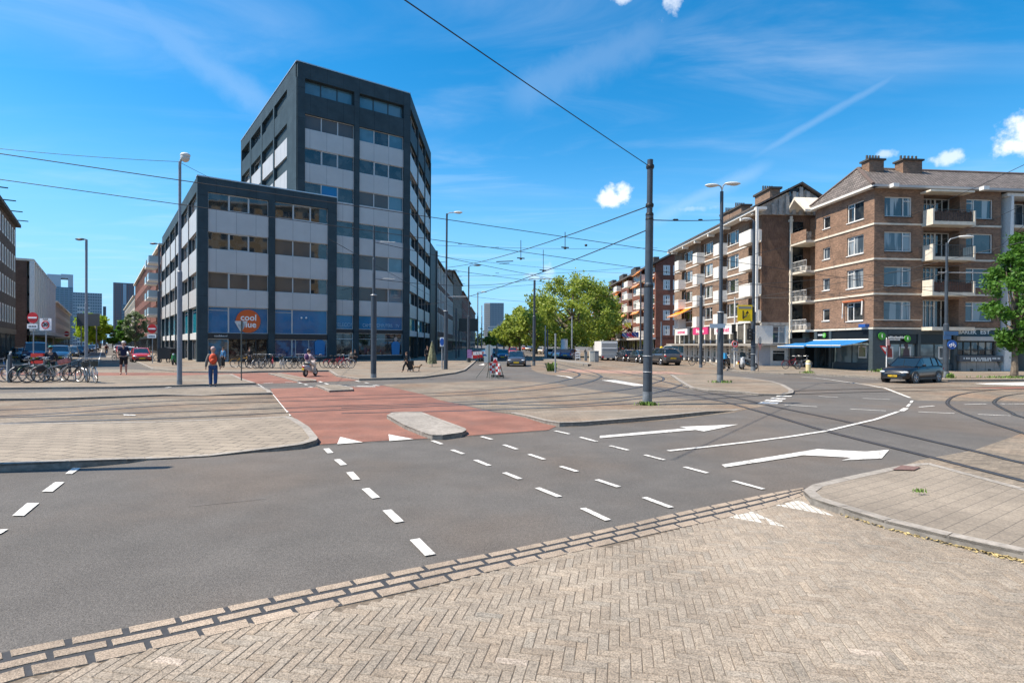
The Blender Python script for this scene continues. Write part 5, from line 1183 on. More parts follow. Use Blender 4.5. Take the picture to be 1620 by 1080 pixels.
# globe lamp on the left
t, P, zt_, k = pole('lamp_post', 'slender grey lamp post with round cut globe head standing left of the walking person', 'street lamp', 284, 608, ((430,7.4),(256,4.2)), m=mat('grey_pole', (.20,.22,.25), .5, noise=.1), z=.08, foot=601)
GLP = P
b = MB(); z_ = zat(P, 256); b.path([(P.x,P.y,z_-.1),(P.x+.05,P.y,z_+.1),(P.x+.2,P.y,z_+.22)], .05); a = b.build('lamp_arm', zinc, t)
b = MB(); b.ell((P.x+.24,P.y,z_+.18), (.2,.19,.2), 14, 10); b.build('lamp_globe', mat('globe_lamp', (.55,.53,.48), .25), a, smooth=True); b = MB(); b.ell((P.x+.25,P.y,z_+.3), (.22,.2,.12), 14, 8); b.build('lamp_hood', lampw, a, smooth=True)
t, P, zt_, k = pole('lamp_post', 'plain grey lamp post behind the parked bicycles, flat head pointing left', 'street lamp', 136.5, 583, ((480,4.4),(379,3.4)), m=MATS['grey_pole'], z=.05); lamp_head(t, P, zat(P,378.5), -1, .75, arm=.15, rise=.0, m=polem)
t, P, zt_, k = pole('lamp_post', 'dark lamp post beside the right hand no entry sign of the left street', 'street lamp', 251.5, 573, ((460,4.6),(388,2.6)), z=.1); lamp_head(t, P, zat(P,387), -1, .8, arm=.2, rise=.1, m=polem)
t, P, zt_, k = pole('catenary_pole', 'dark stepped tram pole in front of the electronics shop, without a lamp', 'pole', 591, 597.5, ((466,8.8),(410,4.8),(357.5,3.6)), z=.1, foot=591); collar(t, P, 467, .17, zinc, .05)
for v in (383, 441):
    z_ = zat(P, v); b = MB(); b.tube((P.x,P.y,z_), (P.x+1.2,P.y,z_), .02); b.tube((P.x,P.y,z_+.1), (P.x+.9,P.y,z_+.02), .012); b.build('bracket_arm', zinc, t)
PL592 = P
t, P, zt_, k = pole('lamp_post', 'dark stepped lamp post at the kerb next to the blue cycle sign', 'street lamp', 705, 584, ((492,6.6),(338,3.0)), z=.1, lean=.004); lamp_head(t, P+Vector((.05,0,0)), zat(P,338), 1, .7, arm=.55, rise=.1); collar(t, P, 492, .18, zinc, .05)
z_ = zat(P, 469); b = MB(); b.tube((P.x,P.y,z_), (P.x+1.6,P.y,z_), .03); b.build('bracket_arm', zinc, t); PL707 = P
t, P, zt_, k = pole('lamp_post', 'thin dark lamp post in front of the black advertising screen', 'street lamp', 741, 572.5, ((500,4.2),(422,2.2)), z=.1); lamp_head(t, P, zat(P,421), 1, .9, arm=.5, rise=.1, m=polem)
t, P, zt_, k = pole('lamp_post', 'distant pale lamp post right of the black advertising screen', 'street lamp', 755.5, 563, ((500,2.2),(462,1.6)), m=zinc); lamp_head(t, P, zat(P,462), 1, 1.1, arm=.6, rise=.05)
t, P, zt_, k = pole('lamp_post', 'farthest thin pole seen left of the distant slab tower', 'street lamp', 762, 560, ((500,1.8),(483,1.2)), m=zinc)
t, P, zt_, k = pole('catenary_pole', 'slim dark tram pole between the grey car and the big plane tree', 'pole', 844.5, 578.6, ((500,4.9),(443,3.4)), foot=571.5, lean=.004); z_ = zat(P, 441); b = MB(); b.tube((P.x-.5,P.y,z_),(P.x+1.6,P.y,z_),.03); b.build('bracket_arm', zinc, t); PL845 = P
t, P, zt_, k = pole('catenary_pole', 'tram pole in front of the pink shop sign, a bicycle leaning on it', 'pole', 1108.5, 581.5, ((470,5.0),(448,3.6)), z=.0, foot=576); PL1108 = P
t, P, zt_, k = pole('lamp_post', 'tram pole carrying the yellow detour sign and a curved white lamp head', 'street lamp', 1191.3, 586.5, ((494,7.0),(350,4.6)), z=.1, foot=580); PL1193 = P
lamp_head(t, P, zat(P,351), -1, .75, arm=.25, rise=.22)
z_ = zat(P, 560); 
for v in (526, 547, 560): collar(t, P, v, .19, zinc, .04)
# yellow detour sign (hangs on the pole)
def plate(name, label, cat, P, w, h, m, d=-.25, dx=0, ang=0, group=None):
    t = thing(name, label, cat, tuple(P), group); b = MB(); b.box(P.x+dx-w/2, P.x+dx+w/2, P.y+d-.02, P.y+d, P.z-h/2, P.z+h/2); b.build('plate', m, t); return t
kk = P.y/F_; z1, z0 = zat(P, 483), zat(P, 508.5); xx = dp(1178.3, 500, P.y-.3).x
Q = Vector((xx, P.y-.3, (z1+z0)/2)); sgn = plate('detour_sign', 'yellow detour sign with black lane diversion arrow hanging beside the dark pole', 'road sign', Q, 23*kk, z1-z0, yelm, 0)
b = MB(); y_ = Q.y-.024; w = 23*kk
b.box(Q.x-w*.44, Q.x+w*.44, y_-.004, y_, Q.z+(z1-z0)*.27, Q.z+(z1-z0)*.42); b.build('name_strip', mat('grey_strip', (.25,.25,.22), .5), sgn)
b = MB(); b.path([(Q.x-.14,y_-.01,Q.z-.42),(Q.x-.14,y_-.01,Q.z+.18)], .045, 5); b.path([(Q.x-.14,y_-.01,Q.z-.38),(Q.x+.1,y_-.01,Q.z-.2),(Q.x+.16,y_-.01,Q.z+.0)], .04, 5); b.face([(Q.x+.04,y_-.02,Q.z-.02),(Q.x+.3,y_-.02,Q.z-.02),(Q.x+.19,y_-.02,Q.z+.2)]); b.build('arrow_symbol', blackm, sgn)
b = MB(); b.box(Q.x, P.x, Q.y+.001, P.y, z1-.12, z1-.05); b.build('bracket', zinc, sgn)
# lamp pole with the blue cycle sign at right
t, P, zt_, k = pole('lamp_post', 'slim lamp post behind the dark car with street name plate and blue cycle sign', 'street lamp', 1496, 597.5, ((513,7.6),(430,4.6),(384,3.4)), z=.1, foot=587); lamp_head(t, P, zat(P,383.5), 1, 1.0, arm=.75, rise=.35)
b = MB(); z_ = zat(P, 527); b.box(P.x-.25, P.x+.6, P.y-.2, P.y-.17, z_-.12, z_+.12); b.build('street_name_plate', mat('blue_plate', (.04,.12,.26), .4), t); b = MB(); b.box(P.x-.3,P.x+.15, P.y-.22,P.y-.19, z_-.38,z_-.14); b.build('street_name_plate', MATS['blue_plate'], t)
b = MB(); z_ = zat(P, 431); b.tube((P.x-.5,P.y,z_),(P.x+2.6,P.y,z_-.02),.03); b.build('bracket_arm', zinc, t); P1497 = P
def roundsign(name, label, P, r, m, ring=None, post=True, back=False, group=None, pm=None, extra=None):
    t = thing(name, label, 'road sign', (P.x,P.y,0), group); y_ = P.y-.08
    b = MB(); b.T = Matrix.Translation((P.x,y_,P.z)); b.prism([(r*math.cos(i*math.pi/12), r*math.sin(i*math.pi/12)) for i in range(24)], 0, .03); b.build('plate', ring or m, t)
    if ring: b = MB(); b.T = Matrix.Translation((P.x,y_,P.z)); b.prism([(r*.74*math.cos(i*math.pi/12), r*.74*math.sin(i*math.pi/12)) for i in range(24)], -.006, -.001); b.build('face', m, t)
    if post: b = MB(); b.tube((P.x,P.y,0), (P.x,P.y,P.z+r*.7), .035); b.build('post', pm or zinc, t)
    return t
def fwd(P, z): return Vector((P.x, P.y, z))
Pc = fwd(P1497, zat(P1497, 545)); Pc.x += .13; Pc.y -= .25
cs = roundsign('cycle_sign', 'round blue sign with white bicycle fixed to the lamp post behind the dark car', Pc, 7.2*k, bluem, post=False)
b = MB(); y_ = Pc.y-.09
for dx in (-.12,.12): b.torus((Pc.x+dx,y_,Pc.z-.06),(0,1,0),.07,.012,14,4)
b.path([(Pc.x-.12,y_,Pc.z-.06),(Pc.x-.05,y_,Pc.z+.06),(Pc.x+.08,y_,Pc.z+.06),(Pc.x,y_,Pc.z-.06),(Pc.x-.05,y_,Pc.z+.06)], .011, 4); b.path([(Pc.x+.12,y_,Pc.z-.06),(Pc.x+.07,y_,Pc.z+.1),(Pc.x+.03,y_,Pc.z+.1)], .011, 4); b.build('bicycle_symbol', whitem, cs)
# no entry signs
def no_entry(u, v, vb, r, label, plate_below=True):
    P = gp(u, vb, .05); P.z = zat(P, v); t = roundsign('no_entry_sign', label, P, r*P.y/F_, redm, pm=zinc); b = MB(); y_ = P.y-.09; w = r*P.y/F_; b.box(P.x-w*.78, P.x+w*.78, y_-.01, y_+.005, P.z-w*.15, P.z+w*.15); b.build('white_bar', whitem, t)
    if plate_below:
        b = MB(); b.box(P.x-w*1.0, P.x+w*.9, y_, y_+.03, P.z-w*2.0, P.z-w*1.15); k_ = b.build('sub_plate', whitem, t)
        b = MB(); x = P.x-w*.7
        while x < P.x+w*.6: b.box(x, x+.07, y_-.008, y_-.001, P.z-w*1.75, P.z-w*1.45); x += .12
        b.build('sub_plate_symbols', blackm, k_)
    return P
no_entry(53, 502.5, 583, 8.6, 'red and white no entry sign beside the thirty zone sign'); no_entry(241.2, 520, 575, 7.3, 'no entry sign on a grey post in front of the red hatchback')
Pn = gp(106, 562, 0); Pn.z = zat(Pn, 528); t = roundsign('no_entry_sign', 'small distant no entry sign beside the pale ribbed facade', Pn, 4*Pn.y/F_, redm); b = MB(); b.box(Pn.x-.35,Pn.x+.35,Pn.y-.11,Pn.y-.085,Pn.z-.07,Pn.z+.07); b.build('white_bar', whitem, t)
# 30 zone sign
P = gp(73, 584, .05); zc_ = zat(P, 513); kk = P.y/F_; w, h = 18.5*kk, 19*kk; t = thing('zone_sign', 'square white thirty zone sign with red ring above the parked cars', 'road sign', tuple(P))
b = MB(); b.box(P.x-w/2, P.x+w/2, P.y-.06, P.y-.03, zc_-h/2, zc_+h/2); b.build('plate', whitem, t); b = MB(); b.torus((P.x,P.y-.07,zc_-h*.04),(0,1,0),w*.30,w*.045,24,6); b.build('red_ring', redm, t); b = MB(); b.tube((P.x,P.y,.05),(P.x,P.y,zc_),.04); b.build('post', zinc, t)
Mx = lambda x, y, z: Matrix(((1,0,0,x),(0,0,-1,y),(0,1,0,z),(0,0,0,1)))
text('30', Mx(P.x, P.y-.08, zc_-h*.04), w*.42, blackm, t, bold=.01); text('ZONE', Mx(P.x, P.y-.08, zc_+h*.4), w*.17, blackm, t)
# yield sign seen from behind at the cycle crossing
P = gp(381.8, 601.5, .08); t = thing('yield_sign', 'grey back of a triangular yield sign on a thin dark post before the shop', 'road sign', tuple(P)); kk = P.y/F_
z1, z0 = zat(P, 508.5), zat(P, 523.5); w = 20.5*kk
b = MB(); b.T = Matrix.Translation((P.x-.04,P.y+.03,0)); b.prism([(-w/2,z1),(-w/2+.05,z1+.03),(w/2-.05,z1+.03),(w/2,z1),(.05,z0),(-.05,z0)], 0, .03); b.build('plate', signback, t)
b = MB(); b.tube(P, (P.x,P.y,z1+.05), .032); b.build('post', mat('dark_green_post', (.07,.08,.075), .5), t); b = MB(); b.box(P.x-w*.3,P.x+w*.3,P.y+.01,P.y+.03,z1-.16,z1-.12); b.build('clamp', zinc, t)
# blue cycle sign at boulevard corner
P = gp(699.3, 583.5, .1); t = thing('cycle_sign', 'white rectangular plate with blue roundel on a grey post beside the stepped lamp post', 'road sign', tuple(P)); kk = P.y/F_; z1, z0 = zat(P,533.5), zat(P,548)
b = MB(); b.box(P.x-3.4*kk, P.x+4*kk, P.y-.06, P.y-.03, z0, z1); b.build('plate', whitem, t); b = MB(); b.T = Matrix.Translation((P.x,P.y-.08,(z0+z1)/2)); b.prism([(.16*math.cos(i*math.pi/10), .28*math.sin(i*math.pi/10)) for i in range(20)], 0, .02); b.build('blue_roundel', bluem, t); b = MB(); b.tube(P,(P.x,P.y,z1),.045); b.build('post', zinc, t)
# slim post on the square
t, P, zt_, k = pole('sign_post', 'slim grey post without a sign rising from weeds on the tram square', 'post', 878.5, 589.5, ((531,2.6),(527.5,3.4)), m=zinc)
# no-parking style round sign and signal post near the pink sign
t, P, zt_, k = pole('signal_post', 'white slender post with a round red ringed sign and dark traffic signals', 'traffic signal', 1161.8, 580, ((480,2.3),(470,1.8)), m=lampw, z=.1)
Ps = fwd(P, zat(P,543.8)); Ps.y -= .1; b = MB(); b.T = Matrix.Translation((Ps.x,Ps.y,Ps.z)); b.prism([(5.4*k*math.cos(i*math.pi/12), 5.4*k*math.sin(i*math.pi/12)) for i in range(24)], 0, .03); sg_ = b.build('round_sign', whitem, t); b = MB(); b.torus((Ps.x,Ps.y-.01,Ps.z),(0,1,0),.25,.045,20,5); b.build('red_ring', redm, sg_); b = MB(); b.T = Matrix.Translation((Ps.x,Ps.y,Ps.z)); b.prism([(.11*math.cos(i*math.pi/8), .13*math.sin(i*math.pi/8)) for i in range(16)], -.02, -.005); b.build('dark_symbol', mat('sign_dark', (.08,.01,.015), .5), sg_)
b = MB(); b.box(Ps.x-.3,Ps.x+.3,Ps.y,Ps.y+.03,Ps.z-.62,Ps.z-.4); b.build('sub_plate', signback, t)
for v, dx in ((520,-.16),(531,-.0),(530,2.0)):
    z_ = zat(P, v); 
    if dx < 1: b = MB(); b.box(P.x+dx-.14, P.x+dx+.1, P.y-.3, P.y-.05, z_-.4, z_+.4); b.build('signal_head', blackm, t)
P = PL1193; t = thing('traffic_signal', 'dark traffic signal head fixed to the left side of the yellow sign pole', 'traffic signal', (P.x,P.y,zat(P,529))); z_ = zat(P,529); b = MB(); b.box(P.x-.5, P.x-.2, P.y-.3, P.y-.02, z_-.42, z_+.42); q_ = b.build('housing', blackm, t)
b = MB(); [b.ell((P.x-.35, P.y-.31, z_+dz), (.09,.03,.09), 10, 6) for dz in (-.26,0,.26)]; b.build('lens', mat('signal_lens', (.05,.05,.05), .2), q_)
P = gp(1199.5, 587.5, .1); t = thing('road_sign', 'thin post with oval plate and a narrow red edged yield sign seen edge on', 'road sign', tuple(P)); b = MB(); b.tube(P,(P.x,P.y,zat(P,535)),.03); b.build('post', mat('brown_post', (.16,.13,.11), .6), t)
z_ = zat(P, 538.5); b = MB(); b.T = Matrix.Translation((P.x+.1,P.y-.05,z_)); b.prism([(.11*math.cos(i*math.pi/8), .30*math.sin(i*math.pi/8)) for i in range(16)], 0, .03); b.build('oval_plate', signback, t)
z_ = zat(P, 548); b = MB(); b.T = Matrix.Translation((P.x+.1,P.y-.05,z_)); b.prism([(-.14,.22),(.16,.22),(.02,-.3)], 0, .03); b.build('yield_plate', mat('faded_red', (.4,.2,.18), .5), t)
# yield sign by the corner block
P = gp(1402.2, 589, .1); t = thing('yield_sign', 'red edged yield sign on a white post before the green signed shop', 'road sign', tuple(P)); b = MB(); b.tube(P,(P.x,P.y,zat(P,534)),.035); b.build('post', whitem, t)
z1, z0 = zat(P,546.5), zat(P,561); b = MB(); b.T = Matrix.Translation((P.x-.2,P.y-.05,0)); b.prism([(-.32,z1),(.18,z1-.05),(.12,z0)], 0, .03); k_ = b.build('plate', redm, t); b = MB(); b.T = Matrix.Translation((P.x-.2,P.y-.055,0)); b.prism([(-.2,z1-.1),(.13,z1-.13),(.1,z0+.2)], -.01, -.002); b.build('white_face', whitem, k_)
z1, z0 = zat(P,536.5), zat(P,546); b = MB(); b.box(P.x-.05,P.x+.17,P.y-.08,P.y-.05,z0,z1); b.build('small_plate', mat('pale_red', (.5,.3,.3), .5), t)
# bollard, flags, cabinets
P = gp(1278.5, 589.5, .1); t = thing('bollard', 'short cream yellow bollard on the pavement beside the parked red bicycle', 'bollard', tuple(P)); b = MB(); b.lathe([(.16,0),(.16,.78),(.12,.86),(.03,.9)], P, 14); b.build('post', mat('cream_paint', (.62,.52,.28), .6, noise=.1), t); b = MB(); b.lathe([(.165,.6),(.165,.7)], P, 14); b.build('band', whitem, t)
tuft(1278.5, 590, .1, 50, .2, label='small weeds around the cream yellow bollard', r=.25)
tuft(1389, 588, .1, 60, .3, label='low weeds at the foot of the dark shop pier of the corner block', r=.3)
tuft(1503, 598, .1, 40, .35, label='green weed behind the foot of the lamp post by the dark car', r=.12)
for i, (u, v, w, h, m, lb) in enumerate(((938,572.5,10,17,mat('pale_cabinet', (.58,.58,.52), .6, noise=.1), 'pale utility cabinet with posters left of the white truck'),(944,572.8,6.5,17,mat('grey_cabinet', (.18,.20,.21), .6), 'dark grey utility cabinet between the pale cabinet and the white truck'),(927,571,4,14,MATS['grey_cabinet'], 'narrow dark cabinet just left of the pale utility cabinet'))):
    P = gp(u, v, 0); k = P.y/F_; t = thing('utility_cabinet', lb, 'cabinet', tuple(P)); b = MB(); b.box(P.x-w*k/2,P.x+w*k/2,P.y,P.y+.5,0,h*k); b.build('box', m, t); b = MB(); b.box(P.x-w*k/2-.04,P.x+w*k/2+.04,P.y-.04,P.y+.54,h*k,h*k+.06); b.build('lid', m, t)
    b = MB(); b.box(P.x-w*k*.38,P.x+w*k*.38,P.y-.02,P.y-.005,.15*h*k,.9*h*k); b.build('door', m, t)
P = gp(892.5, 567.5, 0); k = P.y/F_; t = thing('advertising_column', 'white round advertising column standing under the big plane tree', 'advertising column', tuple(P)); b = MB(); b.lathe([(5.4*k,0),(5.4*k,zat(P,537))], (P.x,P.y,0), 24); b.build('column', mat('white_poster_column', (.66,.66,.66), .6, noise=.12, nscale=1.2), t); b = MB(); b.lathe([(5.8*k,zat(P,537)),(5.8*k,zat(P,536))], (P.x,P.y,0), 24); b.build('cap', zinc, t)
P = gp(914, 570.5, 0); k = P.y/F_; t = thing('striped_ladder', 'small blue and white striped ladder panel beside the parked cars', 'barrier', tuple(P)); b = MB(); b.box(P.x-.3,P.x-.24,P.y,P.y+.05,0,14*k); b.box(P.x+.24,P.x+.3,P.y,P.y+.05,0,14*k); b.build('frame', whitem, t)
for i in range(4): b = MB(); b.box(P.x-.24,P.x+.24,P.y,P.y+.05,.3+i*.33,.48+i*.33); b.build('rung', whitem, t)
P = gp(864, 567.5, 0); k = P.y/F_; t = thing('litter_bin', 'pale litter bin beside the thin pole under the trees', 'litter bin', tuple(P)); b = MB(); b.lathe([(.25,0),(.28,1.3),(.2,1.45)], P, 12); b.build('body', mat('pale_blue_bin', (.45,.52,.58), .5), t)
for u, v, vt, lb in ((862.5,568,515,'thin grey pole just right of the dark tram pole under the trees'),(866,568,521,'second thin dark pole under the trees beside the litter bin'),(904.5,568,500,'thin pole standing in front of the big plane tree trunk'),(1045.8,566,509,'grey pole with a yellow box before the red brick end wall'),(1013,566,428,'dark lamp pole in front of the orange awning facade'),(726,566,520,'thin dark pole in the shade before the left boulevard terrace'),(721.5,568,488,'dark narrow pole along the left boulevard pavement')): pole('thin_pole', lb, 'pole', u, v, ((vt+8,2.3),(vt,1.8)), m=zinc if 'grey' in lb or lb.startswith('thin pole') else polem)
P = gp(1045.5, 566, 0); b = MB(); b.ell((P.x,P.y-.3,zat(P,551.5)),(.3,.15,.4)); o = b.build('parking_meter', yelm); tag(o, 'small yellow box on the grey pole before the red brick end wall', 'box')
# violet poster board in the shade of the boulevard
P = gp(743, 573, .1); k = P.y/F_; t = thing('poster_stand', 'small violet poster stand on the shaded pavement of the left boulevard side', 'poster stand', tuple(P)); b = MB(); b.box(P.x-4*k,P.x+3.5*k,P.y,P.y+.1,zat(P,566),zat(P,553)); b.build('poster', mat('violet_poster', (.32,.16,.34), .6, noise=.3, nscale=4), t); b = MB(); b.box(P.x-.15,P.x+.1,P.y,P.y+.1,.1,zat(P,566)); b.build('foot', blackm, t)
# flags on the red block shopfront
fl = [((.02,.06,.3),'dark blue'),((.5,.03,.04),'red'),((.55,.05,.25),'pink'),((.6,.55,.05),'yellow green'),((.02,.1,.35),'bright blue')]
for i, (c_, nm) in enumerate(fl):
    P = RF.at(3.5+i*2.0, 2.0, 4.3 if i != 3 else 6.2); t = thing('flag', nm+' flag hanging over the shops of the orange awning block', 'flag', tuple(P)); b = MB()
    for j in range(6): b.face([P+Vector((-.2*j,0,.05*math.sin(j*2))), P+Vector((-.2*(j+1),0,.05*math.sin(j*2+2))), P+Vector((-.2*(j+1),.05,-1.0+.1*j)), P+Vector((-.2*j,.05,-1.05+.08*j))])
    b.build('cloth', mat('flag_'+nm.replace(' ','_'), c_, .8), t, fix=False); b = MB(); b.tube(P+Vector((.1,0,-1.2)), P+Vector((-1.2,0,.25)), .03); b.build('flag_pole', whitem, t)
# road works barrier with temporary signs
P = gp(783, 598.5, 0); k = P.y/F_
def barrier(x, y, w, z0, z1, label, ang=0, n=4, dig=False):
    t = thing('roadwork_barrier', label, 'barrier', (x,y,0)); R = Matrix.Translation((x,y,0)) @ Matrix.Rotation(ang,4,'Z'); hh = (z1-z0)/n
    for i in range(n): b = MB(); b.T = R; b.box(-w/2,0,-.03,.03,z0+i*hh,z0+(i+1)*hh); b.build('panel', redm if i%2 else whitem, t); b = MB(); b.T = R; b.box(.001,w/2,-.03,.03,z0+i*hh,z0+(i+1)*hh); b.build('panel', whitem if i%2 else redm, t)
    b = MB(); b.T = R
    for s_ in (-1,1): b.tube((s_*w*.4,.0,z1),(s_*w*.8,-.45,.0),.02); b.tube((s_*w*.4,.02,z1),(s_*w*.6,.5,.0),.02)
    b.build('leg', mat('dark_green_steel', (.05,.07,.06), .5), t); return t
x0 = dp(775.5, 580, P.y).x; barrier(dp(778,580,P.y+.4).x, P.y+.5, 8.5*k, zat(P,591), zat(P,574.5), 'red and white striped barrier, left one of the roadwork group', .25); barrier(dp(788,580,P.y).x, P.y, 7.5*k, zat(P,592.5), zat(P,575), 'red and white striped barrier, right one of the roadwork group', -.35)
b = MB(); P2 = fwd(P, 0); t = thing('roadwork_sign', 'round grey backed temporary road sign on a tripod behind the striped barriers', 'road sign', (dp(773.5,590,P.y+.9).x, P.y+.9, 0)); xs = t.location.x; zc_ = zat(P, 554.5)
b.T = Matrix.Translation((xs,P.y+.85,zc_)); b.prism([(6.4*k*math.cos(i*math.pi/12), 10*k*math.sin(i*math.pi/12)) for i in range(24)], 0, .03); b.build('plate', mat('pale_sign_back', (.45,.50,.50), .5, .2), t)
b = MB(); b.tube((xs,P.y+.8,.0+.5),(xs,P.y+.8,zc_+10*k),.03); 
for dx, dy in ((-.75,-.3),(.55,-.4),(0,.6)): b.tube((xs,P.y+.8,zat(P,572)),(xs+dx,P.y+.8+dy,0),.018)
b.build('tripod', MATS['dark_green_steel'], t); b = MB(); b.box(xs-8*k,xs+3*k,P.y+.84,P.y+.87,zat(P,574),zat(P,563.5)); b.build('sub_plate', MATS['pale_sign_back'], t)
xs = dp(783.5,590,P.y+.5).x; t = thing('roadwork_sign', 'white framed triangular roadwork sign leaning behind the right striped barrier', 'road sign', (xs,P.y+.5,0)); b = MB(); b.box(xs-3*k,xs+3*k,P.y+.45,P.y+.48,zat(P,576),zat(P,566)); b.build('plate', whitem, t); b = MB(); b.T = Matrix.Translation((xs,P.y+.44,0)); b.prism([(-.18,zat(P,574.5)),(.18,zat(P,574.5)),(.0,zat(P,567))], -.01, .0); b.build('red_triangle', redm, t)
b = MB(); b.tube((xs,P.y+.5,0),(xs,P.y+.5,zat(P,566)),.03); b.build('post', zinc, t)
for i, x in enumerate((765,760,751,755)): 
    Pb = gp(x-30*(i>1), 578-7+i*.5, 0) if 0 else dp((748,752,757,765)[i], 566, 60+i*2); Pb.z = 0; barrier(Pb.x, Pb.y, .9, .5, 1.2, ('first','second','third','fourth')[i]+' striped road barrier from the left in the shaded boulevard lane', 0, 2)
for u, lb in ((785,'left black rubber foot under the striped barriers'),(789.5,'right black rubber foot under the striped barriers')): Pq = gp(u, 596, 0); b = MB(); b.box(Pq.x-.3,Pq.x+.3,Pq.y-.15,Pq.y+.15,0,.12); o = b.build('ballast_block', mat('rubber', (.02,.02,.022), .8)); tag(o, lb, 'ballast block')
# red bench and post at far left
P = gp(24, 604, .08); k = P.y/F_; t = thing('bench', 'bright red slatted bench behind the leftmost parked bicycles', 'bench', tuple(P))
for v0, v1 in ((559.5,565.5),(571,576.5),(584,587)): b = MB(); b.box(P.x-9*k, P.x+11*k, P.y+1.2, P.y+1.3, zat(P,v1), zat(P,v0)); b.build('slat', mat('red_bench', (.6,.03,.015), .5), t)
b = MB(); b.box(P.x-9*k,P.x-7.5*k,P.y+1.31,P.y+1.4,.08,zat(P,559.5)); b.box(P.x+9*k,P.x+10.5*k,P.y+1.31,P.y+1.4,.08,zat(P,559.5)); b.build('leg', zinc, t)
P = gp(15.5, 605, .08); t = thing('post', 'dark square post left of the red bench', 'post', tuple(P)); b = MB(); b.box(P.x-.06,P.x+.06,P.y-.06,P.y+.06,.08,zat(P,561)); b.build('shaft', polem, t); b = MB(); b.path([(P.x-.12,P.y,.2),(P.x-.1,P.y,1.1),(P.x+.05,P.y,1.55)], .035); b.build('white_tube', lampw, t)
# grey back of a big direction sign in the left street
P = dp(139, 525, 95); t = thing('direction_sign', 'large grey back of a direction board before the lime green street tree', 'road sign', (P.x,P.y,0)); x0, x1 = dp(121.5,520,95).x, dp(157,520,95).x; z1, z0 = dp(139,496,95).z, dp(139,515.5,95).z; b = MB(); b.box(x0,x1,95,95.1,z0,z1); b.build('plate', mat('dark_sign_back', (.10,.12,.14), .5), t); b = MB(); b.tube((x0+.6,95.2,0),(x0+.6,95.2,z1),.08); b.tube((x1-.6,95.2,0),(x1-.6,95.2,z1),.08); b.build('post', zinc, t)
# wheeled bins at the office corner
for i, (u, v, lb) in enumerate(((263,573.5,'black cargo box trolley at the office flank beside the parked moped'),(290,563,'x'))):
    if i: continue
    P = gp(u, v, .1); k = P.y/F_; t = thing('wheeled_container', lb, 'container', tuple(P)); b = MB(); b.T = Matrix.Translation(P); b.prism([(-.55,.35),(.55,.35),(.7,1.35),(.1,1.5),(-.6,1.35)], -.4, .4); b.build('body', mat('black_plastic', (.012,.012,.014), .5), t)
    for dx in (-.4,.4): b = MB(); b.torus(P+Vector((dx,-.35,.22)),(0,1,0),.18,.04,14,5); b.build('wheel', MATS['rubber'], t)
# overhead wires
wirem = mat('wire', (.02,.022,.025), .6)
WN = 0
def wire(label, A, B, sag=.2, r=.012, name='overhead_wire', group='overhead tram wires'):
    n = 14; pts = [A.lerp(B, i/n)-Vector((0,0,sag*4*(i/n)*(1-i/n))) for i in range(n+1)]; b = MB(); b.path(pts, r, 5); o = b.build(name, wirem); return tag(o, label, 'wire', group)
def pz(P, v, dx=0): return Vector((P.x+dx, P.y, zat(P, v)))
far = dp
wl_ = [
 ('wire rising from the big pole top to the upper left out of the picture', pz(BIGP,264,.05), dp(560,-55,9), .02, .013),
 ('upper suspension wire left of the big pole, climbing to its collar', pz(BIGP,326), far(690,424,62), .5, .02),
 ('lower suspension wire left of the big pole, below the upper one', pz(BIGP,363), far(662,482,62), .6, .02),
 ('taut wire with insulators from the big pole to the twin headed lamp post', pz(BIGP,348), pz(TWP,348), .03, .018),
 ('upper of two tram wires crossing in front of the office block', dp(-260,205,14), dp(1540,470,40), .0, .014),
 ('lower of two tram wires crossing in front of the office block', dp(-260,248,17), dp(1500,492,44), .0, .014),
 ('thin wire from the left edge to the globe lamp post', dp(-200,212,22), pz(GLP,256), .15, .011),
 ('short wire from the globe lamp post to the tower facade', pz(GLP,257), F1.at(4,.2,zr-1.2), .05, .011),
 ('thin cross wire from the stepped lamp post toward the trees', pz(PL592,383), dp(1060,468,80), .4, .018),
 ('wire from the shop corner pole to the slim dark tram pole', pz(PL592,441), pz(PL845,441), .5, .018),
 ('cross wire high over the boulevard from terrace to terrace', dp(690,388,75), dp(1040,392,95), .3, .022),
 ('second cross wire over the boulevard, slightly lower', dp(690,405,85), dp(1060,435,100), .5, .022),
 ('third cross wire over the boulevard, sagging', dp(700,437,95), dp(1066,416,100), .6, .025),
 ('tram wire running down the boulevard, left track', dp(520,378,32), dp(780,520,260), .2, .018),
 ('tram wire running down the boulevard, right track', dp(700,425,50), dp(900,450,62), .1, .02),
 ('tram wire descending right behind the slim dark pole', dp(900,450,62), dp(1030,488,80), .2, .02),
 ('distant cross wire above the lane beyond the billboard', dp(742,455,110), dp(880,446,130), .3, .03),
 ('lowest distant cross wire above the far lamp post', dp(742,468,120), dp(860,478,150), .3, .03),
 ('wire rising from the corner apartment block to the upper right', FD.at(2.5,.4,ze-2.2), dp(1760,192,24), .15, .016),
 ('wire from the corner block to the lamp post by the dark car', FD.at(3.5,.2,ze-4.6), dp(1700,282,34), .3, .014),
 ('span wire fixed on the curved lamp pole and the corner block', pz(PL1193,402), FC.at(5.5,.1,ze-2.2), .2, .018),
 ('long tram wire across the brick facades toward the right edge', dp(1030,460,42), dp(1700,398,36), .3, .016),
 ('second long tram wire below the first across the brick facades', dp(1030,478,44), dp(1700,432,38), .3, .016),
 ('third tram wire crossing low in front of the brick facades', dp(1100,482,52), dp(1700,362,30), .5, .016),
 ('wire between the pink sign pole and the yellow sign pole', pz(PL1108,452), pz(PL1193,440), .2, .018),
 ('wire from the yellow sign pole to the lamp post by the dark car', pz(PL1193,470), pz(P1497,431), .6, .016),
 ('wire sloping up right from the restaurant to the tree top', FD.at(9.4,.3,zband[1]+.4), dp(1680,300,32), .1, .014),
]
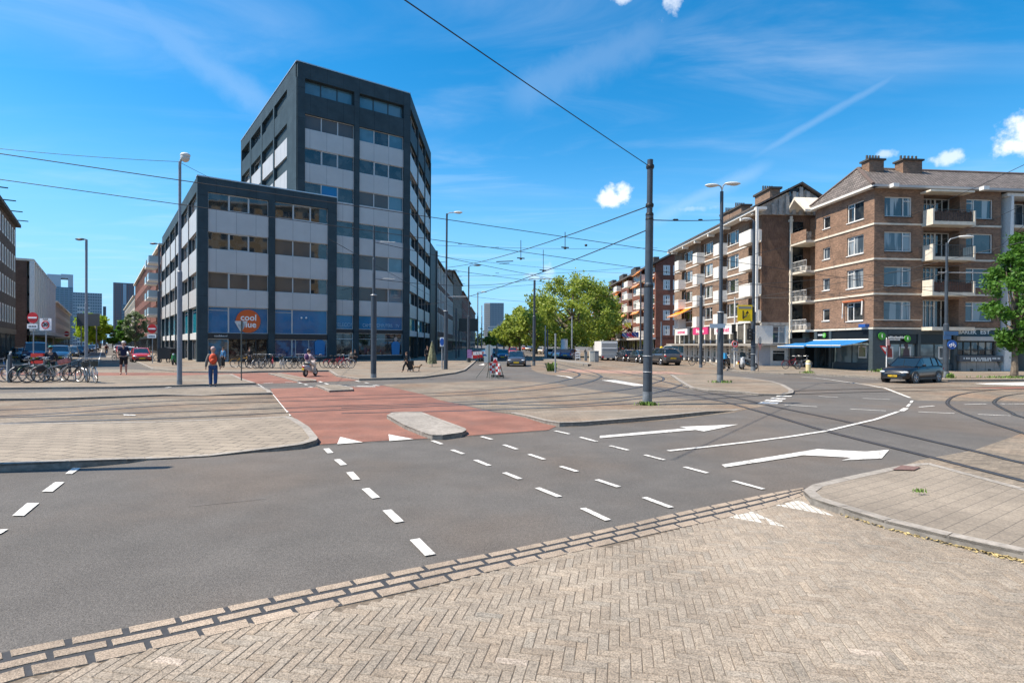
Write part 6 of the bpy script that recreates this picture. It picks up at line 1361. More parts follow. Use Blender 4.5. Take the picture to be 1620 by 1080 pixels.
for w_ in wl_: wire(*w_)
def insul(P, label, d=(1,0,0), L=.5, r=.05):
    t = thing('insulator', label, 'insulator', tuple(P)); d = Vector(d).normalized(); b = MB(); b.tube(P-d*L/2, P-d*L/2+d*L*.1, r*.6); 
    for i in range(4): b.tube(P-d*L*.35+d*L*.2*i, P-d*L*.35+d*L*(.2*i+.1), r)
    b.build('body', blackm, t)
for f_, lb in ((.28,'left insulator on the taut wire between the big pole and the twin lamp post'),(.62,'right insulator on the taut wire between the big pole and the twin lamp post')): A_, B_ = pz(BIGP,348), pz(TWP,348); insul(A_.lerp(B_, f_), lb, B_-A_, .7, .045)
def hanger(u, v0, v1, Y, label, bar=0):
    a, c = dp(u, v0, Y), dp(u, v1, Y); t = thing('wire_hanger', label, 'wire hanger', tuple(c)); b = MB(); b.tube(a, c, .035); b.build('rod', wirem, t); b = MB(); k = Y/F_; b.tube(c-Vector((6*k,0,0)), c+Vector((6*k,0,-.05)), .06); b.ell(c-Vector((0,0,.12)), (.14,.08,.1)); b.build('clamp', blackm, t)
hanger(894,367,391,55,'hanging rod with clamp on the tram wires left of the big pole'); hanger(824,380,408,62,'hanging rod above the left tram wire over the boulevard'); hanger(859.5,395,427,70,'thin hanging rod between the two other wire hangers')
t = thing('wire_frog', 'long dark wire junction fitting over the boulevard entrance', 'wire fitting', tuple(dp(798,414,62))); b = MB(); b.tube(dp(785,414,62), dp(812,413,62), .05); b.tube(dp(790,417,62), dp(806,416.5,62), .035); b.build('body', blackm, t)
t = thing('wire_frog', 'small clamp on the lower suspension wire left of the big pole', 'wire fitting', tuple(dp(927,388,45))); b = MB(); b.ell(dp(927,388,45), (.12,.08,.1)); b.build('body', blackm, t)
for u, v, Y, lb in ((728,386,75,'dark insulator on the high boulevard cross wire'),(787,391.5,78,'second dark insulator on the high boulevard cross wire'),(787,432,95,'insulator on the sagging boulevard cross wire'),(720,427,90,'left insulator on the lower boulevard cross wire'),(857,440,100,'insulator just above the slim dark pole')): insul(dp(u,v,Y), lb, (1,0,0), 8*Y/F_*.8, .07)
# off-frame lamp post at the left whose shadow falls across the road
t, P, zt_, k = pole('lamp_post', 'lamp post just outside the left edge, known by the long shadow it throws on the road', 'street lamp', 10, 746, ((500,1),(420,1))) if 0 else (None,)*4
tip = gp(262, 739.2, 0); hsh = 7.6; base = tip+Vector((math.sin(SUN_AZ), math.cos(SUN_AZ), 0))*hsh/math.tan(SUN_EL)
t = thing('lamp_post', 'lamp post just outside the left edge, known by the shadow it throws on the road', 'street lamp', tuple(base)); b = MB(); b.lathe([(.14,0),(.14,3),(.11,3.1),(.10,hsh)], base, 14); b.build('shaft', polem, t)
b = MB(); b.lathe([(.15,0),(.15,.5)], base, 14); b.build('foot_band', zincl, t)
# ---------------------------------------------------------------- vehicles
tyre = mat('tyre_rubber', (.018,.018,.02), .85); rimm = mat('alloy_rim', (.42,.43,.45), .3, .7); cglass = glass('car_glass', (.012,.02,.026), rough=.02); trimm = mat('black_trim', (.014,.014,.016), .55)
headl = mat('headlight', (.65,.68,.7), .12, .2); taill = mat('tail_light', (.42,.008,.008), .2); platey = mat('yellow_plate', (.75,.48,.02), .5)
def paint(name, c, met=.0, rough=.22):
    m = mat(name, c, rough, met); m.node_tree.nodes['Principled BSDF'].inputs['Coat Weight'].default_value = .8; return m
def loft(b, rings, close=True):
    prev = None
    for r in rings:
        a = [b.vv(p) for p in r]
        if prev:
            for i in range(len(a)-1): b.idx([prev[i], prev[i+1], a[i+1], a[i]])
        elif close: b.idx(a[::-1])
        prev = a
    if close: b.idx(prev)
def car(label, m, u=None, v=None, comp=180, scale=1.0, L=4.4, Wd=1.8, Hh=1.5, style='hatch', name='parked_car', z=0, rails=False, plate='', group=None, P=None, cat='car'):
    "front of the car points along local +y; comp is the compass heading"
    t = thing(name, label, cat, (0,0,0), group); w = Wd/2; h = L/2; hb = .98 if style != 'suv' else 1.04; hb *= Hh/1.5 if Hh < 1.6 else 1.05
    gc = .2 if style != 'suv' else .24; tail = {'hatch':-.93,'suv':-.95,'sedan':-.70,'van':-.98}[style]
    # body: y fraction, half width, floor, belt, top centre
    st = [(-1.0,.80,gc+.14,.62*hb,.66*hb),(-.985,.90,gc+.02,.9*hb,.93*hb),(-.93,.97,gc,.985*hb,1.0*hb),(-.7,1.0,gc-.02,hb,hb*1.02),(-.3,1.0,gc-.02,.985*hb,hb),(.15,1.0,gc-.02,.955*hb,.99*hb),(.42,1.0,gc-.02,.93*hb,.985*hb),(.62,.985,gc,.87*hb,.93*hb),(.82,.94,gc,.80*hb,.86*hb),(.94,.85,gc+.02,.70*hb,.75*hb),(.99,.72,gc+.08,.56*hb,.60*hb),(1.0,.66,gc+.15,.46*hb,.48*hb)]
    R_ = []
    for y, ww, z0, zb, zt_ in st:
        W_ = w*ww; yy = y*h
        side = [(W_*.80,z0),(W_*.95,z0+.05),(W_,z0+(zb-z0)*.35),(W_*.985,z0+(zb-z0)*.72),(W_*.93,zb-.03),(W_*.86,zb+.01),(W_*.5,zt_),(0,zt_+.015)]
        R_.append([(x,yy,z_) for x,z_ in side]+[(-x,yy,z_) for x,z_ in side[-2::-1]]+[(W_*.80,yy,z0)])
    b = MB(); loft(b, R_); body = b.build('body', m, t, smooth=True)
    for p in body.data.polygons: p.use_smooth = True
    # cabin
    rt = Hh; cab = {'hatch':[(tail,hb*.97,.86,None),(tail+.11,rt*.93,.70,1),(-.35,rt,.70,1),(.05,rt*.995,.71,1),(.17,rt*.955,.71,1),(.56,hb*.93,.83,None)],
        'suv':[(tail,hb*.97,.87,None),(tail+.13,rt*.945,.72,1),(-.4,rt,.73,1),(.05,rt*.995,.73,1),(.16,rt*.96,.72,1),(.50,hb*.945,.84,None)],
        'sedan':[(tail-.08,hb*.97,.82,None),(-.38,rt*.96,.66,1),(-.2,rt,.68,1),(.05,rt*.995,.69,1),(.15,rt*.95,.69,1),(.55,hb*.93,.82,None)],
        'van':[(tail,hb*.97,.9,None),(tail+.03,rt*.97,.84,1),(-.5,rt,.85,1),(.3,rt*.99,.84,1),(.42,rt*.94,.82,1),(.74,hb*.92,.86,None)]}[style]
    pr = [c for c in cab]
    top = [(y*h, z_, w*ww) for y, z_, ww, k_ in pr if k_]; y0, zb0, w0 = pr[0][0]*h, pr[0][1], w*pr[0][2]; y1, zb1, w1 = pr[-1][0]*h, pr[-1][1], w*pr[-1][2]
    b = MB()
    for i in range(len(top)-1):
        a_, c_ = top[i], top[i+1]; n_ = 6
        for j in range(n_):
            f = lambda q, x: (q[2]*x, q[0], q[1]+.04*(1-x*x)-.035)
            x0, x1 = -1+2*j/n_, -1+2*(j+1)/n_; b.face([f(a_,x0), f(a_,x1), f(c_,x1), f(c_,x0)])
    b.build('roof', m, t, smooth=True, fix=True)
    gz = hb*.955
    b = MB()
    for sx in (-1,1):
        lowp = [(sx*w*.905, y0+.05, gz)]+[(sx*w*.905, p[0], gz) for p in top]+[(sx*w*.90, y1-.12, gz)]
        upp = [(sx*w0*.98, y0+.05, zb0)]+[(sx*p[2], p[0], p[1]-.035) for p in top]+[(sx*w1, y1-.1, zb1)]
        for i in range(len(lowp)-1): b.face([lowp[i], lowp[i+1], upp[i+1], upp[i]])
    f0, fr_ = top[-1], top[0]
    b.face([(-f0[2],f0[0],f0[1]-.035),(f0[2],f0[0],f0[1]-.035),(w1,y1,zb1),(-w1,y1,zb1)]); b.face([(-fr_[2],fr_[0],fr_[1]-.035),(fr_[2],fr_[0],fr_[1]-.035),(w0,y0,zb0),(-w0,y0,zb0)])
    g_ = b.build('glasshouse', cglass, t, fix=True)
    b = MB()
    for sx in (-1,1):
        P_ = [(sx*w0*.99, y0, zb0)]+[(sx*p[2]*1.0, p[0], p[1]-.035) for p in top]+[(sx*w1*.99, y1, zb1)]
        b.path(P_, .035, 6)
        for fy in ((top[0][0]*.55+top[-1][0]*.45),)+((top[0][0]+.12*h,) if style != 'sedan' else ()): b.path([(sx*w*.915,fy,gz),(sx*top[1][2]*1.01,fy,rt-.05)], .035, 5)
    b.build('pillar', m, t)
    # arches, wheels
    wr_ = .325 if style != 'suv' else .35; yf, yr = .63*h, -.62*h
    for nm, yy in (('front',yf),('rear',yr)):
        for sx in (-1,1):
            b = MB(); b.tube((sx*(w-.2),yy,wr_+.01),(sx*(w+.006),yy,wr_+.01), wr_*1.17, n=22); b.build('wheel_arch', trimm, t)
            b = MB(); b.torus((sx*(w-.10),yy,wr_),(1,0,0),wr_*.82,wr_*.19,24,8); b.tube((sx*(w-.2),yy,wr_),(sx*(w-.0),yy,wr_),wr_*.75,n=20); wh = b.build('tyre', tyre, t, smooth=False)
            b = MB(); b.torus((sx*(w+.012),yy,wr_),(1,0,0),wr_*.60,.018,20,5)
            for i in range(5): a = 2*math.pi*i/5+.3; b.tube((sx*(w+.012),yy,wr_),(sx*(w+.012),yy+wr_*.6*math.cos(a),wr_+wr_*.6*math.sin(a)),.032,.026,n=5)
            b.tube((sx*(w),yy,wr_),(sx*(w+.03),yy,wr_),.06,n=10); b.build('rim', rimm, wh)
    # front
    for sx in (-1,1):
        b = MB(); b.ell((sx*w*.70, h*.935, .60*hb+.03), (w*.21,.12,.075), 12, 7); b.build('headlight', headl, t, smooth=True)
        b = MB(); b.ell((sx*w*.80, -h*.965, .78*hb), (w*.16,.07,.12), 10, 7); b.build('tail_light', taill, t, smooth=True)
        b = MB(); b.ell((sx*(w+.10), top[-1][0]+.35*h*.35, gz+.07), (.11,.06,.08), 10, 6); b.tube((sx*(w-.08),top[-1][0]+.3*h*.35,gz),(sx*(w+.08),top[-1][0]+.35*h*.35,gz+.05),.02); b.build('side_mirror', m, t)
        b = MB(); 
        for yy in (-.08*h,): b.box(sx*(w+.0)-.012, sx*(w+.0)+.012, yy, yy+.16, .80*hb, .83*hb)
        b.build('door_handle', trimm, t)
        b = MB(); b.box(sx*w-.008, sx*w+.01, yr+.42, yf-.42, gc-.01, gc+.13); b.build('sill_trim', trimm, t)
    b = MB(); b.box(-w*.48,w*.48,h*.93,h*1.002,.50*hb,.60*hb); b.build('grille', trimm, t); b = MB(); b.box(-w*.5,w*.5,h*.99,h*1.012,.545*hb,.57*hb); b.build('grille_bar', rimm, t)
    b = MB(); b.box(-w*.62,w*.62,h*.9,h*1.006,gc+.03,gc+.17); b.build('lower_intake', trimm, t)
    b = MB(); b.box(-.26,.26,h*.98,h*1.02,.36*hb,.36*hb+.115); pf = b.build('number_plate', platey, t); b = MB(); b.box(-.26,.26,-h*1.012,-h*.98,.56*hb,.56*hb+.115); b.build('number_plate', platey, t)
    if plate:
        me = text_mesh(plate, .12, .002); me.transform(Matrix(((-1,0,0,0),(0,0,1,h*1.022),(0,1,0,.36*hb+.055),(0,0,0,1)))); me.materials.clear(); me.materials.append(blackm); o = bpy.data.objects.new('plate_text', me); COL.objects.link(o); o.parent = pf
    b = MB(); b.box(-w*.75,w*.75,-h*1.004,-h*.9,gc+.04,gc+.2); b.build('rear_bumper', trimm, t)
    if rails: b = MB(); [b.path([(sx*w*.66,top[0][0]+.2,rt-.03),(sx*w*.66,top[0][0]+.35,rt+.04),(sx*w*.66,top[-1][0]-.1,rt+.04),(sx*w*.66,top[-1][0]+.05,rt-.04)], .022, 6) for sx in (-1,1)]; b.build('roof_rail', trimm, t)
    if P is None: P = gp(u, v, z)
    t.location = P; t.rotation_euler = (0,0,-math.radians(comp)); t.scale = (scale,)*3
    return t
navyp = paint('navy_paint', (.006,.009,.015), .0, .3); navyp.node_tree.nodes['Principled BSDF'].inputs['Coat Weight'].default_value = .35; greyp = paint('brown_grey_paint', (.10,.085,.08), .5, .25); blackp = paint('black_paint', (.010,.010,.012), .2); silverp = paint('silver_paint', (.42,.43,.44), .7, .28); whitep = paint('white_paint', (.7,.7,.7)); redp_ = paint('red_paint', (.42,.03,.02)); bluep = paint('blue_paint', (.012,.05,.13), .3); dkgrey = paint('dark_grey_paint', (.06,.065,.07), .5)
car('dark navy crossover with yellow plate turning across the tramway at right', navyp, 1442, 604.2, 241, .88, 4.4, 1.82, 1.62, 'suv', 'moving_car', rails=True, plate='XV-808-K')
car('brown grey saloon driving towards us out of the boulevard', greyp, 817, 578.5, 181, .95, 4.6, 1.82, 1.48, 'sedan', 'moving_car')
car('dark blue car following behind the brown grey saloon', bluep, 795.5, 568.5, 180, .95, 4.3, 1.78, 1.45, 'hatch', 'moving_car')
for u, v, c_, m_, sc_, st_, lb in ((776,563,178,blackp,.95,'hatch','black car queuing farther back in the shaded boulevard lane'),(812,561,182,redp_,1,'hatch','distant dark red car on the boulevard behind the grey saloon'),
  (770,571,2,bluep,.9,'hatch','blue car parked on the shaded left side of the boulevard behind the barriers'),
  (991,571.5,352,blackp,1.0,'hatch','black hatchback with red tail light parked right of the white truck'),(1011,573,352,dkgrey,1.0,'hatch','dark grey hatchback parked second right of the white truck'),
  (1034,575.5,350,blackp,1.05,'suv','black estate parked just right of the tall tram pole'),(1049,577,350,paint('mid_grey_paint', (.12,.12,.125), .6, .28),1.08,'suv','grey estate at the right end of the parked row'),
  (878,566.5,25,silverp,1,'hatch','silver car parked under the trees, leftmost beside the litter bin'),(889,567.5,25,silverp,1,'hatch','second silver car under the trees beside the advertising column'),(902,568.2,25,bluep,1,'hatch','dark blue car parked under the big plane tree'),
  (858,559,20,whitep,1,'hatch','small white car far off under the boulevard trees'),(851,557.5,20,silverp,1,'hatch','small silver car far off, left of the far white one'),(845.5,556,20,blackp,1,'hatch','tiny black car in the far parked row under the trees'),(838,554.8,20,silverp,1,'hatch','tiny silver car in the far parked row under the trees'),(832,553.8,20,redp_,1,'hatch','tiny red car at the far end of the parked row')): car(lb, m_, u, v, c_, sc_, 4.3, 1.78, 1.47 if st_ == 'hatch' else 1.6, st_, group='cars along the boulevard')
car('white van parked in front of the red brick end wall', whitep, 1066, 569.5, 300, 1.0, 5.0, 1.95, 2.0, 'van', 'parked_van', cat='van')
for u, v, c_, m_, sc_, st_, lb in ((57,573.5,143,bluep,1.16,'suv','blue off road car behind the parked bicycles, facing us'),(94,571,143,silverp,1.15,'hatch','silver and dark hatchback right of the blue off road car'),(26,570,143,dkgrey,1.0,'hatch','dark car behind the red bench'),
  (112,565.5,143,dkgrey,1,'hatch','first dark car of the receding row in the left street'),(123,562,143,bluep,1,'hatch','dark blue car, second of the receding row in the left street'),(131.5,559.2,143,silverp,1,'hatch','silver car, third of the receding row in the left street'),(139,557,143,blackp,1,'hatch','black car, fourth of the receding row just behind the pale lamp post'),(145,555.3,143,silverp,1,'hatch','silver car right of the pale lamp post, fifth of the receding row'),(150,554,143,dkgrey,1,'hatch','farthest dark car of the receding row on the left'),
  (222.5,572,143,redp_,1.0,'hatch','red hatchback parked facing us behind the right no entry sign'),(208,566.5,143,whitep,1.0,'hatch','white car parked behind the red hatchback'),(199,562.5,143,silverp,1,'hatch','silver car behind the man in shorts, third on the right of the left street'),(192.5,559.5,143,redp_,1,'hatch','dark red car farther back on the right of the left street'),(187.5,557.5,143,whitep,1,'hatch','farthest white car on the right of the left street')): car(lb, m_, u, v, c_, sc_, 4.2, 1.76, 1.48 if st_ == 'hatch' else 1.75, st_, group='cars parked in the left street')
# white box truck seen from behind
P = gp(964, 570.5, 0); k = P.y/F_; t = thing('box_truck', 'white box truck with grey shutter parked with its rear to us', 'truck', tuple(P)); w = 12.8*k; z0, z1 = 7.5*k, 31*k; Lt = 6.0
b = MB(); b.box(P.x-w,P.x+w,P.y,P.y+Lt,z0,z1); bx_ = b.build('cargo_box', mat('truck_white', (.74,.74,.73), .45), t)
b = MB(); b.box(P.x-w*.93,P.x+w*.93,P.y-.04,P.y-.003,z0+.25,z1-.25); b.build('shutter', mat('shutter_grey', (.30,.31,.31), .6), t); b = MB(); b.box(P.x-w*.93,P.x+w*.93,P.y-.07,P.y-.045,z1-.95,z1-.83); b.build('shutter_bar', whitem, t)
b = MB(); b.box(P.x-w,P.x+w,P.y-.1,P.y+.0-.001,z0-.25,z0+.2); b.build('tail_lift', zinc, t)
for dx in (-w*.85, w*.62): b = MB(); b.tube((P.x+dx,P.y+1.3,.42),(P.x+dx+.3,P.y+1.3,.42),.42,n=18); b.build('tyre', tyre, t)
for dx in (-w*.85, w*.62): b = MB(); b.tube((P.x+dx,P.y+5.6,.42),(P.x+dx+.3,P.y+5.6,.42),.42,n=18); b.build('tyre', tyre, t)
for dx in (-w*.95, w*.75): b = MB(); b.box(P.x+dx,P.x+dx+.25,P.y-.13,P.y-.101,z0-.22,z0-.02); b.build('tail_light', taill, t)
b = MB(); b.box(P.x-w*.9,P.x+w*.9,P.y+Lt+.02,P.y+Lt+1.9,.5,z1*.78); b.build('cab', whitep, t); b = MB(); b.box(P.x-w*.3,P.x+w*.3,P.y-.06,P.y,.45,.58); b.build('number_plate', platey, t)
# ---------------------------------------------------------------- bicycles and mopeds
chrome = mat('bike_metal', (.35,.36,.37), .35, .6); saddlem = mat('saddle_black', (.015,.015,.015), .6)
def bike(frame_m, basket=None, bag=None, fend=True):
    "wheels in the local xz plane, front towards +x"
    t = thing('bicycle', 'x', 'bicycle'); R_ = .34; rx, fx = -.53, .53
    for xx in (rx, fx):
        b = MB(); b.torus((xx,0,R_),(0,1,0),R_-.012,.015,26,6); wh = b.build('wheel', tyre, t)
        b = MB(); b.torus((xx,0,R_),(0,1,0),R_-.045,.012,26,4)
        for i in range(14): a = 2*math.pi*i/14; b.tube((xx,0,R_),(xx+(R_-.04)*math.cos(a),0,R_+(R_-.04)*math.sin(a)),.0035,n=3,cap=False)
        b.tube((xx,-.05,R_),(xx,.05,R_),.025); b.build('rim', chrome, wh)
    bb_, hd, st_ = (-.07,0,.29), (.36,0,.86), (-.22,0,.80)
    b = MB(); b.path([bb_, (.37,0,.72)], .020); b.path([(-.18,0,.66), (.38,0,.80)], .018); b.path([bb_, st_], .018); b.tube((.37,0,.66),(.34,0,.92),.022)
    for s_ in (-.045,.045): b.path([(bb_[0],s_,bb_[2]),(rx,s_,R_)], .012); b.path([(-.19,s_,.70),(rx,s_,R_)], .010); b.path([(.385,s_*.9,.66),(.45,s_,.5),(fx,s_,R_)], .013)
    if fend:
        for xx in (rx, fx): b.path([(xx+(R_+.03)*math.cos(a),0,R_+(R_+.03)*math.sin(a)) for a in [math.radians(q) for q in range(10,181,17)]], .016, 5)
    fr = b.build('frame', frame_m, t)
    b = MB(); b.tube(st_, (-.25,0,.93), .014); b.ell((-.27,0,.96), (.14,.085,.04), 12, 6); b.build('saddle', saddlem, t)
    b = MB(); b.path([(.34,0,.92),(.33,0,1.05),(.35,0,1.07)], .014); b.path([(.18,-.28,1.03),(.26,-.26,1.06),(.36,-.1,1.08),(.36,.1,1.08),(.26,.26,1.06),(.18,.28,1.03)], .013); b.build('handlebar', chrome, t)
    b = MB(); b.tube((bb_[0],-.06,bb_[2]),(bb_[0],.06,bb_[2]),.03); b.torus((bb_[0],.05,bb_[2]),(0,1,0),.085,.008,16,4); b.path([(bb_[0],.06,bb_[2]),(.03,.07,.15)], .01); b.path([(bb_[0],-.06,bb_[2]),(-.17,-.07,.43)], .01); b.box(-.01,.07,.06,.16,.13,.15); b.box(-.21,-.13,-.16,-.06,.42,.44); b.build('crankset', chrome, t)
    b = MB(); b.box(-.72,-.32,-.07,.07,.74,.755); b.path([(-.68,.06,.74),(rx,.05,R_)], .007); b.path([(-.68,-.06,.74),(rx,-.05,R_)], .007); b.build('luggage_rack', saddlem, t)
    if basket:
        b = MB(); b.T = Matrix.Translation((.56,0,.82)); z_ = [(.16,-.12),(.19,0),(.21,.14)]; b.lathe([(.12,-.10),(.15,.0),(.17,.12),(.155,.12),(.13,0),(.10,-.08)], n=12); b.build('basket', basket, t)
    if bag: b = MB(); b.ell((-.54,.11,.60), (.17,.05,.15), 12, 8); b.ell((-.54,-.11,.60), (.17,.05,.15), 12, 8); b.build('pannier', bag, t)
    return t
bm_ = {n: mat('frame_'+n, c, .35, .2) for n, c in (('white',(.6,.6,.6)),('black',(.015,.015,.018)),('blue',(.03,.15,.4)),('yellow',(.6,.30,.02)),('red',(.4,.015,.03)),('silver',(.35,.36,.38)),('green',(.03,.09,.05)))}
protos = {'plain': bike(bm_['black']), 'basket': bike(bm_['silver'], basket=mat('dark_basket', (.05,.055,.05), .8)), 'bag': bike(bm_['black'], bag=mat('dark_pannier', (.02,.02,.022), .7))}
used = {}
def put_bike(kind, u, v, comp, colr, label, z=.1, group='bicycles parked in front of the electronics shop', scale=1.0, lean=0):
    P = gp(u, v, z); rz = math.radians(90-comp)
    if kind not in used: r = protos[kind]; used[kind] = 1; r.location = P; r.rotation_euler = (lean,0,rz); r['label'] = label; r['group'] = group; r.scale = (scale,)*3
    else: r = dup(protos[kind], P, rz, label, group, scale); r.rotation_euler = (lean,0,rz)
    for c in r.children:
        if c.name.startswith('frame'): c.material_slots[0].link = 'OBJECT'; c.material_slots[0].material = bm_[colr]
    return r
GL = 'bicycles parked at the left tram stop'
put_bike('plain', -6, 603, 75, 'blue', 'bright blue bicycle cut by the left edge of the picture', .08, GL, 1.05, .1)
put_bike('plain', 31, 603.5, 62, 'white', 'white framed bicycle right in front of the red bench', .08, GL, 1.12, .15)
put_bike('bag', 51, 604, 25, 'silver', 'silver bicycle seen nearly end on, second from the red bench', .08, GL, 1.12, .2)
put_bike('plain', 66, 604, 20, 'green', 'dark green bicycle seen nearly end on beside the standing rider', .08, GL, 1.12, -.15)
put_bike('bag', 90, 604, 50, 'silver', 'bicycle with pale frame between the standing rider and the coral crate', .08, GL, 1.12, .12)
cb = put_bike('plain', 113, 604, 112, 'black', 'black bicycle carrying a coral pink crate on its handlebar', .08, GL, 1.12, -.1)
b = MB(); P = gp(104, 604, .08); Rb = Matrix.Translation(P+Vector((.0,-.1,1.0))) @ Matrix.Rotation(-.3,4,'Y') @ Matrix.Rotation(.3,4,'Z') @ Matrix.Scale(.62,4); b.T = Rb
b.box(-.34,.34,-.2,.2,-.16,-.14); b.box(-.36,-.34,-.22,.22,-.16,.16); b.box(.34,.36,-.22,.22,-.16,.16); b.box(-.34,.34,-.22,-.2,-.14,.16); b.box(-.34,.34,.2,.22,-.14,.16)
o = b.build('crate', mat('coral_crate', (.5,.16,.13), .6, noise=.2, nscale=6)); tag(o, 'coral pink crate fixed on the black bicycle at the tram stop', 'crate')
put_bike('basket', 145, 605, 128, 'white', 'white bicycle with dark front basket, rightmost at the tram stop', .08, GL, 1.12, .08)
put_bike('basket', 137, 604, 140, 'silver', 'grey bicycle tucked behind the rightmost basket bicycle', .08, GL, 1.05, .1)
for kd, u, v, c_, cl, lb in (('plain',383,581.5,75,'yellow','yellow bicycle, leftmost in front of the shop entrance'),('bag',397,582,60,'black','black bicycle next to the yellow one'),('bag',405,582,35,'black','dark bicycle with panniers, third from the yellow one'),('plain',414,582.5,25,'silver','silver bicycle, fourth from the yellow one'),('basket',422,582.5,20,'black','bicycle with basket, fifth from the yellow one'),('plain',431,582,155,'red','bicycle with dark red frame, sixth from the yellow one'),('basket',447,583,170,'silver','lone silver bicycle standing end on before the first blue display window'),('plain',467,582,30,'silver','pale bicycle left of the scooter rider'),('bag',474,582,25,'black','black bicycle directly left of the scooter rider'),('plain',501,582,70,'black','bicycle half hidden behind the scooter rider'),('plain',530,582,65,'red','raspberry red bicycle left of the slate pillar base'),('bag',537,582.5,50,'red','second red bicycle beside the raspberry one'),('plain',545,582,95,'silver','pale wheeled bicycle at the right end of the shop row')): put_bike(kd, u, v, c_, cl, lb)
put_bike('plain', 258, 571, 60, 'silver', 'silver bicycle leaning by the dark lamp post of the left street', .1, 'bicycles by the left street', 1)
put_bike('plain', 1103, 578, 80, 'black', 'black bicycle leaning on the pole before the pink sign', .1, 'bicycles on the right pavement', 1)
put_bike('plain', 1252, 583.5, 80, 'red', 'red bicycle parked left of the cream bollard', .1, 'bicycles on the right pavement', 1)
put_bike('bag', 1262, 583, 40, 'black', 'black bicycle beside the red one at the stair tower', .1, 'bicycles on the right pavement', 1)
put_bike('plain', 1271, 583.5, 75, 'silver', 'grey bicycle between the black one and the cream bollard', .1, 'bicycles on the right pavement', 1)
put_bike('plain', 1150, 582, 35, 'blue', 'bicycle with blue frame beside the twin headed lamp post', .1, 'bicycles on the right pavement', 1)
put_bike('plain', 193-6, 571, 100, 'black', 'black bicycle half hidden behind the man in shorts', .05, 'bicycles by the left street', .9)
put_bike('bag', 0+8, 574, 60, 'black', 'dark bicycle behind the red bench near the left facade', .05, 'bicycles by the left street', 1)
def moped(label, u, v, comp, m, z=.1, name='moped', box=None, screen=False):
    t = thing(name, label, name)
    for xx in (-.6,.62):
        b = MB(); b.torus((xx,0,.25),(0,1,0),.19,.06,20,7); wh = b.build('wheel', tyre, t); b = MB(); b.tube((xx,-.04,.25),(xx,.04,.25),.13,n=14); b.build('rim', rimm, wh)
    b = MB(); loft(b, [[(x,-y*.9,z0),(x,-y,(z0+z1)/2),(x,-y*.7,z1),(x,y*.7,z1),(x,y,(z0+z1)/2),(x,y*.9,z0),(x,-y*.9,z0)] for x,y,z0,z1 in ((-.85,.05,.55,.62),(-.75,.15,.42,.72),(-.4,.18,.35,.74),(-.05,.16,.28,.66),(.05,.17,.22,.34),(.35,.17,.22,.32))]); b.build('body', m, t, smooth=True)
    b = MB(); loft(b, [[(x-.05,-y,z_),(x+.04,-y*.6,z_),(x+.07,0,z_),(x+.04,y*.6,z_),(x-.05,y,z_),(x-.05,-y,z_)] for x,y,z_ in ((.42,.18,.26),(.43,.2,.5),(.38,.16,.8),(.34,.12,.98))]); b.build('front_shield', m, t, smooth=True)
    b = MB(); b.ell((-.4,0,.77), (.38,.15,.06), 14, 6); b.build('seat', saddlem, t, smooth=True)
    b = MB(); b.path([(.6,0,.27),(.45,0,.6),(.36,0,1.0)], .03); b.path([(.22,-.3,1.05),(.34,-.12,1.04),(.34,.12,1.04),(.22,.3,1.05)], .018)
    for s_ in (-1,1): b.tube((.3,s_*.2,1.05),(.33,s_*.33,1.22),.006); b.ell((.33,s_*.34,1.25),(.02,.06,.04),8,5)
    b.build('handlebar', trimm, t)
    b = MB(); b.ell((.46,0,.92), (.06,.08,.08), 10, 6); b.build('headlight', headl, t); b = MB(); b.ell((-.86,0,.62), (.03,.09,.05), 10, 6); b.build('tail_light', taill, t); b = MB(); b.box(-.93,-.9,-.07,.07,.42,.55); b.build('number_plate', platey, t)
    if box: b = MB(); b.box(-.98,-.5,-.24,.24,.85,1.3); b.build('delivery_box', box, t)
    if screen: b = MB(); b.face([(.4,-.22,1.0),(.4,.22,1.0),(.32,.2,1.35),(.32,-.2,1.35)]); b.build('windscreen', cglass, t, fix=False)
    t.location = gp(u, v, z); t.rotation_euler = (0,0,math.radians(90-comp)); return t
moped('green and black moped parked at the office corner beside the cargo trolley', 276, 577, 160, mat('green_moped', (.03,.16,.05), .4))
moped('black delivery moped with bright blue box by the twin headed lamp post', 1149, 583.5, 40, blackp, box=mat('blue_box', (.03,.28,.55), .5))
moped('black moped with white front shield before the white shop column', 1174, 584, 195, paint('pale_moped', (.5,.5,.5)), screen=True)
moped('dark moped right beside the yellow sign pole', 1184, 584, 80, blackp)
moped('black moped parked behind the red bench near the brick building', 12, 571, 120, blackp, .05)
sct = moped('pale scooter with red tail light ridden away from us past the shop', 491, 595.2, 8, paint('scooter_white_red', (.42,.36,.34)), 0, 'scooter')
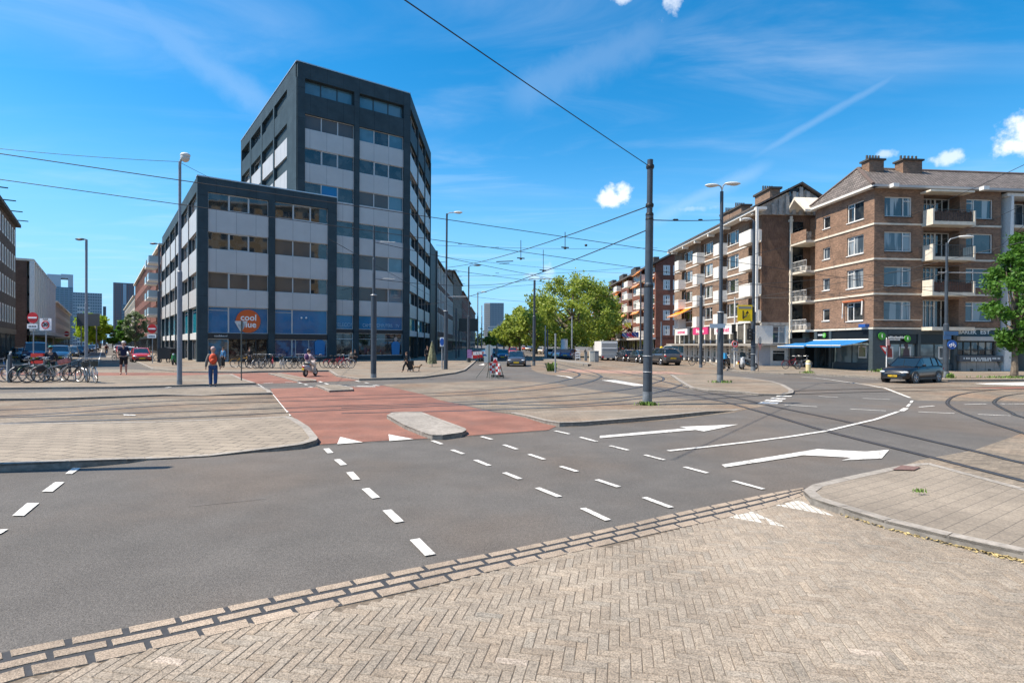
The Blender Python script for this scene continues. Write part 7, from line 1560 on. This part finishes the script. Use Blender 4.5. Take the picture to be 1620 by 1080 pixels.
# ---------------------------------------------------------------- people
skinm = mat('skin', (.42,.24,.17), .6); hairg = mat('grey_hair', (.35,.33,.30), .9); hairb = mat('brown_hair', (.05,.03,.02), .9)
def skin_mesh(J, E, name, m, parent, sub=2):
    "one continuous skinned surface over joints J {name:(x,y,z,r)} and edges E"
    ks = list(J); me = bpy.data.meshes.new(name); me.from_pydata([J[k][:3] for k in ks], [(ks.index(a), ks.index(b)) for a, b in E], [])
    o = bpy.data.objects.new(name, me); COL.objects.link(o); md = o.modifiers.new('skin', 'SKIN'); md.use_smooth_shade = True
    for i, k in enumerate(ks): me.skin_vertices[0].data[i].radius = (J[k][3],)*2 if len(J[k]) == 4 else J[k][3:5]
    me.skin_vertices[0].data[0].use_root = True
    s = o.modifiers.new('sub', 'SUBSURF'); s.levels = s.render_levels = sub
    bpy.context.view_layer.update(); nm = bpy.data.meshes.new_from_object(o.evaluated_get(bpy.context.evaluated_depsgraph_get())); bpy.data.objects.remove(o)
    nm.materials.clear(); nm.materials.append(m); nm.polygons.foreach_set('use_smooth', [True]*len(nm.polygons))
    o = bpy.data.objects.new(name, nm); COL.objects.link(o); o.parent = parent; return o
def person(label, P, comp, hgt, pose=None, top=None, legs=None, shoes=None, hair=hairb, cap=None, shorts=False, long_sleeve=True, top_name='jacket', leg_name='trousers'):
    "local +y is forward; body 1.75 high, scaled to hgt"
    t = thing('person', label, 'person'); p = pose or {}
    J = dict(pel=(0,0,.93,.135,.10), sp=(0,0,1.12,.125,.09), ch=(0,0,1.32,.15,.10), ne=(0,.0,1.48,.055), hd=(0,.015,1.57,.075,.085), ht=(0,.01,1.66,.078,.09), tp=(0,0,1.73,.045),
      ls=(-.17,0,1.40,.062), le=(-.24,-.02,1.12,.043), lw=(-.25,.06,.87,.028), lp=(-.25,.08,.80,.034,.018), rs=(.17,0,1.40,.062), re=(.24,-.02,1.12,.043), rw=(.25,.06,.87,.028), rp=(.25,.08,.80,.034,.018),
      lh=(-.09,0,.87,.088), lk=(-.10,.02,.49,.062), la=(-.10,0,.09,.04), lf=(-.11,.13,.035,.036), rh=(.09,0,.87,.088), rk=(.10,.02,.49,.062), ra=(.10,0,.09,.04), rf=(.11,.13,.035,.036))
    for k, v in p.items(): J[k] = tuple(v)+tuple(J[k][3:])
    for s_ in 'lr': # fingers
        w_, q_ = Vector(J[s_+'w'][:3]), Vector(J[s_+'p'][:3]); d = (q_-w_).normalized(); sd_ = Vector((0,1,0)).cross(d); sd_ = Vector((0,1,0))-d*d.y; sd_.normalize()
        for i in range(4): a = q_+sd_*(-.025+.017*i); c = a+d*(.07-.008*abs(i-1.5))+Vector((.012 if s_ == 'l' else -.012,0,0)); J[s_+'g%d' % i] = (*c, .008)
        J[s_+'t'] = (*(w_+d*.045+sd_*.05), .009)
    E = [('pel','sp'),('sp','ch'),('ch','ne'),('ne','hd'),('hd','ht'),('ht','tp'),('ch','ls'),('ls','le'),('le','lw'),('lw','lp'),('ch','rs'),('rs','re'),('re','rw'),('rw','rp'),('pel','lh'),('lh','lk'),('lk','la'),('la','lf'),('pel','rh'),('rh','rk'),('rk','ra'),('ra','rf')]
    for s_ in 'lr': E += [(s_+'p', s_+'g%d' % i) for i in range(4)]+[(s_+'w', s_+'t')]
    skin_mesh(J, E, 'body', skinm, t)
    g = lambda ks, add, over={}: {k: tuple(J[k][:3])+tuple(r+over.get(k, add) for r in J[k][3:]) for k in ks}
    ks = ['pel','sp','ch','ls','rs','le','re']+(['lw','rw'] if long_sleeve else []); JJ = g(ks, .024); JJ['ne'] = (*J['ne'][:3], .06); JJ['ne'] = (J['ne'][0], J['ne'][1], J['ne'][2]-.045, .07)
    if not long_sleeve: 
        for s_ in 'lr': a, c = Vector(J[s_+'s'][:3]), Vector(J[s_+'e'][:3]); JJ[s_+'e'] = (*a.lerp(c,.55), .068)
    skin_mesh(JJ, [e for e in E if e[0] in JJ and e[1] in JJ], top_name, top, t)
    ks = ['pel','lh','rh','lk','rk']+([] if shorts else ['la','ra']); JJ = g(ks, .022, {'la':.035,'ra':.035,'lk':.028,'rk':.028}); JJ['pel'] = (*J['pel'][:3], .145, .118)
    skin_mesh(JJ, [e for e in E if e[0] in JJ and e[1] in JJ], leg_name, legs, t)
    for s_ in 'lr': JJ = {s_+'a':(*J[s_+'a'][:2], J[s_+'a'][2]-.035, .05), s_+'f':(*J[s_+'f'][:3], .046)}; skin_mesh(JJ, [(s_+'a', s_+'f')], 'shoe', shoes or saddlem, t)
    hx, hy, hz = J['ht'][:3]
    b = MB(); b.ell((hx,hy-.02,hz+.015), (.088,.103,.105), 14, 9); b.v = [v for v in b.v]; o = b.build('hair', hair, t, smooth=True)
    if cap: b = MB(); b.ell((hx,hy-.005,hz+.045), (.095,.112,.085), 14, 8); b.ell((hx,hy+.11,hz+.035), (.07,.07,.012), 12, 4); b.build('cap', cap, t, smooth=True)
    fx, fy = J['hd'][0], J['hd'][1]; b = MB(); b.ell((hx,hy+.098,hz-.04), (.012,.018,.02), 8, 6); b.build('nose', skinm, t)
    for s_ in (-1,1): b = MB(); b.ell((hx+s_*.032,hy+.088,hz-.005), (.011,.007,.007), 8, 5); b.build('eye', blackm, t); b = MB(); b.ell((hx+s_*.084,hy+.0,hz-.02), (.012,.022,.032), 8, 5); b.build('ear', skinm, t)
    b = MB(); b.ell((hx,hy+.086,hz-.078), (.024,.008,.006), 8, 4); b.build('mouth', mat('lip', (.3,.1,.09), .6), t)
    t.location = P; t.rotation_euler = (0,0,-math.radians(comp)); t.scale = (hgt/1.75,)*3
    return t
def ph(P, v): return zat(P, v)-P.z
deni = mat('denim', (.03,.07,.17), .85, noise=.15, nscale=8); greyj = mat('grey_jacket', (.13,.13,.12), .9, noise=.15, nscale=10); navyt = mat('navy_shirt', (.012,.018,.05), .9); blackc = mat('black_cloth', (.012,.012,.014), .9); orangeb = mat('red_orange_bag', (.62,.07,.02), .7, noise=.15, nscale=10)
# woman with backpack walking away
P = gp(337, 611.5, 0.0); hg = ph(P, 549.3)
w1 = person('person in jeans and grey jacket walking away with a red orange backpack', P, -28, hg, dict(lk=(-.10,.09,.50), la=(-.09,.03,.09), rk=(.10,.0,.50), ra=(.09,-.08,.10), rf=(.10,.04,.035), lf=(-.1,.16,.035), le=(-.25,-.03,1.12), lw=(-.28,.0,.88), lp=(-.285,.01,.81), re=(.25,-.03,1.12), rw=(.28,.0,.88), rp=(.285,.01,.81)), greyj, deni, mat('blue_shoe', (.05,.12,.2), .7), mat('pinkish_grey_hair', (.40,.28,.25), .9), cap=mat('pale_red_cap', (.5,.35,.33), .8))
b = MB(); b.ell((0,-.17,1.24), (.16,.10,.24), 14, 10); b.ell((0,-.25,1.15), (.11,.06,.11), 12, 8); b.path([(-.10,-.1,1.42),(-.12,.06,1.42),(-.12,.12,1.25),(-.13,.02,1.08)], .02); b.path([(.10,-.1,1.42),(.12,.06,1.42),(.12,.12,1.25),(.13,.02,1.08)], .02); b.tube((0,-.12,1.46),(0,-.2,1.46),.02)
bk = b.build('backpack', orangeb, None, smooth=True); bk.location = P; bk.rotation_euler = w1.rotation_euler; bk.scale = w1.scale; tag(bk, 'red orange backpack on the back of the person in jeans', 'backpack')
# man in shorts walking towards us
P = gp(195.5, 592.5, .0); hg = ph(P, 540)
person('man in navy t-shirt and black shorts walking with a pale cap', P, 150, hg*1.0, dict(lk=(-.11,.08,.50), la=(-.12,.06,.09), lf=(-.13,.19,.035), rk=(.11,-.01,.50), ra=(.13,-.12,.10), rf=(.14,.02,.035), re=(.27,.02,1.13), rw=(.22,.16,.93), rp=(.19,.2,.88), le=(-.26,-.06,1.13), lw=(-.3,-.02,.90), lp=(-.31,.0,.83)), navyt, blackc, mat('pale_shoe', (.45,.4,.35), .8), hairg, cap=mat('pale_cap', (.6,.58,.54), .8), shorts=True, long_sleeve=False, top_name='t_shirt', leg_name='shorts')
# scooter rider
P = sct.location.copy()
rd_ = person('scooter rider in pale trousers and violet backpack seen from behind', P+Vector((0,0,.0)), 8, 1.72, dict(pel=(0,-.30,.88), sp=(0,-.31,1.06), ch=(0,-.27,1.24), ne=(0,-.24,1.40), hd=(0,-.22,1.49), ht=(0,-.22,1.58), tp=(0,-.23,1.65), ls=(-.17,-.27,1.32), le=(-.28,-.12,1.10), lw=(-.28,.12,1.03), lp=(-.27,.19,1.03), rs=(.17,-.27,1.32), re=(.28,-.12,1.10), rw=(.28,.12,1.03), rp=(.27,.19,1.03), lh=(-.10,-.27,.84), lk=(-.26,.08,.66), la=(-.28,-.03,.28), lf=(-.3,.1,.22), rh=(.10,-.27,.84), rk=(.26,.08,.66), ra=(.28,-.03,.28), rf=(.3,.1,.22)), mat('pink_white_jacket', (.5,.40,.43), .9), mat('cream_trousers', (.5,.46,.38), .9), mat('white_shoe', (.6,.6,.58), .7), hairb)
b = MB(); b.ell((0,-.235,1.60), (.125,.14,.125), 16, 10); hm = b.build('helmet', mat('dark_helmet', (.03,.025,.03), .4), rd_, smooth=True) if 0 else None
b = MB(); b.ell((0,-.22,1.61), (.12,.135,.115), 16, 10); hm = b.build('helmet', mat('dark_helmet', (.03,.025,.03), .4), None, smooth=True); hm.parent = rd_
b = MB(); b.ell((0,-.46,1.22), (.14,.09,.2), 14, 9); bp_ = b.build('backpack', mat('violet_bag', (.08,.03,.12), .8, noise=.3, nscale=10), None, smooth=True); bp_.location = rd_.location; bp_.rotation_euler = rd_.rotation_euler; bp_.scale = rd_.scale; tag(bp_, 'violet dark backpack worn by the scooter rider', 'backpack')
# dark walker with dog and trolley
P = gp(643, 588.5, .1); hg = ph(P, 560)*1.12
person('dark dressed person striding left along the shaded kerb of the office corner', P, 265, hg, dict(lk=(-.09,.22,.52), la=(-.09,.30,.10), lf=(-.09,.42,.04), rk=(.09,-.10,.50), ra=(.09,-.35,.16), rf=(.09,-.26,.08), le=(-.24,-.12,1.13), lw=(-.24,-.1,.9), lp=(-.24,-.1,.83), re=(.24,.12,1.13), rw=(.23,.25,.95), rp=(.22,.3,.9)), blackc, blackc, saddlem, hairb)
P = gp(650, 587.5, .1); t = thing('shopping_trolley', 'dark upright shopping trolley bag behind the striding person', 'trolley', tuple(P)); b = MB(); b.box(P.x-.18,P.x+.18,P.y-.14,P.y+.14,.22,.85); b.build('bag', blackc, t); b = MB(); b.tube((P.x-.18,P.y-.17,.2),(P.x+.18,P.y-.17,.2),.02); b.path([(P.x,P.y+.15,.3),(P.x-.1,P.y+.2,1.1)], .015); b.build('handle', zinc, t)
for s_ in (-.18,.18): b = MB(); b.torus((P.x+s_,P.y-.16,.19),(1,0,0),.08,.02,14,5); b.build('wheel', tyre, t)
P = gp(659.5, 588, .1)
Jd = dict(ch=(-.16,0,.34,.085), be=(.1,0,.35,.065), ru=(.2,0,.36,.07), nk=(-.24,0,.43,.05), hd=(-.30,0,.49,.052), mz=(-.38,0,.47,.025), e1=(-.27,.04,.55,.015), e2=(-.27,-.04,.55,.015), tl=(.27,0,.42,.016), t2=(.32,0,.52,.01),
  a1=(-.17,.06,.26,.03), a2=(-.16,.06,.14,.018), a3=(-.18,.06,.02,.02), b1=(-.17,-.06,.26,.03), b2=(-.13,-.06,.15,.018), b3=(-.10,-.06,.03,.02), c1=(.2,.06,.27,.04), c2=(.24,.06,.15,.02), c3=(.2,.06,.02,.02), d1=(.2,-.06,.27,.04), d2=(.27,-.06,.16,.02), d3=(.27,-.06,.02,.02))
Ed = [('ch','be'),('be','ru'),('ch','nk'),('nk','hd'),('hd','mz'),('hd','e1'),('hd','e2'),('ru','tl'),('tl','t2'),('ch','a1'),('a1','a2'),('a2','a3'),('ch','b1'),('b1','b2'),('b2','b3'),('ru','c1'),('c1','c2'),('c2','c3'),('ru','d1'),('d1','d2'),('d2','d3')]
dg = skin_mesh(Jd, Ed, 'dog', mat('dog_fur', (.25,.17,.11), .9, noise=.3, nscale=20), None, 1); dg.location = P; dg.rotation_euler = (0,0,math.pi); tag(dg, 'small brown dog trotting behind the dark dressed person', 'dog')
# others
P = gp(80, 601, .08); person('person in dark jacket and teal cap standing among the parked bicycles', P, 320, ph(P, 547.5), dict(le=(-.27,.1,1.15), lw=(-.22,.3,1.02), lp=(-.2,.36,1.0), re=(.27,.1,1.15), rw=(.22,.3,1.02), rp=(.2,.36,1.0)), mat('dark_blue_jacket', (.012,.018,.035), .8), blackc, saddlem, hairb, cap=mat('teal_cap', (.03,.22,.22), .7))
P = gp(353, 581, .1); person('person in blue top and dark trousers standing before the shop entrance', P, 200, ph(P, 549), None, mat('blue_top', (.05,.17,.33), .8), blackc, saddlem, hairb)
P = gp(676, 575, .1); person('dark figure standing in the shade at the tower corner', P, 160, ph(P, 547), None, blackc, blackc, saddlem, hairb)
P = gp(395, 577, .1); person('person in black by the open shop entrance behind the bicycles', P, 190, ph(P, 549), None, blackc, mat('dark_jeans', (.03,.04,.07), .9), saddlem, hairb)
P = gp(168.5, 561.5, 0); c_ = dup(protos['plain'], P, math.radians(90-140), 'distant bicycle ridden down the middle of the left street', 'bicycles by the left street', .9)
person('distant cyclist in dark clothes riding down the left street', P, 140, 1.75, dict(pel=(0,-.25,.98), sp=(0,-.2,1.15), ch=(0,-.08,1.33), ne=(0,0,1.48), hd=(0,.03,1.57), ht=(0,.03,1.66), tp=(0,.03,1.73), ls=(-.17,-.05,1.40), rs=(.17,-.05,1.40), le=(-.24,.12,1.2), lw=(-.22,.25,1.08), lp=(-.2,.3,1.07), re=(.24,.12,1.2), rw=(.22,.25,1.08), rp=(.2,.3,1.07), lh=(-.09,-.22,.92), rh=(.09,-.22,.92), lk=(-.1,.12,.72), rk=(.1,.08,.62), la=(-.1,0,.35), ra=(.1,.02,.2), lf=(-.1,.12,.32), rf=(.1,.14,.16)), mat('dark_red_jacket', (.12,.03,.03), .9), blackc, saddlem, hairb)
for u, v, vt, c_, m_, lb in ((562,575,553,180,blackc,'person in black passing the right shop window'),(1103+6,578.5,556,200,greyj,'person in grey beside the pole before the pink sign') if 0 else (556,575.5,554,200,greyj,'person in grey beside the pillar of the office front'),(926,565,552,180,mat('tan_coat',(.3,.2,.12),.9),'person in tan coat near the utility cabinets')): P = gp(u,v,.1 if u<900 else 0); person(lb, P, c_, ph(P, vt), None, m_, blackc, saddlem, hairb)
# closed parasol with olive cover
P = gp(683.5, 580, .1); t = thing('parasol', 'closed olive cream parasol standing at the tower corner', 'parasol', tuple(P)); b = MB(); b.lathe([(.42,.25),(.38,.7),(.25,1.3),(.14,1.8),(.05,2.1)], P, 9); b.build('cover', mat('parasol_cover', (.16,.16,.09), .9, noise=.5, nscale=5), t); b = MB(); b.tube(P, P+Vector((0,0,2.2)), .03); b.build('pole', zinc, t)
# ---------------------------------------------------------------- trees
barkm = mat('bark', (.16,.13,.10), .95, noise=.4, nscale=3)
def leafmat(name, c, c2):
    m = mat(name, c, .6); t = m.node_tree; b = t.nodes['Principled BSDF']
    at = nd(t, 'ShaderNodeVertexColor', layer_name='var'); mx = nd(t, 'ShaderNodeMix', data_type='RGBA'); sp = nd(t, 'ShaderNodeSeparateColor'); t.links.new(at.outputs[0], sp.inputs[0]); t.links.new(sp.outputs[0], mx.inputs[0]); mx.inputs[6].default_value = (*c,1); mx.inputs[7].default_value = (*c2,1); t.links.new(mx.outputs[2], b.inputs['Base Color'])
    tr = nd(t, 'ShaderNodeBsdfTranslucent'); ms = nd(t, 'ShaderNodeMixShader', i_0=.45); t.links.new(mx.outputs[2], tr.inputs[0]); o = t.nodes['Material Output']; t.links.new(b.outputs[0], ms.inputs[1]); t.links.new(tr.outputs[0], ms.inputs[2]); t.links.new(ms.outputs[0], o.inputs[0])
    return m
lm1 = leafmat('plane_leaf', (.20,.29,.035), (.44,.50,.09)); lm2 = leafmat('street_leaf', (.05,.15,.018), (.14,.30,.04)); lm3 = leafmat('lime_leaf', (.20,.32,.012), (.36,.44,.03)); lm4 = leafmat('pale_leaf', (.09,.15,.05), (.25,.30,.18))
def tree(name, label, P, hgt, zc, rx, rz_, n, ls, m, cat='tree', group=None, ry=None, trunk=.2, seed=1, clumps=60, shape=None, tz=None, off=0, spread=.28):
    rng = random.Random(seed); t = thing(name, label, cat, (P.x,P.y,0), group); ry = ry or rx; C_ = Vector((P.x+off, P.y, zc))
    cl = []
    for _ in range(clumps):
        while True:
            q = Vector((rng.uniform(-1,1), rng.uniform(-1,1), rng.uniform(-1,1)))
            if .15 < q.length < 1: break
        q = q.normalized()*q.length**.45; sc_ = shape(q.z) if shape else 1
        cl.append((C_+Vector((q.x*rx*sc_, q.y*ry*sc_, q.z*rz_)), rng.uniform(.6,1.3)*spread*min(rx,rz_)))
    b = MB(); tz = tz or zc-rz_*.75; b.path([(P.x,P.y,0),(P.x+.05,P.y,tz*.5),(P.x+off*.3,P.y,tz)], [trunk*1.15,trunk*.9,trunk*.75], 9); b.path([(P.x+off*.3,P.y,tz),(C_.x,C_.y,zc),(C_.x+.2,C_.y,zc+rz_*.7)], [trunk*.75,trunk*.4,.04], 7)
    for i in range(0, len(cl), max(1, len(cl)//26)):
        q = cl[i][0]; st_ = Vector((P.x+off*.3,P.y,tz)).lerp(C_, rng.random()*.8); mid = st_.lerp(q,.5)+Vector((0,0,rng.uniform(-.2,.5))); b.path([st_, mid, q], [trunk*.38,trunk*.2,.02], 5)
    b.build('trunk', barkm, t)
    vs, fs, var = [], [], []
    for _ in range(n):
        c, r = rng.choice(cl); v_ = Vector((rng.gauss(0,.55), rng.gauss(0,.55), rng.gauss(0,.45)))*r; p = c+v_
        nn = Vector((rng.gauss(0,.7), rng.gauss(0,.7), rng.gauss(.5,.6))).normalized(); e1 = nn.orthogonal().normalized(); a = rng.uniform(0,6.28); e2 = nn.cross(e1); f1 = e1*math.cos(a)+e2*math.sin(a); f2 = nn.cross(f1); s_ = ls*rng.uniform(.6,1.3); k = len(vs)
        vs += [p-f1*s_*.5, p+f2*s_*.33, p+f1*s_*.6, p-f2*s_*.33]; fs.append((k,k+1,k+2,k+3)); g = min(1, max(0, rng.gauss(.45,.25))); var += [(g,g,g)]*4
    org = t.location; me = bpy.data.meshes.new('crown'); me.from_pydata([v-org for v in vs], [], fs); me.materials.append(m); ca = me.color_attributes.new('var','FLOAT_COLOR','POINT')
    for i, x in enumerate(var): ca.data[i].color = (*x,1)
    o = bpy.data.objects.new('crown', me); COL.objects.link(o); o.parent = t; return t
P = gp(905, 564.5, 0); k = P.y/F_
zt_ = zat(P, 428); zb_ = zat(P, 548); tree('plane_tree', 'big bright green plane tree, nearest of the boulevard trees', P, zt_, (zt_+zb_)/2-.3, 66*k, (zt_-zb_)/2*.95, 17000, .42, lm1, seed=3, clumps=120, trunk=.45, tz=3.2, off=0, shape=lambda z: 1.08-.35*max(0,z)-.12*max(0,-z), spread=.2)
GT = 'trees along the boulevard'
for i, (u, v, vt, vb, hw, lb) in enumerate(((848,560,468,549,30,'second plane tree, left of the nearest big one'),(822,557.5,486,547,22,'third boulevard tree, overlapping the second'),(806,555.5,497,546,17,'fourth boulevard tree before the distant slab tower'),(797,553.5,512,546,10,'small farthest tree of the right boulevard row'),(940,561,455,548,34,'plane tree right behind the big one, before the orange awnings'),(965,560,478,549,18,'small plane tree farthest right against the orange awnings'),(862,556,470,546,26,'tall plane tree filling the gap behind the second'))):
    P = gp(u, v, 0); k = P.y/F_; zt_, zb_ = zat(P, vt), zat(P, vb); tree('plane_tree', lb, P, zt_, (zt_+zb_)/2, hw*k, (zt_-zb_)/2, 4800, .6+.1*(i==3), lm1, seed=20+i, clumps=55, trunk=.35, group=GT, tz=zb_+.5, shape=lambda z: 1.05-.3*max(0,z), spread=.24)
for i, (u, v, vt, hw, lb) in enumerate(((786,551.5,521,12,'pale green tree in the middle of the far boulevard'),(775,551.5,526,8,'small pale tree left of the middle one at the far end'))):
    P = gp(u, v, 0); k = P.y/F_; zt_ = zat(P, vt); zb_ = zat(P, 546); tree('far_tree', lb, P, zt_, (zt_+zb_)/2, hw*k, (zt_-zb_)/2, 3000, 1.0, lm1, seed=50+i, clumps=30, trunk=.4, group=GT, tz=zb_)
P = gp(1604, 596, .1); zt_, zb_ = zat(P, 372), zat(P, 556); k = P.y/F_
tree('street_tree', 'dense green street tree at the right edge before the loggias', P, zt_, (zt_+zb_)/2-.1, 40*k, (zt_-zb_)/2, 13000, .20, lm2, seed=8, clumps=90, trunk=.2, tz=zb_-.2, off=.1, shape=lambda z: (1.05-.85*max(0,z)**1.2-.35*max(0,-z)**2), spread=.22)
tuft(1604, 597.5, .1, 400, .14, label='grass strip around the foot of the right street tree', r=1.0)
P = dp(158, 545, 185); P.z = 0; k = P.y/F_; tree('lime_tree', 'bright lime green tree at the end of the left street', P, 1, zat(P,518), 21*k, 20*k, 6000, .9, lm3, seed=9, clumps=40, trunk=.4, tz=zat(P,540), off=-2)
P = dp(143, 545, 200); P.z = 0; k = P.y/F_; tree('lime_tree', 'second lime green tree left of the brighter one', P, 1, zat(P,527), 18*k, 12*k, 4000, .9, lm3, seed=10, clumps=30, trunk=.4, tz=zat(P,540))
P = gp(214, 567, .1); k = P.y/F_; tree('young_tree', 'sparse pale blossoming tree before the left street terrace, right side', P, 1, zat(P,517), 15*k, 24*k, 1500, .30, lm4, seed=11, clumps=50, trunk=.13, tz=zat(P,545), spread=.2)
P = dp(198, 545, 110); P.z = 0; k = P.y/F_; tree('young_tree', 'fresh green tree behind the sparse pale one in the left street', P, 1, zat(P,524), 12*k, 16*k, 2500, .5, lm2, seed=12, clumps=30, trunk=.2, tz=zat(P,545))
P = dp(178, 545, 190); P.z = 0; k = P.y/F_; tree('young_tree', 'small green tree at the far end of the left street under the red tower', P, 1, zat(P,530), 9*k, 13*k, 1800, .8, lm2, seed=13, clumps=22, trunk=.2, tz=zat(P,545))
# far wood closing the boulevard
b = MB(); rng = random.Random(4)
for _ in range(9000):
    x = rng.uniform(-260,300); y = 560+rng.uniform(0,30); p = Vector((x,y,abs(rng.gauss(0,1))*5+rng.uniform(0,4))); e1 = Vector((rng.gauss(0,1),rng.gauss(0,1),rng.gauss(0,1))).normalized()*1.4; e2 = e1.orthogonal().normalized()*1.0; b.face([p-e1-e2,p+e1-e2,p+e1+e2,p-e1+e2])
tag(b.build('far_wood', mat('far_foliage', (.05,.085,.03), .8, noise=.4, nscale=.3), fix=False), 'low dark green wood closing the view at the horizon', 'wood', None, 'stuff')
